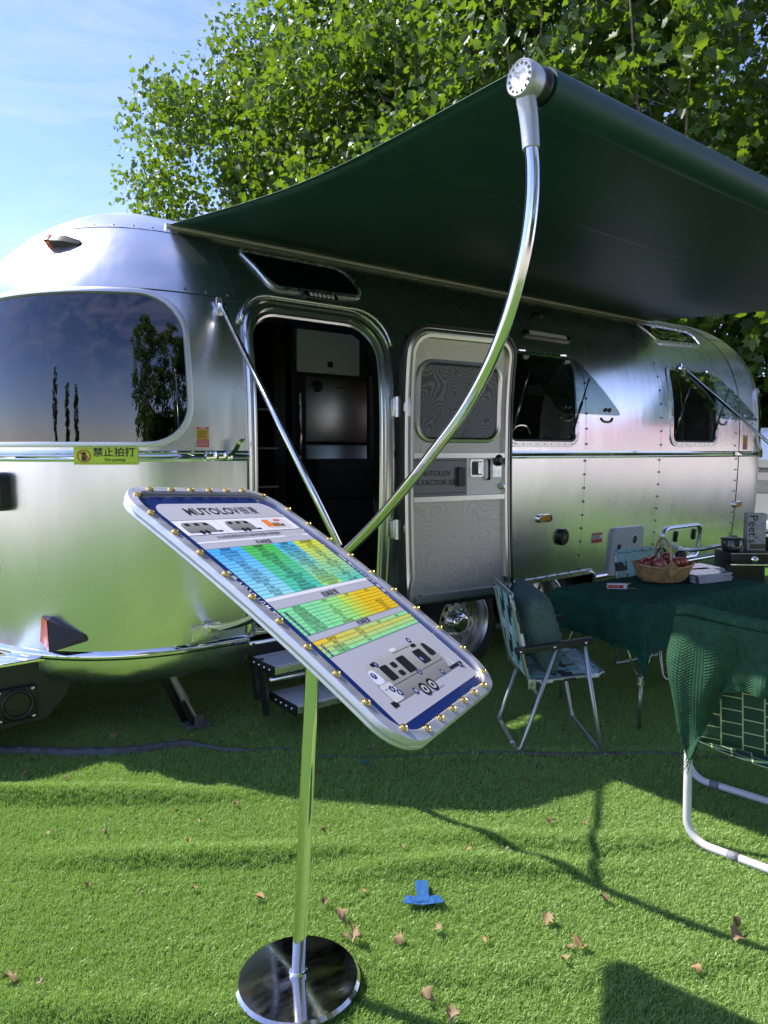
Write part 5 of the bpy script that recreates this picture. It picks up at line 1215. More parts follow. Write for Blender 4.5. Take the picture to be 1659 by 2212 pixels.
# ================================================================ table, cloth and the things on it
TA = R(-4.5); TO = Vector((3.33, 2.06, 0)); TX = Vector((math.cos(TA), math.sin(TA), 0)); TY = Vector((-math.sin(TA), math.cos(TA), 0)); TL, TW, TZ = 1.22, 0.62, 0.695
def Tp(a, b, z): return TO + TX * a + TY * b + Vector((0, 0, z))
tb = empty('camping_table', TO, TA); tag(tb, 'camping table with thin metal legs under a dark green cloth', 'table')
q = MB(); q.box((TL / 2, TW / 2, TZ - 0.018), (TL, TW, 0.022), 0.004); q.build('table_top', SATIN, tb, True, 30)
LEGM = mat('table_leg', (0.34, 0.36, 0.31), 0.35, 0.8)
for a in (0.035, TL - 0.035):
    for b in (0.03, TW - 0.03):
        q = MB(); q.tube([(a, b, TZ - 0.03), (a, b, 0.26)], 0.014, 12); q.tube([(a, b, 0.30), (a, b, 0.012)], 0.0105, 12); lg = q.build('leg', LEGM, tb, True)
        q = MB(); q.lathe([(0.021, 0), (0.021, 0.045), (0.016, 0.05)], 14, Matrix.Translation((a, b, 0.255))); q.build('clamp', SATIN, lg, True, 40)
        sx = 1 if a < TL / 2 else -1; sy = 1 if b < TW / 2 else -1
        for e in ((a + sx * 0.22, b, TZ - 0.06), (a, b + sy * 0.20, TZ - 0.06)):
            q = MB(); q.tube([(a + (0.018 * sx if e[1] == b else 0), b + (0.018 * sy if e[0] == a else 0), 0.285), e], 0.0055, 8); q.build('brace', CHROME, lg, True)
# cloth
CLO = mat('table_cloth', (0.018, 0.078, 0.048), 0.9, var=0.35, vscale=26, bump=1.0, bscale=70, spec=0.12, stretch=(1.6, 0.5, 1))
def cloth():
    hang = 0.235; ins = 0.012; cs = []; vs = []; idx = {}
    na, nb, nh = 44, 26, 9
    A = [(-hang + hang * i / nh) for i in range(nh)] + [TL * i / na for i in range(na + 1)] + [TL + hang * (i + 1) / nh for i in range(nh)]
    B = [(-hang + hang * i / nh) for i in range(nh)] + [TW * i / nb for i in range(nb + 1)] + [TW + hang * (i + 1) / nh for i in range(nh)]
    for j, b in enumerate(B):
        for i, a in enumerate(A):
            ox = -a if a < 0 else (a - TL if a > TL else 0); oy = -b if b < 0 else (b - TW if b > TW else 0)
            sx = -1 if a < 0 else 1; sy = -1 if b < 0 else 1
            ca, cb = min(max(a, 0), TL), min(max(b, 0), TW)
            if ox == 0 and oy == 0:
                z = 0.002 * math.sin(a * 23 + b * 9) * math.sin(b * 17) + 0.0015 * math.sin(a * 51 + 1); p = (a, b, TZ - 0.003 + z + 0.004)
            else:
                if ox > 0 and oy > 0:      # corner: hangs as a fold
                    d = ox + oy; L = math.hypot(ox, oy) * 1.18; k = (ox - oy) / d
                    out = 0.03 + 0.055 * (1 - abs(k)) * min(1, d / 0.3); dirx, diry = (0.5 + 0.5 * k), (0.5 - 0.5 * k)
                    px, py = ca + sx * (ins + out * dirx * 1.1) , cb + sy * (ins + out * diry * 1.1)
                    w = 0.020 * math.sin(k * 7.5 + 1.0) * min(1, d / 0.2); px += sx * w * diry; py += sy * w * dirx
                    p = (px, py, TZ - L)
                else:
                    d = ox + oy; s = b if ox > 0 else a
                    f = (0.016 * math.sin(s * 15 + 0.6) + 0.010 * math.sin(s * 34 + 2) + 0.006 * math.sin(s * 61)) * (d / hang) ** 1.1
                    o_ = ins + 0.010 * (d / hang) + f * 0.9 + 0.010
                    zz = TZ - d - 0.012 * (d / hang) * math.sin(s * 8 + 1)
                    if d < hang * 0.16: o_ *= d / (hang * 0.16)
                    p = (ca + (sx * o_ if ox > 0 else 0), cb + (sy * o_ if oy > 0 else 0), zz)
            vs.append(p)
    n = len(A); fs = [(j * n + i, j * n + i + 1, (j + 1) * n + i + 1, (j + 1) * n + i) for j in range(len(B) - 1) for i in range(n - 1)]
    o = mesh_obj('tablecloth', vs, fs, CLO, None, True); o.location = TO; o.rotation_euler = (0, 0, TA)
    m = o.modifiers.new('smooth', 'SUBSURF'); m.levels = 1; m.render_levels = 1
    # fringe along the hem
    q = MB(); rr = random.Random(5); rim = [j * n for j in range(len(B))] + [(len(B) - 1) * n + i for i in range(n)] + [j * n + n - 1 for j in range(len(B) - 1, -1, -1)] + [i for i in range(n - 1, -1, -1)]
    for k in range(len(rim) - 1):
        p0, p1 = Vector(vs[rim[k]]), Vector(vs[rim[k + 1]]); c = max(2, int((p1 - p0).length / 0.006))
        for t in range(c):
            p = p0.lerp(p1, (t + rr.random()) / c); L = rr.uniform(0.018, 0.036); e = p + Vector((rr.uniform(-.01, .01), rr.uniform(-.01, .01), -L)); w = (p1 - p0).normalized() * 0.0012
            q.add([p - w + Vector((0, 0, .004)), p + w + Vector((0, 0, .004)), e + w, e - w], [(0, 1, 2, 3)])
    f = q.build('fringe', CLO, o); f['kind'] = 'stuff'
    return o
tag(cloth(), 'dark green textured tablecloth with fringed hem draped over the table', 'tablecloth')
ZT_ = TZ + 0.003
# ---- wicker basket
BKC = Tp(0.665, 0.36, ZT_)
WICK = mat('wicker', (0.42, 0.25, 0.10), 0.55, var=0.35, vscale=35, bump=0.3, bscale=150); WICKH = mat('wicker_pale', (0.50, 0.34, 0.15), 0.5, var=0.2, vscale=20)
bk = empty('wicker_basket', BKC, R(-38)); tag(bk, 'oval wicker basket with tall hooped handle full of apples', 'basket')
def bpt(t, s, o=0.0):          # t angle, s 0 bottom .. 1 rim
    rx = 0.180 * (0.52 + 0.48 * s ** 0.55); ry = 0.125 * (0.50 + 0.50 * s ** 0.55); z = 0.008 + 0.105 * s ** 1.35 + 0.016 * s * (math.cos(2 * t)) * 0.6
    return Vector(((rx + o) * math.cos(t), (ry + o) * math.sin(t), z))
q = MB()
for k in range(24):
    s = 0.03 + 0.93 * k / 23; pts = []
    for i in range(120):
        t = 2 * math.pi * i / 120; pts.append(bpt(t, s + 0.012 * math.sin(t * 12 + k), 0.0035 * math.sin(t * 15 + math.pi * k)))
    q.tube(pts, 0.0030, 5, True)
q.build('weave', WICK, bk, True)
q = MB()
for k in range(30):
    t = 2 * math.pi * k / 30; q.tube([bpt(t, s, 0.0) for s in (0.0, 0.25, 0.5, 0.75, 1.0)], 0.0028, 5)
k_ = q.build('stakes', WICK, bk, True)
q = MB(); q.lathe([(0.001, 0.004), (0.09, 0.006), (0.085, 0.012), (0.001, 0.012)], 24, Matrix.Diagonal((1, 0.7, 1, 1))); q.build('bottom', WICK, bk, True)
q = MB(); q.tube([bpt(2 * math.pi * i / 64, 1.0, 0.002) for i in range(64)], 0.0075, 8, True); q.build('rim', WICK, bk, True)
hp = catmull([(0, -0.122, 0.06), (0, -0.132, 0.12), (0, -0.105, 0.215), (0, -0.05, 0.262), (0, 0, 0.272), (0, 0.05, 0.262), (0, 0.105, 0.215), (0, 0.132, 0.12), (0, 0.122, 0.06)], 6)
q = MB(); q.tube(hp, 0.0072, 8); q.build('handle', WICKH, bk, True)
for sg in (-1, 1):
    q = MB()
    for k in range(7):
        d = 0.010 + 0.0068 * k; q.tube([(0, sg * (0.139 - d * 0.05), 0.102 + d), (d, sg * 0.134, 0.102), (0, sg * (0.130 - d * 0.10), 0.102 - d), (-d, sg * 0.134, 0.102)], 0.0032, 5, True)
    q.build('woven_eye', WICKH, bk, True)
# apples
APP = []
def apple_mat(i, c1, c2):
    m = mat('apple_skin_%d' % i, c1, 0.28, coat=0.3); n, l = m.node_tree.nodes, m.node_tree.links; p = n['Principled BSDF']
    t = n.new('ShaderNodeTexCoord'); a = n.new('ShaderNodeTexNoise'); a.inputs['Scale'].default_value = 9; a.inputs['Detail'].default_value = 6; mpn = n.new('ShaderNodeMapping'); mpn.inputs['Scale'].default_value = (6, 6, 0.8)
    l.new(t.outputs['Object'], mpn.inputs[0]); l.new(mpn.outputs[0], a.inputs['Vector']); rp = n.new('ShaderNodeValToRGB'); rp.color_ramp.elements[0].color = (*c1, 1); rp.color_ramp.elements[1].color = (*c2, 1); rp.color_ramp.elements[0].position = .4; rp.color_ramp.elements[1].position = .72
    l.new(a.outputs['Fac'], rp.inputs[0]); l.new(rp.outputs[0], p.inputs['Base Color']); return m
prof = [(0.001, 0.016), (0.008, 0.013), (0.018, 0.013), (0.028, 0.020), (0.036, 0.034), (0.0385, 0.046), (0.036, 0.060), (0.028, 0.070), (0.018, 0.074), (0.009, 0.071), (0.002, 0.062)]
prof = [(r_, z - 0.044) for r_, z in prof]
AM = [apple_mat(0, (0.22, 0.015, 0.018), (0.36, 0.06, 0.04)), apple_mat(1, (0.30, 0.05, 0.05), (0.40, 0.20, 0.14)), apple_mat(2, (0.34, 0.035, 0.02), (0.50, 0.17, 0.05))]
stem = mat('stem', (0.06, 0.035, 0.015), 0.8)
alist = [((-0.105, -0.02, 0.115), 0, 'dark red apple at the left end of the wicker basket'), ((-0.045, -0.062, 0.118), 1, 'pinkish red apple at the front left of the wicker basket'), ((-0.035, 0.030, 0.122), 0, 'dark red apple behind the pinkish one in the basket'),
         ((0.045, -0.045, 0.120), 0, 'dark red apple beside the handle at the basket front'), ((0.115, 0.0, 0.122), 2, 'orange red apple at the right end of the wicker basket'), ((0.045, 0.045, 0.145), 0, 'topmost bright red apple at the back of the basket'), ((-0.09, 0.055, 0.112), 0, 'small dark red apple at the back left of the basket')]
ra = random.Random(2)
for (x, y, z), mi, lab in alist:
    q = MB(); q.lathe(prof, 24); a = q.build('apple', AM[mi], None, True); tag(a, lab, 'apple', 'apples in the basket')
    a.scale = [1.18 if mi == 1 else 1.05] * 3; a.location = BKC + Matrix.Rotation(R(-38), 3, 'Z') @ Vector((x, y, z)); a.rotation_euler = (ra.uniform(-.9, .9), ra.uniform(-.9, .9), ra.uniform(0, 6)) if mi != 1 else (R(80), R(-10), R(70))
    q = MB(); q.tube([(0, 0, 0.016), (0.003, 0.001, 0.034)], 0.0015, 6); q.build('stem', stem, a)
# ---- small carton
cb_ = Tp(0.255, 0.375, ZT_); q = MB(); q.box((0, 0, 0.016), (0.11, 0.032, 0.030), 0.001); bx_ = q.build('small_carton', PAPER, None); bx_.location = cb_; bx_.rotation_euler = (0, 0, R(-42)); tag(bx_, 'torn open small red and white carton lying on the tablecloth', 'carton')
q = MB(); q.add([(-0.053, -0.0166, 0.006), (0.035, -0.0166, 0.006), (0.035, -0.0166, 0.024), (-0.053, -0.0166, 0.024)], [(0, 1, 2, 3)]); q.build('red_print', REDP, bx_)
q = MB(); q.add([(0.055, -0.014, 0.004), (0.105, -0.022, 0.003), (0.11, 0.004, 0.004), (0.055, 0.014, 0.006), (0.09, 0.02, 0.03), (0.062, 0.016, 0.034)], [(0, 1, 2, 3), (3, 4, 5)]); q.build('torn_flap', mat('card_inside', (0.35, 0.22, 0.15), 0.8), bx_)
v, f = text_geo('HAND CREAM', 0.007); q = MB(); q.add([(x - 0.01, -0.0170, 0.012 + y) for x, y in v], f); q.build('lettering', WHITEINK, bx_)
# ---- magazines in two stacks
def cover_mat(i):
    m = mat('magazine_cover_%d' % i, (0.4, 0.4, 0.45), 0.22, coat=0.6); n, l = m.node_tree.nodes, m.node_tree.links; p = n['Principled BSDF']; t = n.new('ShaderNodeTexCoord'); a = n.new('ShaderNodeTexVoronoi'); a.inputs['Scale'].default_value = 11 + 3 * i; a.distance = 'MANHATTAN'
    mp_ = n.new('ShaderNodeMapping'); mp_.inputs['Scale'].default_value = (1, 1.7, 0.05); mp_.inputs['Location'].default_value = (i * 0.37, i * .2, 0); l.new(t.outputs['Object'], mp_.inputs[0]); l.new(mp_.outputs[0], a.inputs['Vector']); rp = n.new('ShaderNodeValToRGB'); rp.color_ramp.interpolation = 'CONSTANT'
    e = rp.color_ramp.elements; e[0].color = (0.10, 0.11, 0.14, 1); e[1].position = 0.35; e[1].color = (0.42, 0.42, 0.50, 1)
    for pos, c in ((0.55, (0.16, 0.30, 0.58)), (0.68, (0.40, 0.37, 0.33)), (0.82, (0.55, 0.56, 0.60))): k = e.new(pos); k.color = (*c, 1)
    s = n.new('ShaderNodeSeparateColor'); l.new(a.outputs['Color'], s.inputs[0]); l.new(s.outputs[0], rp.inputs[0]); l.new(rp.outputs[0], p.inputs['Base Color']); return m
CV = [cover_mat(0), cover_mat(1)]; EDGE = mat('page_edges', (0.45, 0.45, 0.46), 0.6, var=0.2, vscale=200)
rm = random.Random(11)
for si, (a, b, rot, nm, where) in enumerate(((0.945, 0.275, R(-14), 8, 'front'), (1.075, 0.405, R(-20), 8, 'rear'))):
    for k in range(nm):
        q = MB(); q.box((0, 0, 0.0033), (0.285, 0.21, 0.0062), 0.0012); o = q.build('magazine', CV[si], None); o.location = Tp(a + rm.uniform(-.006, .006), b + rm.uniform(-.005, .005), ZT_ + k * 0.0068); o.rotation_euler = (0, 0, rot + R(rm.uniform(-2.5, 2.5)))
        tag(o, '%s glossy magazine in the %s stack on the green table' % (('topmost', 'second from top', 'third from top', 'fourth from top', 'fourth from bottom', 'third from bottom', 'second from bottom', 'lowest')[nm - 1 - k], where), 'magazine', '%s stack of magazines' % where)
        q = MB(); q.box((0, -0.1045, 0.0033), (0.28, 0.002, 0.005)); q.build('pages', EDGE, o)
# ---- glass teapot, napkin, tumbler
GL = mat('clear_glass', (0.9, 0.95, 0.95), 0.02, trans=1.0)
tp_ = empty('glass_teapot', Tp(0.80, 0.47, ZT_)); tag(tp_, 'ribbed clear glass teapot with brown leather hoop handle', 'teapot')
def ribbed(prof, seg, rib, M=None):
    q = MB(); vs = []; fs = []
    for r_, z in prof:
        for k in range(seg): t = 2 * math.pi * k / seg; rr_ = r_ * (1 + rib * math.sin(t * 18 + z * 40)); vs.append((rr_ * math.cos(t), rr_ * math.sin(t), z))
    for i in range(len(prof) - 1):
        for k in range(seg): fs.append((i * seg + k, i * seg + (k + 1) % seg, (i + 1) * seg + (k + 1) % seg, (i + 1) * seg + k))
    fs.append(tuple(reversed(range(seg)))); return q.add(vs, fs)
ribbed([(0.05, 0.002), (0.066, 0.012), (0.074, 0.035), (0.068, 0.062), (0.045, 0.082), (0.034, 0.088)], 72, 0.03).build('body', GL, tp_, True)
q = MB(); q.lathe([(0.034, 0.088), (0.036, 0.094), (0.026, 0.100), (0.010, 0.103), (0.011, 0.116), (0.004, 0.120)], 24); q.build('lid', GL, tp_, True, 40)
q = MB(); q.tube(catmull([(0.06, 0.0, 0.04), (0.09, 0, 0.06), (0.11, 0, 0.09)], 5), [0.016] * 5 + [0.011] * 5 + [0.008], 12); q.build('spout', GL, tp_, True)
q = MB(); hs_ = catmull([(-0.055, 0, 0.085), (-0.062, 0, 0.13), (-0.04, 0, 0.172), (0, 0, 0.186), (0.04, 0, 0.172), (0.062, 0, 0.13), (0.055, 0, 0.085)], 6)
q.add([p + Vector((0, s_, 0)) for p in hs_ for s_ in (-0.009, 0.009)], [(2 * i, 2 * i + 1, 2 * i + 3, 2 * i + 2) for i in range(len(hs_) - 1)]); hd = q.build('handle', mat('brown_leather', (0.10, 0.035, 0.02), 0.5), tp_, True); hd.modifiers.new('t', 'SOLIDIFY').thickness = 0.004
N = 16; vs = []; rn = random.Random(9)
for j in range(N + 1):
    for i in range(N + 1):
        a, b = i / N - .5, j / N - .5; vs.append((a * 0.15, b * 0.12, 0.012 + 0.045 * max(0, 1 - 4 * (a * a + b * b)) * (0.6 + 0.4 * math.sin(9 * a + 5 * b)) + 0.012 * math.sin(17 * a + 4) * math.sin(21 * b + 1)))
nk = mesh_obj('napkin', vs, [(j * (N + 1) + i, j * (N + 1) + i + 1, (j + 1) * (N + 1) + i + 1, (j + 1) * (N + 1) + i) for j in range(N) for i in range(N)], mat('pale_blue_cloth', (0.30, 0.45, 0.50), 0.85, bump=0.3, bscale=300), None, True); nk.location = Tp(1.0, 0.535, ZT_); nk.rotation_euler = (0, 0, R(20)); tag(nk, 'crumpled pale blue napkin beside the teapot', 'napkin')
md = nk.modifiers.new('t', 'SOLIDIFY'); md.thickness = 0.002
mg = empty('coffee_grinder', Tp(1.155, 0.565, ZT_ + 0.0)); tag(mg, 'black and white hand coffee grinder with red handle behind the magazines', 'grinder')
q = MB(); q.lathe([(0.030, 0.045), (0.034, 0.05), (0.036, 0.10), (0.034, 0.128), (0.020, 0.136)], 24); q.build('body', BLACKP, mg, True, 40)
q = MB(); q.lathe([(0.026, 0.012), (0.030, 0.016), (0.032, 0.045)], 24); q.build('jar', WHITEPL, mg, True, 40)
q = MB(); q.lathe([(0.036, 0.0), (0.038, 0.006), (0.030, 0.014)], 24); q.tube(catmull([(0.034, 0, 0.01), (0.065, 0, 0.015), (0.07, 0, 0.05), (0.03, 0, 0.06)], 5), 0.005, 8); q.build('handle', mat('red_plastic', (0.45, 0.03, 0.03), 0.35), mg, True)
# ---- coffee corner on a second small table
s2 = empty('side_stand', (5.06, 2.36, 0), R(-30)); tag(s2, 'low black stand carrying the espresso machine at the table end', 'stand')
q = MB(); q.box((0, 0, 0.535), (0.62, 0.46, 0.03), 0.005); q.build('top', BLACKM, s2, True, 30)
for a in (-0.3, 0.3):
    for b in (-0.2, 0.2): q = MB(); q.tube([(a * 0.95, b, 0.52), (a * 0.95, b, 0.0)], 0.012, 10); q.build('leg', BLACKP, s2, True)
em = empty('espresso_machine', (5.04, 2.36, 0.552), R(-40)); tag(em, 'black and chrome espresso machine at the right end of the table', 'coffee machine')
q = MB(); q.box((0, 0.05, 0.12), (0.27, 0.20, 0.24), 0.008); q.build('body', BLACKP, em, True, 30)
q = MB(); q.box((0, -0.02, 0.215), (0.30, 0.27, 0.085), 0.010); q.build('brew_head', BLACKP, em, True, 30)
q = MB(); q.box((0, -0.158, 0.178), (0.305, 0.006, 0.014), 0.002); q.box((0, -0.158, 0.255), (0.305, 0.006, 0.006), 0.002); q.box((0, -0.06, 0.02), (0.27, 0.18, 0.035), 0.006); q.build('chrome_trim', CHROME, em, True, 30)
q = MB(); q.lathe([(0.024, 0), (0.024, 0.016), (0.018, 0.02)], 20, Matrix.Translation((0.0, -0.157, 0.215)) @ Matrix.Rotation(math.pi / 2, 4, 'X')); q.build('dial', CHROME, em, True, 40)
q = MB(); q.tube([(0.14, -0.10, 0.17), (0.15, -0.12, 0.05)], 0.005, 8); q.build('steam_wand', CHROME, em, True)
hp_ = empty('bean_hopper', Vector((5.04, 2.36, 0.552 + 0.258)) + Vector((-0.065, 0.05, 0)), R(-40)); tag(hp_, 'round smoky black bowl with lid standing on the espresso machine', 'bowl')
q = MB(); q.lathe([(0.055, 0.001), (0.066, 0.006), (0.072, 0.075), (0.070, 0.078)], 28); q.build('bowl', mat('smoky_plastic', (0.02, 0.02, 0.02), 0.15, coat=0.6), hp_, True, 40)
q = MB(); q.lathe([(0.076, 0.078), (0.077, 0.086), (0.05, 0.092)], 28); q.build('lid', BLACKP, hp_, True, 40)
bag = empty('coffee_box', Vector((5.04, 2.36, 0.552 + 0.258)) + Vector((0.085, -0.035, 0)), R(-42)); tag(bag, 'grey coffee box with black handwritten name standing on the espresso machine', 'box')
q = MB(); q.box((0, 0, 0.13), (0.125, 0.07, 0.26), 0.003); q.build('carton', mat('grey_carton', (0.42, 0.41, 0.39), 0.6, var=0.25, vscale=25), bag, True, 30)
v, f = text_geo("Peet's", 0.085, 'CENTER', 0.006); q = MB(); q.add([(y - 0.055, -0.0362, 0.15 - x) for x, y in v], [tuple(t) for t in f]); q.build('lettering', INK, bag)
q = MB(); q.add([(-0.045, -0.0360, 0.01), (0.06, -0.0360, 0.01), (0.06, -0.0360, 0.045), (-0.045, -0.0360, 0.045)], [(0, 1, 2, 3)]); q.build('print_band', mat('olive_print', (0.12, 0.10, 0.05), 0.5), bag)
bt_ = empty('blue_bottle', Vector((5.22, 2.52, 0.552))); tag(bt_, 'blue plastic container behind the espresso machine', 'container')
q = MB(); q.lathe([(0.05, 0.001), (0.055, 0.01), (0.055, 0.29), (0.03, 0.31)], 20); q.build('body', mat('blue_plastic', (0.03, 0.16, 0.40), 0.3), bt_, True, 40); q = MB(); q.lathe([(0.03, 0.31), (0.03, 0.335)], 16); q.build('cap', BLACKP, bt_, True, 40)

# ---- small things on the shelf just inside the doorway
q = MB()
for z in (1.30, 1.52, 1.74): q.box((1.93, 3.68, z), (0.22, 0.14, 0.012), 0.002)
P_(q, 'door_shelf', BLACKP, smooth=False)
for nm_, c_, x_, z_, r_, h_, lab in (('drink_can', (0.45, 0.02, 0.03), 1.86, 1.307, 0.032, 0.115, 'red drink can on the shelf inside the trailer doorway'), ('storage_jar', (0.30, 0.36, 0.33), 1.88, 1.527, 0.036, 0.10, 'pale jar on the middle shelf inside the doorway'), ('storage_jar', (0.22, 0.26, 0.30), 1.87, 1.747, 0.034, 0.12, 'grey jar on the top shelf inside the doorway')):
    e_ = empty(nm_, (x_, 3.66, z_)); tag(e_, lab, 'can' if nm_ == 'drink_can' else 'jar')
    q = MB(); q.lathe([(r_ * 0.8, 0), (r_, 0.006), (r_, h_ * 0.88), (r_ * 0.82, h_)], 20); q.build('body', mat('container_%s' % lab[:4].strip(), c_, 0.3), e_, True, 40)
    q = MB(); q.lathe([(r_ * 0.82, h_), (r_ * 0.84, h_ + 0.006), (r_ * 0.7, h_ + 0.007)], 20); q.build('lid', SATIN, e_, True, 40)
# ================================================================ white tube chair with knitted blanket
WHT_T = mat('white_tube', (0.66, 0.63, 0.64), 0.3, coat=0.2); GREYT = mat('grey_tape', (0.20, 0.20, 0.23), 0.6, bump=0.5, bscale=90)
wc = empty('white_tube_chair', (2.56, 1.06, 0)); tag(wc, 'white tubular folding chair with green checked fabric back', 'chair')
WI = Matrix.Translation((-2.56, -1.06, 0))
def wp(o): o.parent = wc; o.matrix_parent_inverse = WI; return o
wcw = 0.56; wd = Vector((0.14, -0.99, 0)).normalized()
def uframe(p0, zt, lean, name, tape=0.17):
    p0 = Vector(p0); e = p0 + wd * wcw; R_ = 0.085; L = Vector(lean)
    top = p0 + Vector((0, 0, zt)) + L; top2 = e + Vector((0, 0, zt)) + L
    pts = [top, p0 + L * 0.2 + Vector((0, 0, 0.22))] + [p0 + wd * (R_ - R_ * math.cos(a)) + Vector((0, 0, 0.022 + R_ - R_ * math.sin(a))) for a in np.linspace(0, math.pi / 2, 7)] + [e - wd * (R_ - R_ * math.cos(a)) + Vector((0, 0, 0.022 + R_ - R_ * math.sin(a))) for a in np.linspace(math.pi / 2, 0, 7)] + [e + L * 0.2 + Vector((0, 0, 0.22)), top2]
    q = MB(); q.tube(pts, 0.0155, 14); o = wp(q.build(name, WHT_T, None, True))
    for s in (tape, wcw - tape):
        c = p0 + wd * s + Vector((0, 0, 0.022)); q = MB(); q.tube([c - wd * 0.02, c + wd * 0.02], 0.0165, 14); q.build('tape', GREYT, o, True)
    return o
uframe((2.515, 1.345, 0), 0.91, (-0.02, -0.0, 0), 'rear_leg_frame'); uframe((3.02, 1.62, 0), 0.58, (0.0, 0, 0), 'front_leg_frame', 0.12)
for s in (0.0, wcw):
    q = MB(); a = Vector((2.50, 1.345, 0.60)) + wd * s; b = Vector((3.02, 1.62, 0.60)) + wd * s; q.tube([a, b], 0.014, 10); wp(q.build('arm_tube', WHT_T, None, True))
    q = MB(); a = Vector((2.515, 1.345, 0.40)) + wd * s; b = Vector((3.02, 1.62, 0.42)) + wd * s; q.tube([a, b], 0.013, 10); wp(q.build('seat_rail', WHT_T, None, True))
def check_mat():
    m = mat('checked_canvas', (0.010, 0.055, 0.028), 0.7); n, l = m.node_tree.nodes, m.node_tree.links; p = n['Principled BSDF']; t = n.new('ShaderNodeUVMap')
    b = n.new('ShaderNodeTexBrick'); b.offset = 0.42; b.offset_frequency = 2; b.squash = 1.0; b.inputs['Color1'].default_value = (0.012, 0.062, 0.030, 1); b.inputs['Color2'].default_value = (0.008, 0.045, 0.022, 1); b.inputs['Mortar'].default_value = (0.42, 0.44, 0.22, 1)
    b.inputs['Scale'].default_value = 1.0; b.inputs['Mortar Size'].default_value = 0.035; b.inputs['Mortar Smooth'].default_value = 0.0; b.inputs['Brick Width'].default_value = 0.8; b.inputs['Row Height'].default_value = 1.0
    l.new(t.outputs[0], b.inputs['Vector']); l.new(b.outputs['Color'], p.inputs['Base Color']); return m
def canvas(name, P, nu, nv, su, sv):
    vs = [P(i / nu, j / nv) for j in range(nv + 1) for i in range(nu + 1)]; fs = [(j * (nu + 1) + i, j * (nu + 1) + i + 1, (j + 1) * (nu + 1) + i + 1, (j + 1) * (nu + 1) + i) for j in range(nv) for i in range(nu)]
    o = mesh_obj(name, vs, fs, check_mat(), None, True); uv = o.data.uv_layers.new(name='UVMap')
    for lp in o.data.loops: k = lp.vertex_index; uv.data[lp.index].uv = ((k // (nu + 1)) / nv * sv, (k % (nu + 1)) / nu * su)
    o.modifiers.new('t', 'SOLIDIFY').thickness = 0.003
    return wp(o)
ZO = Vector((0, 0, 1))
canvas('back_canvas', lambda a, b: Vector((2.515, 1.345, 0)) + wd * (0.012 + (wcw - 0.024) * a) + ZO * (0.90 - 0.50 * b) + Vector((0.035 * math.sin(math.pi * a) - 0.02 * (1 - b) + 0.02 + 0.03 * b, 0, 0)), 16, 14, 7.5, 8.0)
canvas('seat_canvas', lambda a, b: (Vector((2.55, 1.365, 0.405)) + Vector((0.47, 0.25, 0.015)) * b) + wd * (0.01 + (wcw - 0.02) * a) - ZO * 0.03 * math.sin(math.pi * a), 12, 10, 7.5, 8.0)
# blanket: hangs over the corner of the back and the armrest
KN = mat('knit_green', (0.028, 0.080, 0.042), 0.9, var=0.25, vscale=40, spec=0.15)
def knit():
    n, l = KN.node_tree.nodes, KN.node_tree.links; p = n['Principled BSDF']; t = n.new('ShaderNodeUVMap')
    sx = n.new('ShaderNodeSeparateXYZ'); l.new(t.outputs[0], sx.inputs[0])
    def M2(op, a, b=None):
        k = n.new('ShaderNodeMath'); k.operation = op
        if isinstance(a, float): k.inputs[0].default_value = a
        else: l.new(a, k.inputs[0])
        if b is not None:
            if isinstance(b, float): k.inputs[1].default_value = b
            else: l.new(b, k.inputs[1])
        return k.outputs[0]
    zig = M2('MULTIPLY', M2('PINGPONG', sx.outputs[0], 0.035), 0.8)
    w1 = M2('SINE', M2('MULTIPLY', M2('ADD', sx.outputs[1], zig), 560.0)); w2 = M2('SINE', M2('MULTIPLY', sx.outputs[0], 620.0))
    hgt = M2('ADD', w1, M2('MULTIPLY', w2, 0.45))
    bn = n.new('ShaderNodeBump'); bn.inputs['Strength'].default_value = 0.42; bn.inputs['Distance'].default_value = 0.004; l.new(hgt, bn.inputs['Height']); l.new(bn.outputs[0], p.inputs['Normal'])
knit()
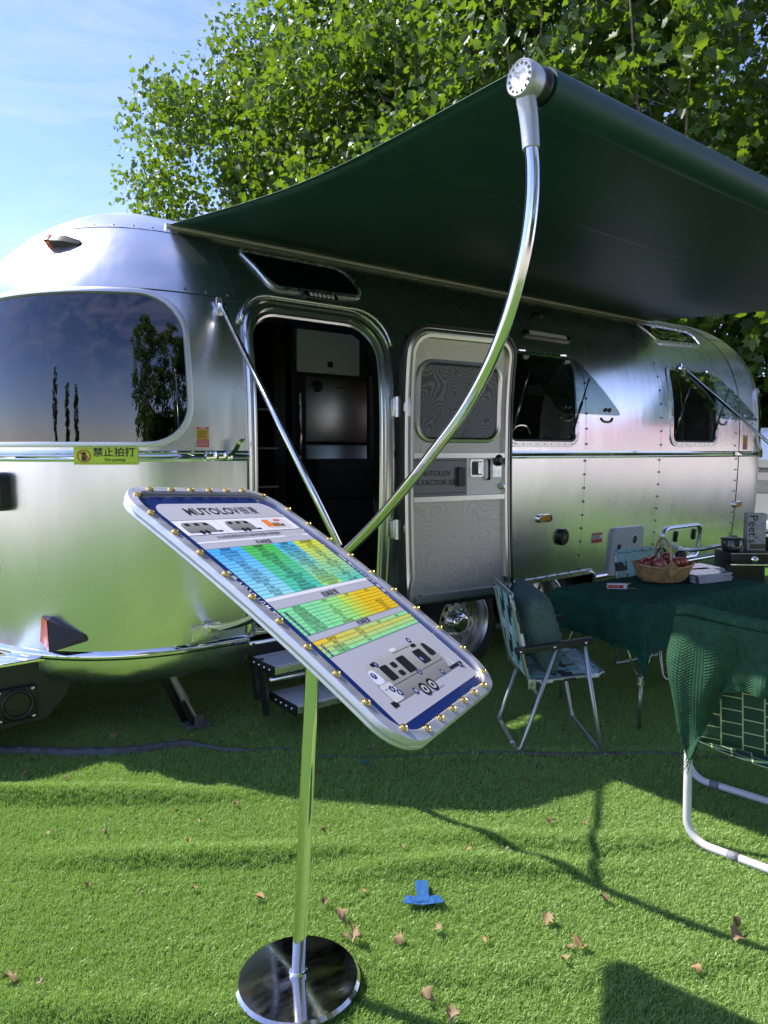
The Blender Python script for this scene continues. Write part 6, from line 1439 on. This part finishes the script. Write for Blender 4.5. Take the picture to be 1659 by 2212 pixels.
def blanket():
    """camera side sheet of a throw lying over the chair back; a runs along the back from the outer corner, b runs down"""
    NA, NB = 56, 60; vs = []; uvs = []
    base = Vector((2.495, 1.345, 0)); nrm = Vector((-wd.y * -1, 0, 0)); out = Vector((-0.99, -0.14, 0))        # out: towards the camera side
    for j in range(NB + 1):
        b = j / NB
        for i in range(NA + 1):
            a = i / NA; s = -0.05 + 0.61 * a                     # metres along the back
            drop = 0.27 + 0.265 * math.exp(-((s - 0.03) / 0.075) ** 2) - 0.05 * (1 / (1 + math.exp(-(s - 0.16) / 0.02)))
            ztop = 0.935 - 0.02 * math.sin(math.pi * a) ** 2 - 0.55 * max(0, -s - 0.005) ** 1.0 * 0.35
            if b < 0.12:                                       # roll over the top
                q = b / 0.12; ang = math.pi * (1 - q); off = 0.030 * math.cos(ang); z = ztop - 0.032 + 0.032 * math.sin(ang); p = base + wd * s + out * (-off * -1) + ZO * z
                p = base + wd * s + out * (0.032 * -math.cos(ang)) + ZO * z
            else:
                q = (b - 0.12) / 0.88
                fold = 0.026 * math.sin(s * 31 + 0.8 + 0.9 * math.sin(q * 3 + s * 9)) * q ** 0.7 + 0.008 * math.sin(s * 17 - q * 11) * q + 0.014 * math.sin(s * 63 + 2.2 + q * 1.5) * q + 0.02 * math.exp(-((s - 0.165) / 0.03) ** 2) * (-1.6) * math.sin(math.pi * min(1, q * 1.05))
                pull = 0.0
                if s < 0.17: pull = (s - 0.035) * (0.30 * q ** 1.6 - 0.22 * math.sin(math.pi * q) ** 2)     # gathers to a point at the hem, bulges above it
                p = base + wd * (s - pull) + out * (0.036 + fold + 0.035 * math.sin(math.pi * min(1, q * 1.1)) * math.exp(-((s - 0.02) / 0.14) ** 2)) + ZO * (ztop - 0.032 - drop * q)
            vs.append(p); uvs.append((s, b * (drop + 0.08)))
    n = NA + 1
    fs = [(j * n + i, j * n + i + 1, (j + 1) * n + i + 1, (j + 1) * n + i) for j in range(NB) for i in range(NA)]
    o = mesh_obj('knitted_blanket', vs, fs, KN, None, True); uv = o.data.uv_layers.new(name='UVMap')
    for lp in o.data.loops: uv.data[lp.index].uv = uvs[lp.vertex_index]
    m = o.modifiers.new('t', 'SOLIDIFY'); m.thickness = 0.012; m.offset = 0; m2 = o.modifiers.new('s', 'SUBSURF'); m2.levels = 1; m2.render_levels = 1
    q = MB(); rr = random.Random(4)
    for k in range(12):
        i = rr.randint(2, 9); p = Vector(vs[NB * n + i]); e = p + Vector((rr.uniform(-.03, .01), rr.uniform(-.01, .03), -rr.uniform(.03, .065))); mid = p.lerp(e, .5) + Vector((rr.uniform(-.008, .008), rr.uniform(-.008, .008), 0)); q.tube([p, mid, e], 0.0012, 4)
    k = q.build('tassel', KN, o); k['kind'] = 'stuff'
    return o
tag(blanket(), 'chunky green knitted blanket draped over the white chair', 'blanket')
# ================================================================ things lying on the turf
def gz(x, y): return float(turf_h(np.array([x]), np.array([y]))[0]) if (-0.9 < x < 4.4 and 0.1 < y < 4.3) else 0.0
cab = [(0.30, 4.10), (0.6, 3.89), (0.74, 3.78), (0.88, 3.63), (1.08, 3.49), (1.23, 3.44), (1.4, 3.37), (1.51, 3.19), (1.74, 3.03), (1.87, 2.81), (2.2, 2.57), (2.55, 2.28), (3.09, 1.86), (3.52, 1.49), (4.2, 0.9)]
path = catmull([(x, y, 0) for x, y in cab], 8); L = len(path)
q = MB(); vs = []
rc = random.Random(8)
for i, p in enumerate(path):
    t = (path[min(i + 1, L - 1)] - path[max(i - 1, 0)]).normalized(); nrm = Vector((-t.y, t.x, 0)); f = i / L
    w = 0.027 if f < 0.32 else (0.027 - 0.020 * min(1, (f - 0.32) / 0.16)) if f < 0.52 else 0.005; hgt = 0.040 if f < 0.42 else 0.026 if f < 0.52 else 0.015
    w *= 1 + 0.12 * math.sin(i * 0.9); b = gz(p.x, p.y)
    for s, z in ((-1.0, 0.006), (-0.7, 0.8), (0.0, 1.0), (0.7, 0.75), (1.0, 0.006)): vs.append(Vector((p.x, p.y, b + hgt * z * (1 + 0.1 * math.sin(i * 1.7 + s)))) + nrm * w * s)
q.add(vs, [(i * 5 + k, i * 5 + k + 1, (i + 1) * 5 + k + 1, (i + 1) * 5 + k) for i in range(L - 1) for k in range(4)])
o = q.build('cable_cover', mat('grey_tape_strip', (0.062, 0.064, 0.066), 0.45, var=0.45, vscale=16, bump=0.5, bscale=30), None, True); tag(o, 'wrinkled dark grey tape strip covering a cable along the turf', 'cable')
# blue tape marks
def ribbon(name, pts, w, m, h=0.0015, smooth=True):
    q = MB(); vs = []; P = [Vector(p) for p in pts]
    for i, p in enumerate(P):
        t = (P[min(i + 1, len(P) - 1)] - P[max(i - 1, 0)]).normalized(); n = Vector((-t.y, t.x, 0)).normalized(); vs += [p - n * w / 2, p + n * w / 2]
    q.add(vs, [(2 * i, 2 * i + 1, 2 * i + 3, 2 * i + 2) for i in range(len(P) - 1)]); o = q.build(name, m, None, smooth); md = o.modifiers.new('t', 'SOLIDIFY'); md.thickness = h; return o
BT = mat('blue_tape', (0.022, 0.095, 0.27), 0.45, var=0.2, vscale=60, bump=0.4, bscale=60)
rt, fw2 = Vector((SH, -CH, 0)), Vector((CH, SH, 0)); c = Vector((1.475, 1.685, 0))
tm = empty('tape_mark', c); tag(tm, 'blue tape cross stuck on the sunlit turf beside the sign stand', 'tape')
def tz(v, k): return v + Vector((0, 0, gz(v.x, v.y) + 0.027 + k))
TI = Matrix.Translation(-c)
for pts, w, k in (([c + rt * (-0.062 + 0.0155 * i) - fw2 * 0.012 + rt * 0.0 + fw2 * 0.010 * (abs(i - 4) / 4) ** 2 for i in range(9)], 0.040, 0.002), ([c + fw2 * (-0.02 + 0.028 * i) - rt * 0.0 for i in range(5)], 0.042, 0.004)):
    o = ribbon('tape_strip', [tz(v, k + 0.0012 * math.sin(i * 1.3)) for i, v in enumerate(pts)], w, BT, smooth=False); o.parent = tm; o.matrix_parent_inverse = TI
c = Vector((1.93, 2.63, 0)); o = ribbon('tape_scrap', [tz(c + rt * (-0.03 + 0.015 * i), 0.004 * math.sin(i)) for i in range(5)], 0.02, mat('teal_tape', (0.02, 0.13, 0.14), 0.5)); tag(o, 'small dark teal tape scrap on the shaded turf near the cable', 'tape')
# fallen leaves
def lobed(size, rr, curl, nl=5):
    pts = []
    prof = [(0.00, -0.50), (0.16, -0.42), (0.40, -0.46), (0.34, -0.22), (0.62, -0.02), (0.36, 0.06), (0.42, 0.36), (0.20, 0.26), (0.0, 0.62)]
    R_ = [(x * size * rr.uniform(.85, 1.15), y * size * rr.uniform(.9, 1.1)) for x, y in prof]; Lf = [(-x * rr.uniform(.85, 1.15), y) for x, y in R_[1:-1]][::-1]
    loop = R_ + Lf; v2, f2 = cdt_fill(loop, [], size * 0.28); k1, k2, ph = rr.uniform(.5, 1.5) * curl, rr.uniform(-1, 1) * curl, rr.uniform(0, 6)
    return [(x, y, (k1 * abs(x) + k2 * y * 0.6 + 0.25 * curl * size * math.sin(x / size * 7 + y / size * 5 + ph))) for x, y in v2], f2
DRY = [mat('dry_leaf_tan', (0.24, 0.165, 0.085), 0.75, var=0.3, vscale=50), mat('dry_leaf_brown', (0.14, 0.085, 0.045), 0.75, var=0.35, vscale=50), mat('dry_leaf_orange', (0.28, 0.165, 0.07), 0.7, var=0.25, vscale=50)]
rl = random.Random(21)
LV = [lobed(1.0, rl, 0.75) for k in range(6)]
LM = {}
def dry_leaf(x, y, size, mi, label, tilt=0.35):
    k = rl.randrange(6); key = (k, mi)
    if key not in LM:
        me = bpy.data.meshes.new('dry_leaf'); v, f = LV[k]; me.from_pydata(v, [], [tuple(t) for t in f]); me.materials.append(DRY[mi]); me.polygons.foreach_set('use_smooth', [True] * len(me.polygons)); LM[key] = me
    o = bpy.data.objects.new('dry_leaf', LM[key]); COL.objects.link(o); size *= 0.72; o.location = (x, y, gz(x, y) + 0.022 + size * 0.10); o.scale = (size, size * rl.uniform(.6, 1.0), size)
    o.rotation_euler = (rl.uniform(-tilt, tilt), rl.uniform(-tilt, tilt), rl.uniform(0, 6.28)); tag(o, label, 'leaf', 'dry leaves on the turf')
big = [((0.32, 2.11), .075, 0, 'large pale tan leaf at the left edge of the turf'), ((0.38, 2.04), .035, 0, 'small tan leaf beside the large one at the left edge'), ((1.21, 1.78), .06, 0, 'crumpled tan leaf lying just behind the round sign base'), ((1.19, 1.66), .075, 0, 'large tan leaf touching the rim of the round sign base'), ((1.165, 1.69), .04, 1, 'brown leaf scrap between two tan leaves by the base'),
       ((1.29, 1.59), .055, 0, 'folded tan leaf right of the round sign base'), ((1.42, 1.55), .045, 0, 'small tan leaf in front of the blue tape cross'), ((1.72, 1.36), .06, 0, 'curled tan leaf alone on the middle of the sunny turf'), ((1.69, 1.22), .07, 2, 'orange tan leaf low in the sunny foreground'), ((1.665, 1.235), .035, 0, 'leaf fragment next to the orange tan leaf'), ((1.60, 1.21), .04, 0, 'small upright tan leaf in the sunny foreground'),
       ((2.17, 0.99), .055, 1, 'brown leaf lying on the long arm shadow'), ((2.10, 0.95), .075, 2, 'bright orange leaf standing at the long arm shadow'), ((1.21, 1.36), .06, 0, 'long tan leaf at the bottom edge of the turf'), ((1.22, 1.27), .06, 0, 'tan leaf cut by the bottom picture edge')]
for (x, y), s, mi, lab in big: dry_leaf(x, y, s, mi, lab)
ORD = ['first', 'second', 'third', 'fourth', 'fifth', 'sixth', 'seventh', 'eighth', 'ninth', 'tenth', 'eleventh', 'twelfth', 'thirteenth', 'fourteenth', 'fifteenth', 'sixteenth', 'seventeenth', 'eighteenth', 'nineteenth', 'twentieth', 'twenty-first', 'twenty-second', 'twenty-third', 'twenty-fourth']
def by_x(l): return enumerate(sorted(l, key=lambda p: (p[0] * SH - p[1] * CH) / (p[0] * CH + p[1] * SH)))
for nth, (x, y) in by_x([(0.98, 2.44), (1.21, 1.87), (1.28, 2.66), (0.77, 3.35), (0.63, 3.5), (0.77, 2.76), (1.45, 2.25), (1.05, 2.75), (0.62, 2.45), (0.9, 2.2), (1.6, 1.95), (1.75, 1.75), (1.9, 1.7), (2.2, 1.75), (2.05, 1.15), (1.35, 1.85), (2.3, 1.65), (0.75, 2.3), (1.5, 1.42), (1.05, 2.02), (1.95, 1.32), (1.88, 0.96), (0.6, 2.9), (1.1, 2.62)]): dry_leaf(x, y, rl.uniform(.022, .042), rl.randrange(3), '%s tiny dry leaf scrap from the left on the sunlit turf' % ORD[nth])
for nth, (x, y) in by_x([(1.89, 2.57), (0.70, 3.65), (1.62, 3.32), (1.76, 3.26), (1.52, 3.12), (2.3, 2.35), (1.9, 2.95), (2.05, 2.75), (2.55, 2.1), (2.75, 2.3), (1.1, 3.7), (1.3, 3.9), (2.6, 2.75), (3.0, 2.3), (2.15, 2.2), (1.7, 2.7), (3.2, 2.2), (2.4, 2.05)]): dry_leaf(x, y, rl.uniform(.028, .05), rl.randrange(2), '%s small dry leaf from the left on the shaded turf' % ORD[nth])

# ================================================================ trees
LEAF1 = leaf_mat('plane_leaf', (0.022, 0.055, 0.012), (0.068, 0.120, 0.020), (0.24, 0.40, 0.016), 0.34)
BARK = mat('bark', (0.26, 0.20, 0.15), 0.85, var=0.4, vscale=9, bump=0.8, bscale=25)
LOBE = np.array([(0.0, -0.40), (0.17, -0.38), (0.42, -0.40), (0.41, -0.20), (0.62, 0.0), (0.44, 0.07), (0.46, 0.31), (0.24, 0.27), (0.0, 0.62)])
def leaf_cloud(seed, n, sampler, size, sun_bias=0.25, flat=0.85):
    g = np.random.default_rng(seed); P, O = sampler(g, n); n = len(P)
    half = LOBE; m = len(half)
    # 16 vertices per leaf: 9 right (incl. midrib ends) + 7 left
    right = half; left = half[1:-1] * np.array([-1, 1])
    T = np.vstack([right, left[::-1]])
    nrm = g.normal(size=(n, 3)) * flat + np.array([-0.15, 0.1, 0.9]) * sun_bias + O * 0.5; nrm /= np.linalg.norm(nrm, axis=1, keepdims=True)
    d = g.normal(size=(n, 3)) + O * 0.9 + np.array([0, 0, -0.8]); d -= nrm * (d * nrm).sum(1, keepdims=True); d /= np.linalg.norm(d, axis=1, keepdims=True) + 1e-9
    s = np.cross(d, nrm); sz = size * g.uniform(0.45, 1.25, n)
    fold = g.uniform(0.0, 0.75, n); cu = g.uniform(-0.75, 0.5, n)
    x = T[None, :, 0]; y = T[None, :, 1]
    h = np.abs(x) * fold[:, None] + cu[:, None] * y * y * 1.2
    V = P[:, None, :] + sz[:, None, None] * (x[..., None] * s[:, None, :] + y[..., None] * d[:, None, :] + h[..., None] * nrm[:, None, :])
    V = V.reshape(-1, 3); k = len(T)
    fr = list(range(0, m)); fl = [0, m - 1] + list(range(m, k)); fl = [0] + [m - 1] + list(range(m, k))
    base = np.arange(n) * k
    loops = np.concatenate([base[:, None] + np.array(fr), base[:, None] + np.array(fl)], 1).reshape(-1)
    nl_ = len(fr) + len(fl); starts = np.stack([np.arange(n) * nl_, np.arange(n) * nl_ + len(fr)], 1).reshape(-1); tot = np.tile([len(fr), len(fl)], n)
    me = bpy.data.meshes.new('crown'); me.vertices.add(len(V)); me.vertices.foreach_set('co', V.reshape(-1).astype(np.float32))
    me.loops.add(len(loops)); me.loops.foreach_set('vertex_index', loops.astype(np.int32)); me.polygons.add(len(starts)); me.polygons.foreach_set('loop_start', starts.astype(np.int32)); me.polygons.foreach_set('loop_total', tot.astype(np.int32))
    me.update(calc_edges=True); me.validate(); return me
def crown_sampler(cx, cy, zc, rx, ry, rz, nb, seed, clump=0.55):
    """leaves gathered in clumps spread through an uneven ellipsoid"""
    def f(g, n):
        C_ = []
        while len(C_) < nb:
            p = g.normal(size=3); p /= np.linalg.norm(p); q = g.uniform(0.35, 1.0) ** 0.45
            lump = 1 + 0.16 * math.sin(3 * p[0] + 5 * p[2] + seed) + 0.12 * math.sin(7 * p[1] + 4 * p[2] + 2 * seed)
            C_.append(np.array([cx + p[0] * rx * q * lump, cy + p[1] * ry * q * lump, zc + p[2] * rz * q * (0.9 + 0.1 * lump)]))
        C_ = np.array(C_); C_ = C_[C_[:, 2] > 0.7]; k = g.integers(0, len(C_), n); off = np.clip(g.normal(size=(n, 3)), -1.5, 1.5) * np.array([1, 1, 0.8]) * clump * g.uniform(0.5, 1.0, (n, 1))
        P = C_[k] + off; O = (P - np.array([cx, cy, zc])) / np.array([rx, ry, rz]); O /= np.linalg.norm(O, axis=1, keepdims=True) + 1e-6
        P = P[P[:, 2] > 0.4] if True else P; O = O[:len(P)]
        O = (P - np.array([cx, cy, zc])) / np.array([rx, ry, rz]); O /= np.linalg.norm(O, axis=1, keepdims=True) + 1e-6
        return P, O
    return f
def limbs(seed, h, n_st, spread, r0):
    g = random.Random(seed); q = MB()
    q.tube(catmull([(0, 0, -0.1), (0.03, 0.02, h * 0.12), (0.0, 0.05, h * 0.24)], 4), [r0 * (1.15 - 0.03 * i) for i in range(9)], 12)
    n_st += 2
    for k in range(n_st):
        a = 2 * math.pi * k / n_st + g.uniform(-.4, .4); z0 = h * g.uniform(0.10, 0.24); pts = [Vector((0, 0.03, z0))]
        top = h * g.uniform(0.65, 0.95); sp_ = spread * g.uniform(0.4, 1.0)
        for j in range(1, 6):
            t = j / 5; pts.append(Vector((math.cos(a) * sp_ * t ** 0.8 + g.uniform(-.12, .12), math.sin(a) * sp_ * t ** 0.8 + g.uniform(-.12, .12), z0 + (top - z0) * t)))
        c = catmull(pts, 4); r1 = r0 * g.uniform(0.42, 0.62); q.tube(c, [max(0.008, r1 * (1 - 0.9 * i / len(c))) for i in range(len(c))], 8)
        for j in range(7):
            i = g.randint(3, len(c) - 3); b = c[i]; aa = g.uniform(0, 6.28); l = g.uniform(0.5, 1.5); e = b + Vector((math.cos(aa) * l, math.sin(aa) * l, l * g.uniform(0.2, 0.9))); rb = max(0.006, r1 * 0.45 * (1 - i / len(c)))
            q.tube([b, b.lerp(e, .5) + Vector((g.uniform(-.1, .1), g.uniform(-.1, .1), .06)), e], [rb, rb * .7, rb * .3], 6)
    return q
TREES = []
def tree(name, loc, h, rx, ry, zc, rz, nleaf, nb, seed, label, size=0.17, r0=0.13, clump=0.5, grp='plane trees behind the trailer'):
    root = empty(name, loc); tag(root, label, 'tree', grp)
    q = limbs(seed, h, 5, rx * 0.7, r0); q.build('trunk', BARK, root, True)
    me = leaf_cloud(seed, nleaf, crown_sampler(0, 0, zc, rx, ry, rz, nb, seed, clump), size); me.materials.append(LEAF1)
    o = bpy.data.objects.new('crown', me); COL.objects.link(o); o.parent = root
    return root
tree('plane_tree', (10.3, 19.2, 0), 13.5, 3.3, 3.4, 7.0, 6.7, 31000, 330, 1, 'leftmost plane tree, its ragged crown edge standing against the sky', 0.150, clump=0.58)
tree('plane_tree', (10.4, 15.2, 0), 13.5, 2.7, 2.7, 7.2, 6.6, 19000, 230, 2, 'plane tree second from the left behind the awning', 0.17)
tree('plane_tree', (10.2, 11.6, 0), 13.0, 2.5, 2.5, 7.0, 6.4, 20000, 170, 3, 'tall plane tree behind the middle of the awning edge', 0.150, clump=0.46)
tree('plane_tree', (10.6, 8.6, 0), 12.0, 2.4, 2.2, 6.6, 6.0, 17000, 150, 4, 'plane tree behind the awning end cap', 0.155, clump=0.44)
tree('plane_tree', (10.9, 6.35, 0), 11.0, 1.9, 1.6, 6.8, 5.2, 6000, 90, 5, 'plane tree with pale bare stems showing above the green roller', 0.165, 0.10, 0.40)
tree('plane_tree', (11.6, 3.0, 0), 10.0, 2.2, 2.2, 5.4, 4.6, 9000, 130, 6, 'rightmost plane tree with big sunlit leaves at the picture edge', 0.195)
tree('plane_tree', (15.5, 10.5, 0), 14.0, 3.2, 3.2, 7.4, 6.6, 13000, 220, 7, 'plane tree farther back, filling the gap behind the front row', 0.2)
tree('plane_tree', (14.8, 16.5, 0), 14.0, 3.4, 3.4, 7.4, 6.6, 13000, 220, 8, 'plane tree farthest back behind the left trees', 0.2)
tree('plane_tree', (16.5, 5.2, 0), 13.0, 3.2, 3.2, 6.8, 6.2, 12000, 200, 9, 'plane tree farther back beyond the pickup truck', 0.2)
tree('plane_tree', (18.5, 8.2, 0), 7.0, 3.0, 2.6, 3.0, 3.0, 8000, 120, 10, 'low bushy plane tree far behind the pickup truck', 0.2)
# trees and objects behind the camera that the trailer mirrors
tree('willow_tree', (-3.6, -12.5, 0), 17.0, 3.6, 3.0, 8.4, 8.2, 9000, 170, 12, 'willow across the lane, seen only as a dark reflection in the rear window', 0.28, grp='trees mirrored in the trailer')
tree('roadside_tree', (2.2, -14.0, 0), 15.0, 3.4, 2.8, 7.6, 7.2, 6000, 130, 13, 'roadside tree across the lane, mirrored in the polished side', 0.30, grp='trees mirrored in the trailer')
tree('roadside_tree', (7.0, -13.5, 0), 15.0, 3.4, 2.8, 7.2, 7.0, 5000, 120, 14, 'second roadside tree across the lane, mirrored green beside the doorway', 0.30, grp='trees mirrored in the trailer')
tree('roadside_tree', (11.8, -14.5, 0), 14.0, 3.2, 2.8, 6.8, 6.4, 4500, 110, 15, 'third roadside tree across the lane, mirrored beyond the open door', 0.30, grp='trees mirrored in the trailer')
for k, (x, y, h) in enumerate(((-24.0, 0.5, 9.0), (-23.0, -3.2, 7.0), (-22.0, -5.8, 6.5))):
    t = tree('poplar_tree', (x, y, 0), h, 0.55, 0.55, h * 0.55, h * 0.46, 1100, 60, 20 + k, ('tallest', 'middle', 'smallest')[k] + ' slim poplar mirrored low in the rear window', 0.26, 0.08, 0.22, 'poplars mirrored in the rear window')
def hedge_sampler(g, n):
    P = np.stack([g.uniform(-9.0, 9.0, n), g.uniform(-0.9, 0.9, n), 3.6 * g.uniform(0.02, 1.0, n) ** 0.8], 1); P[:, 1] = np.where(g.random(n) < 0.7, 0.75 + 0.2 * g.normal(size=n), P[:, 1]); P[:, 2] += 0.25 * np.sin(P[:, 0] * 1.3)
    return P, np.tile([0.0, 1.0, 0.2], (n, 1))
hg = empty('hedge', (4.0, -17.5, 0)); tag(hg, 'unseen hedge added across the lane to mirror a green band on the trailer', 'hedge')  # unseen, added so the shell mirrors continuous dark green at the horizon
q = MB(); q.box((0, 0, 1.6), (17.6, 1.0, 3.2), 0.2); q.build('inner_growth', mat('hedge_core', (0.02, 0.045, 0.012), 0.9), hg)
me = leaf_cloud(40, 7000, hedge_sampler, 0.24); me.materials.append(LEAF1); o = bpy.data.objects.new('foliage', me); COL.objects.link(o); o.parent = hg
# ================================================================ silver pickup in front of the trailer
pk = empty('pickup_truck', (11.4, 4.72, 0)); tag(pk, 'silver pickup truck parked in front of the trailer, tailgate towards it', 'pickup truck')
PI = Matrix.Translation((-11.4, -4.72, 0))
def pp(o): o.parent = pk; o.matrix_parent_inverse = PI; return o
CARP = mat('silver_paint', (0.52, 0.52, 0.52), 0.25, 0.55, coat=0.8)
def loft(name, secs, m, sharp=30):
    n = len(secs[0]); vs = [p for s in secs for p in s]; fs = [(i * n + k, i * n + (k + 1) % n, (i + 1) * n + (k + 1) % n, (i + 1) * n + k) for i in range(len(secs) - 1) for k in range(n)] + [tuple(reversed(range(n))), tuple(range((len(secs) - 1) * n, len(secs) * n))]
    o = mesh_obj(name, vs, fs, m, None, True); o.data.set_sharp_from_angle(angle=R(sharp)); return pp(o)
def csec(x, w, z0, z1, r=0.07): return [(x, 4.72 + a, b) for a, b in rrect(-w / 2, z0, w / 2, z1, r, 4)]
bed = loft('bed', [csec(9.52, 1.86, 0.56, 1.30), csec(9.60, 1.92, 0.52, 1.33), csec(11.1, 1.94, 0.50, 1.33)], CARP)
loft('cab', [csec(11.1, 1.92, 0.50, 1.35), csec(11.16, 1.70, 0.50, 1.86, 0.16), csec(12.9, 1.66, 0.50, 1.88, 0.16), csec(13.5, 1.80, 0.50, 1.34, 0.1)], CARP)
loft('bonnet', [csec(13.45, 1.90, 0.50, 1.26), csec(14.6, 1.82, 0.50, 1.16), csec(14.8, 1.66, 0.54, 1.02)], CARP)
q = MB(); q.prism(rrect(3.90, 0.70, 5.54, 1.28, 0.05), 9.50, 9.47, lambda a, b, h: (h, a, b)); tg = pp(q.build('tailgate', CARP, None, True, 30))
q = MB(); q.prism(rrect(4.05, 0.98, 5.39, 1.14, 0.03), 9.468, 9.462, lambda a, b, h: (h, a, b)); q.build('pressed_panel', mat('silver_paint_dark', (0.30, 0.30, 0.30), 0.3, 0.6), tg, True, 30)
q = MB(); q.box((9.455, 4.72, 1.06), (0.02, 0.34, 0.07), 0.01); q.build('handle', CHROME, tg, True, 30)
q = MB(); q.prism(rrect(3.86, 1.30, 5.58, 1.40, 0.04), 9.44, 9.66, lambda a, b, h: (h, a, b)); pp(q.build('tailgate_spoiler', CARP, None, True, 30))
for s in (-1, 1):
    q = MB(); q.box((9.50, 4.72 + s * 0.90, 1.0), (0.08, 0.13, 0.46), 0.02); pp(q.build('tail_light', REDLENS, None, True, 30))
    for x in (10.35, 13.9):
        q = MB(); q.lathe([(0.21, -0.12), (0.36, -0.12), (0.39, -0.08), (0.39, 0.08), (0.36, 0.12), (0.21, 0.12)], 28, Matrix.Translation((x, 4.72 + s * 0.84, 0.39)) @ Matrix.Rotation(math.pi / 2, 4, 'X'), cap=False); w_ = pp(q.build('wheel', RUBBER, None, True, 40)); q = MB(); q.lathe([(0.05, 0.09), (0.21, 0.10), (0.215, -0.10), (0.05, -0.09)], 24, Matrix.Translation((x, 4.72 + s * 0.84, 0.39)) @ Matrix.Rotation(math.pi / 2, 4, 'X')); q.build('rim', SATIN, w_, True, 40)
q = MB(); q.box((9.40, 4.72, 0.52), (0.16, 1.80, 0.20), 0.03); bp_ = pp(q.build('rear_bumper', mat('bumper_white', (0.55, 0.54, 0.52), 0.4), None, True, 30))
q = MB(); q.box((9.315, 4.50, 0.62), (0.012, 0.44, 0.15), 0.006); lpz = pp(q.build('number_plate', mat('plate_blue', (0.02, 0.15, 0.55), 0.35), None, True, 30))
v, f = text_geo('68', 0.12, 'CENTER', 0.01); q = MB(); q.add([(9.307, 4.56 - x, 0.58 + y) for x, y in v], f); q.build('lettering', WHITEINK, lpz)
q = MB()
for s in (-1, 1): q.prism(rpoly([(11.25, 1.40), (13.2, 1.40), (12.8, 1.78), (11.3, 1.78)], 0.05, 3), 4.72 + s * 0.885, 4.72 + s * 0.87, lambda a, b, h: (a, h, b))
pp(q.build('side_glass', DARKGLASS_OP, None))
q = MB(); q.tube([(7.9, 4.72, 0.42), (9.2, 4.72, 0.46)], 0.05, 10); P_(q, 'tow_bar', BLACKP)
# ================================================================ red canopy across the lane, mirrored in the side
rt_ = empty('red_canopy', (16.5, -4.4, 0)); tag(rt_, 'red pop-up canopy across the lane, mirrored as a red patch', 'canopy')
RI = Matrix.Translation((-16.5, 4.4, 0)); RC = mat('red_canvas', (0.55, 0.03, 0.03), 0.6)
ap = Vector((16.5, -4.4, 3.1)); cs_ = [Vector((16.5 + a * 1.5, -4.4 + b * 1.5, 2.2)) for a, b in ((-1, -1), (1, -1), (1, 1), (-1, 1))]
q = MB(); q.add([ap] + cs_ + [c_ - Vector((0, 0, 0.55)) for c_ in cs_], [(0, 1 + k, 1 + (k + 1) % 4) for k in range(4)] + [(1 + k, 5 + k, 5 + (k + 1) % 4, 1 + (k + 1) % 4) for k in range(4)]); o = q.build('roof', RC, None); o.parent = rt_; o.matrix_parent_inverse = RI
o.modifiers.new('t', 'SOLIDIFY').thickness = 0.01
for c_ in cs_: q = MB(); q.tube([c_, Vector((c_.x, c_.y, 0))], 0.025, 8); o = q.build('post', SATIN, None, True); o.parent = rt_; o.matrix_parent_inverse = RI
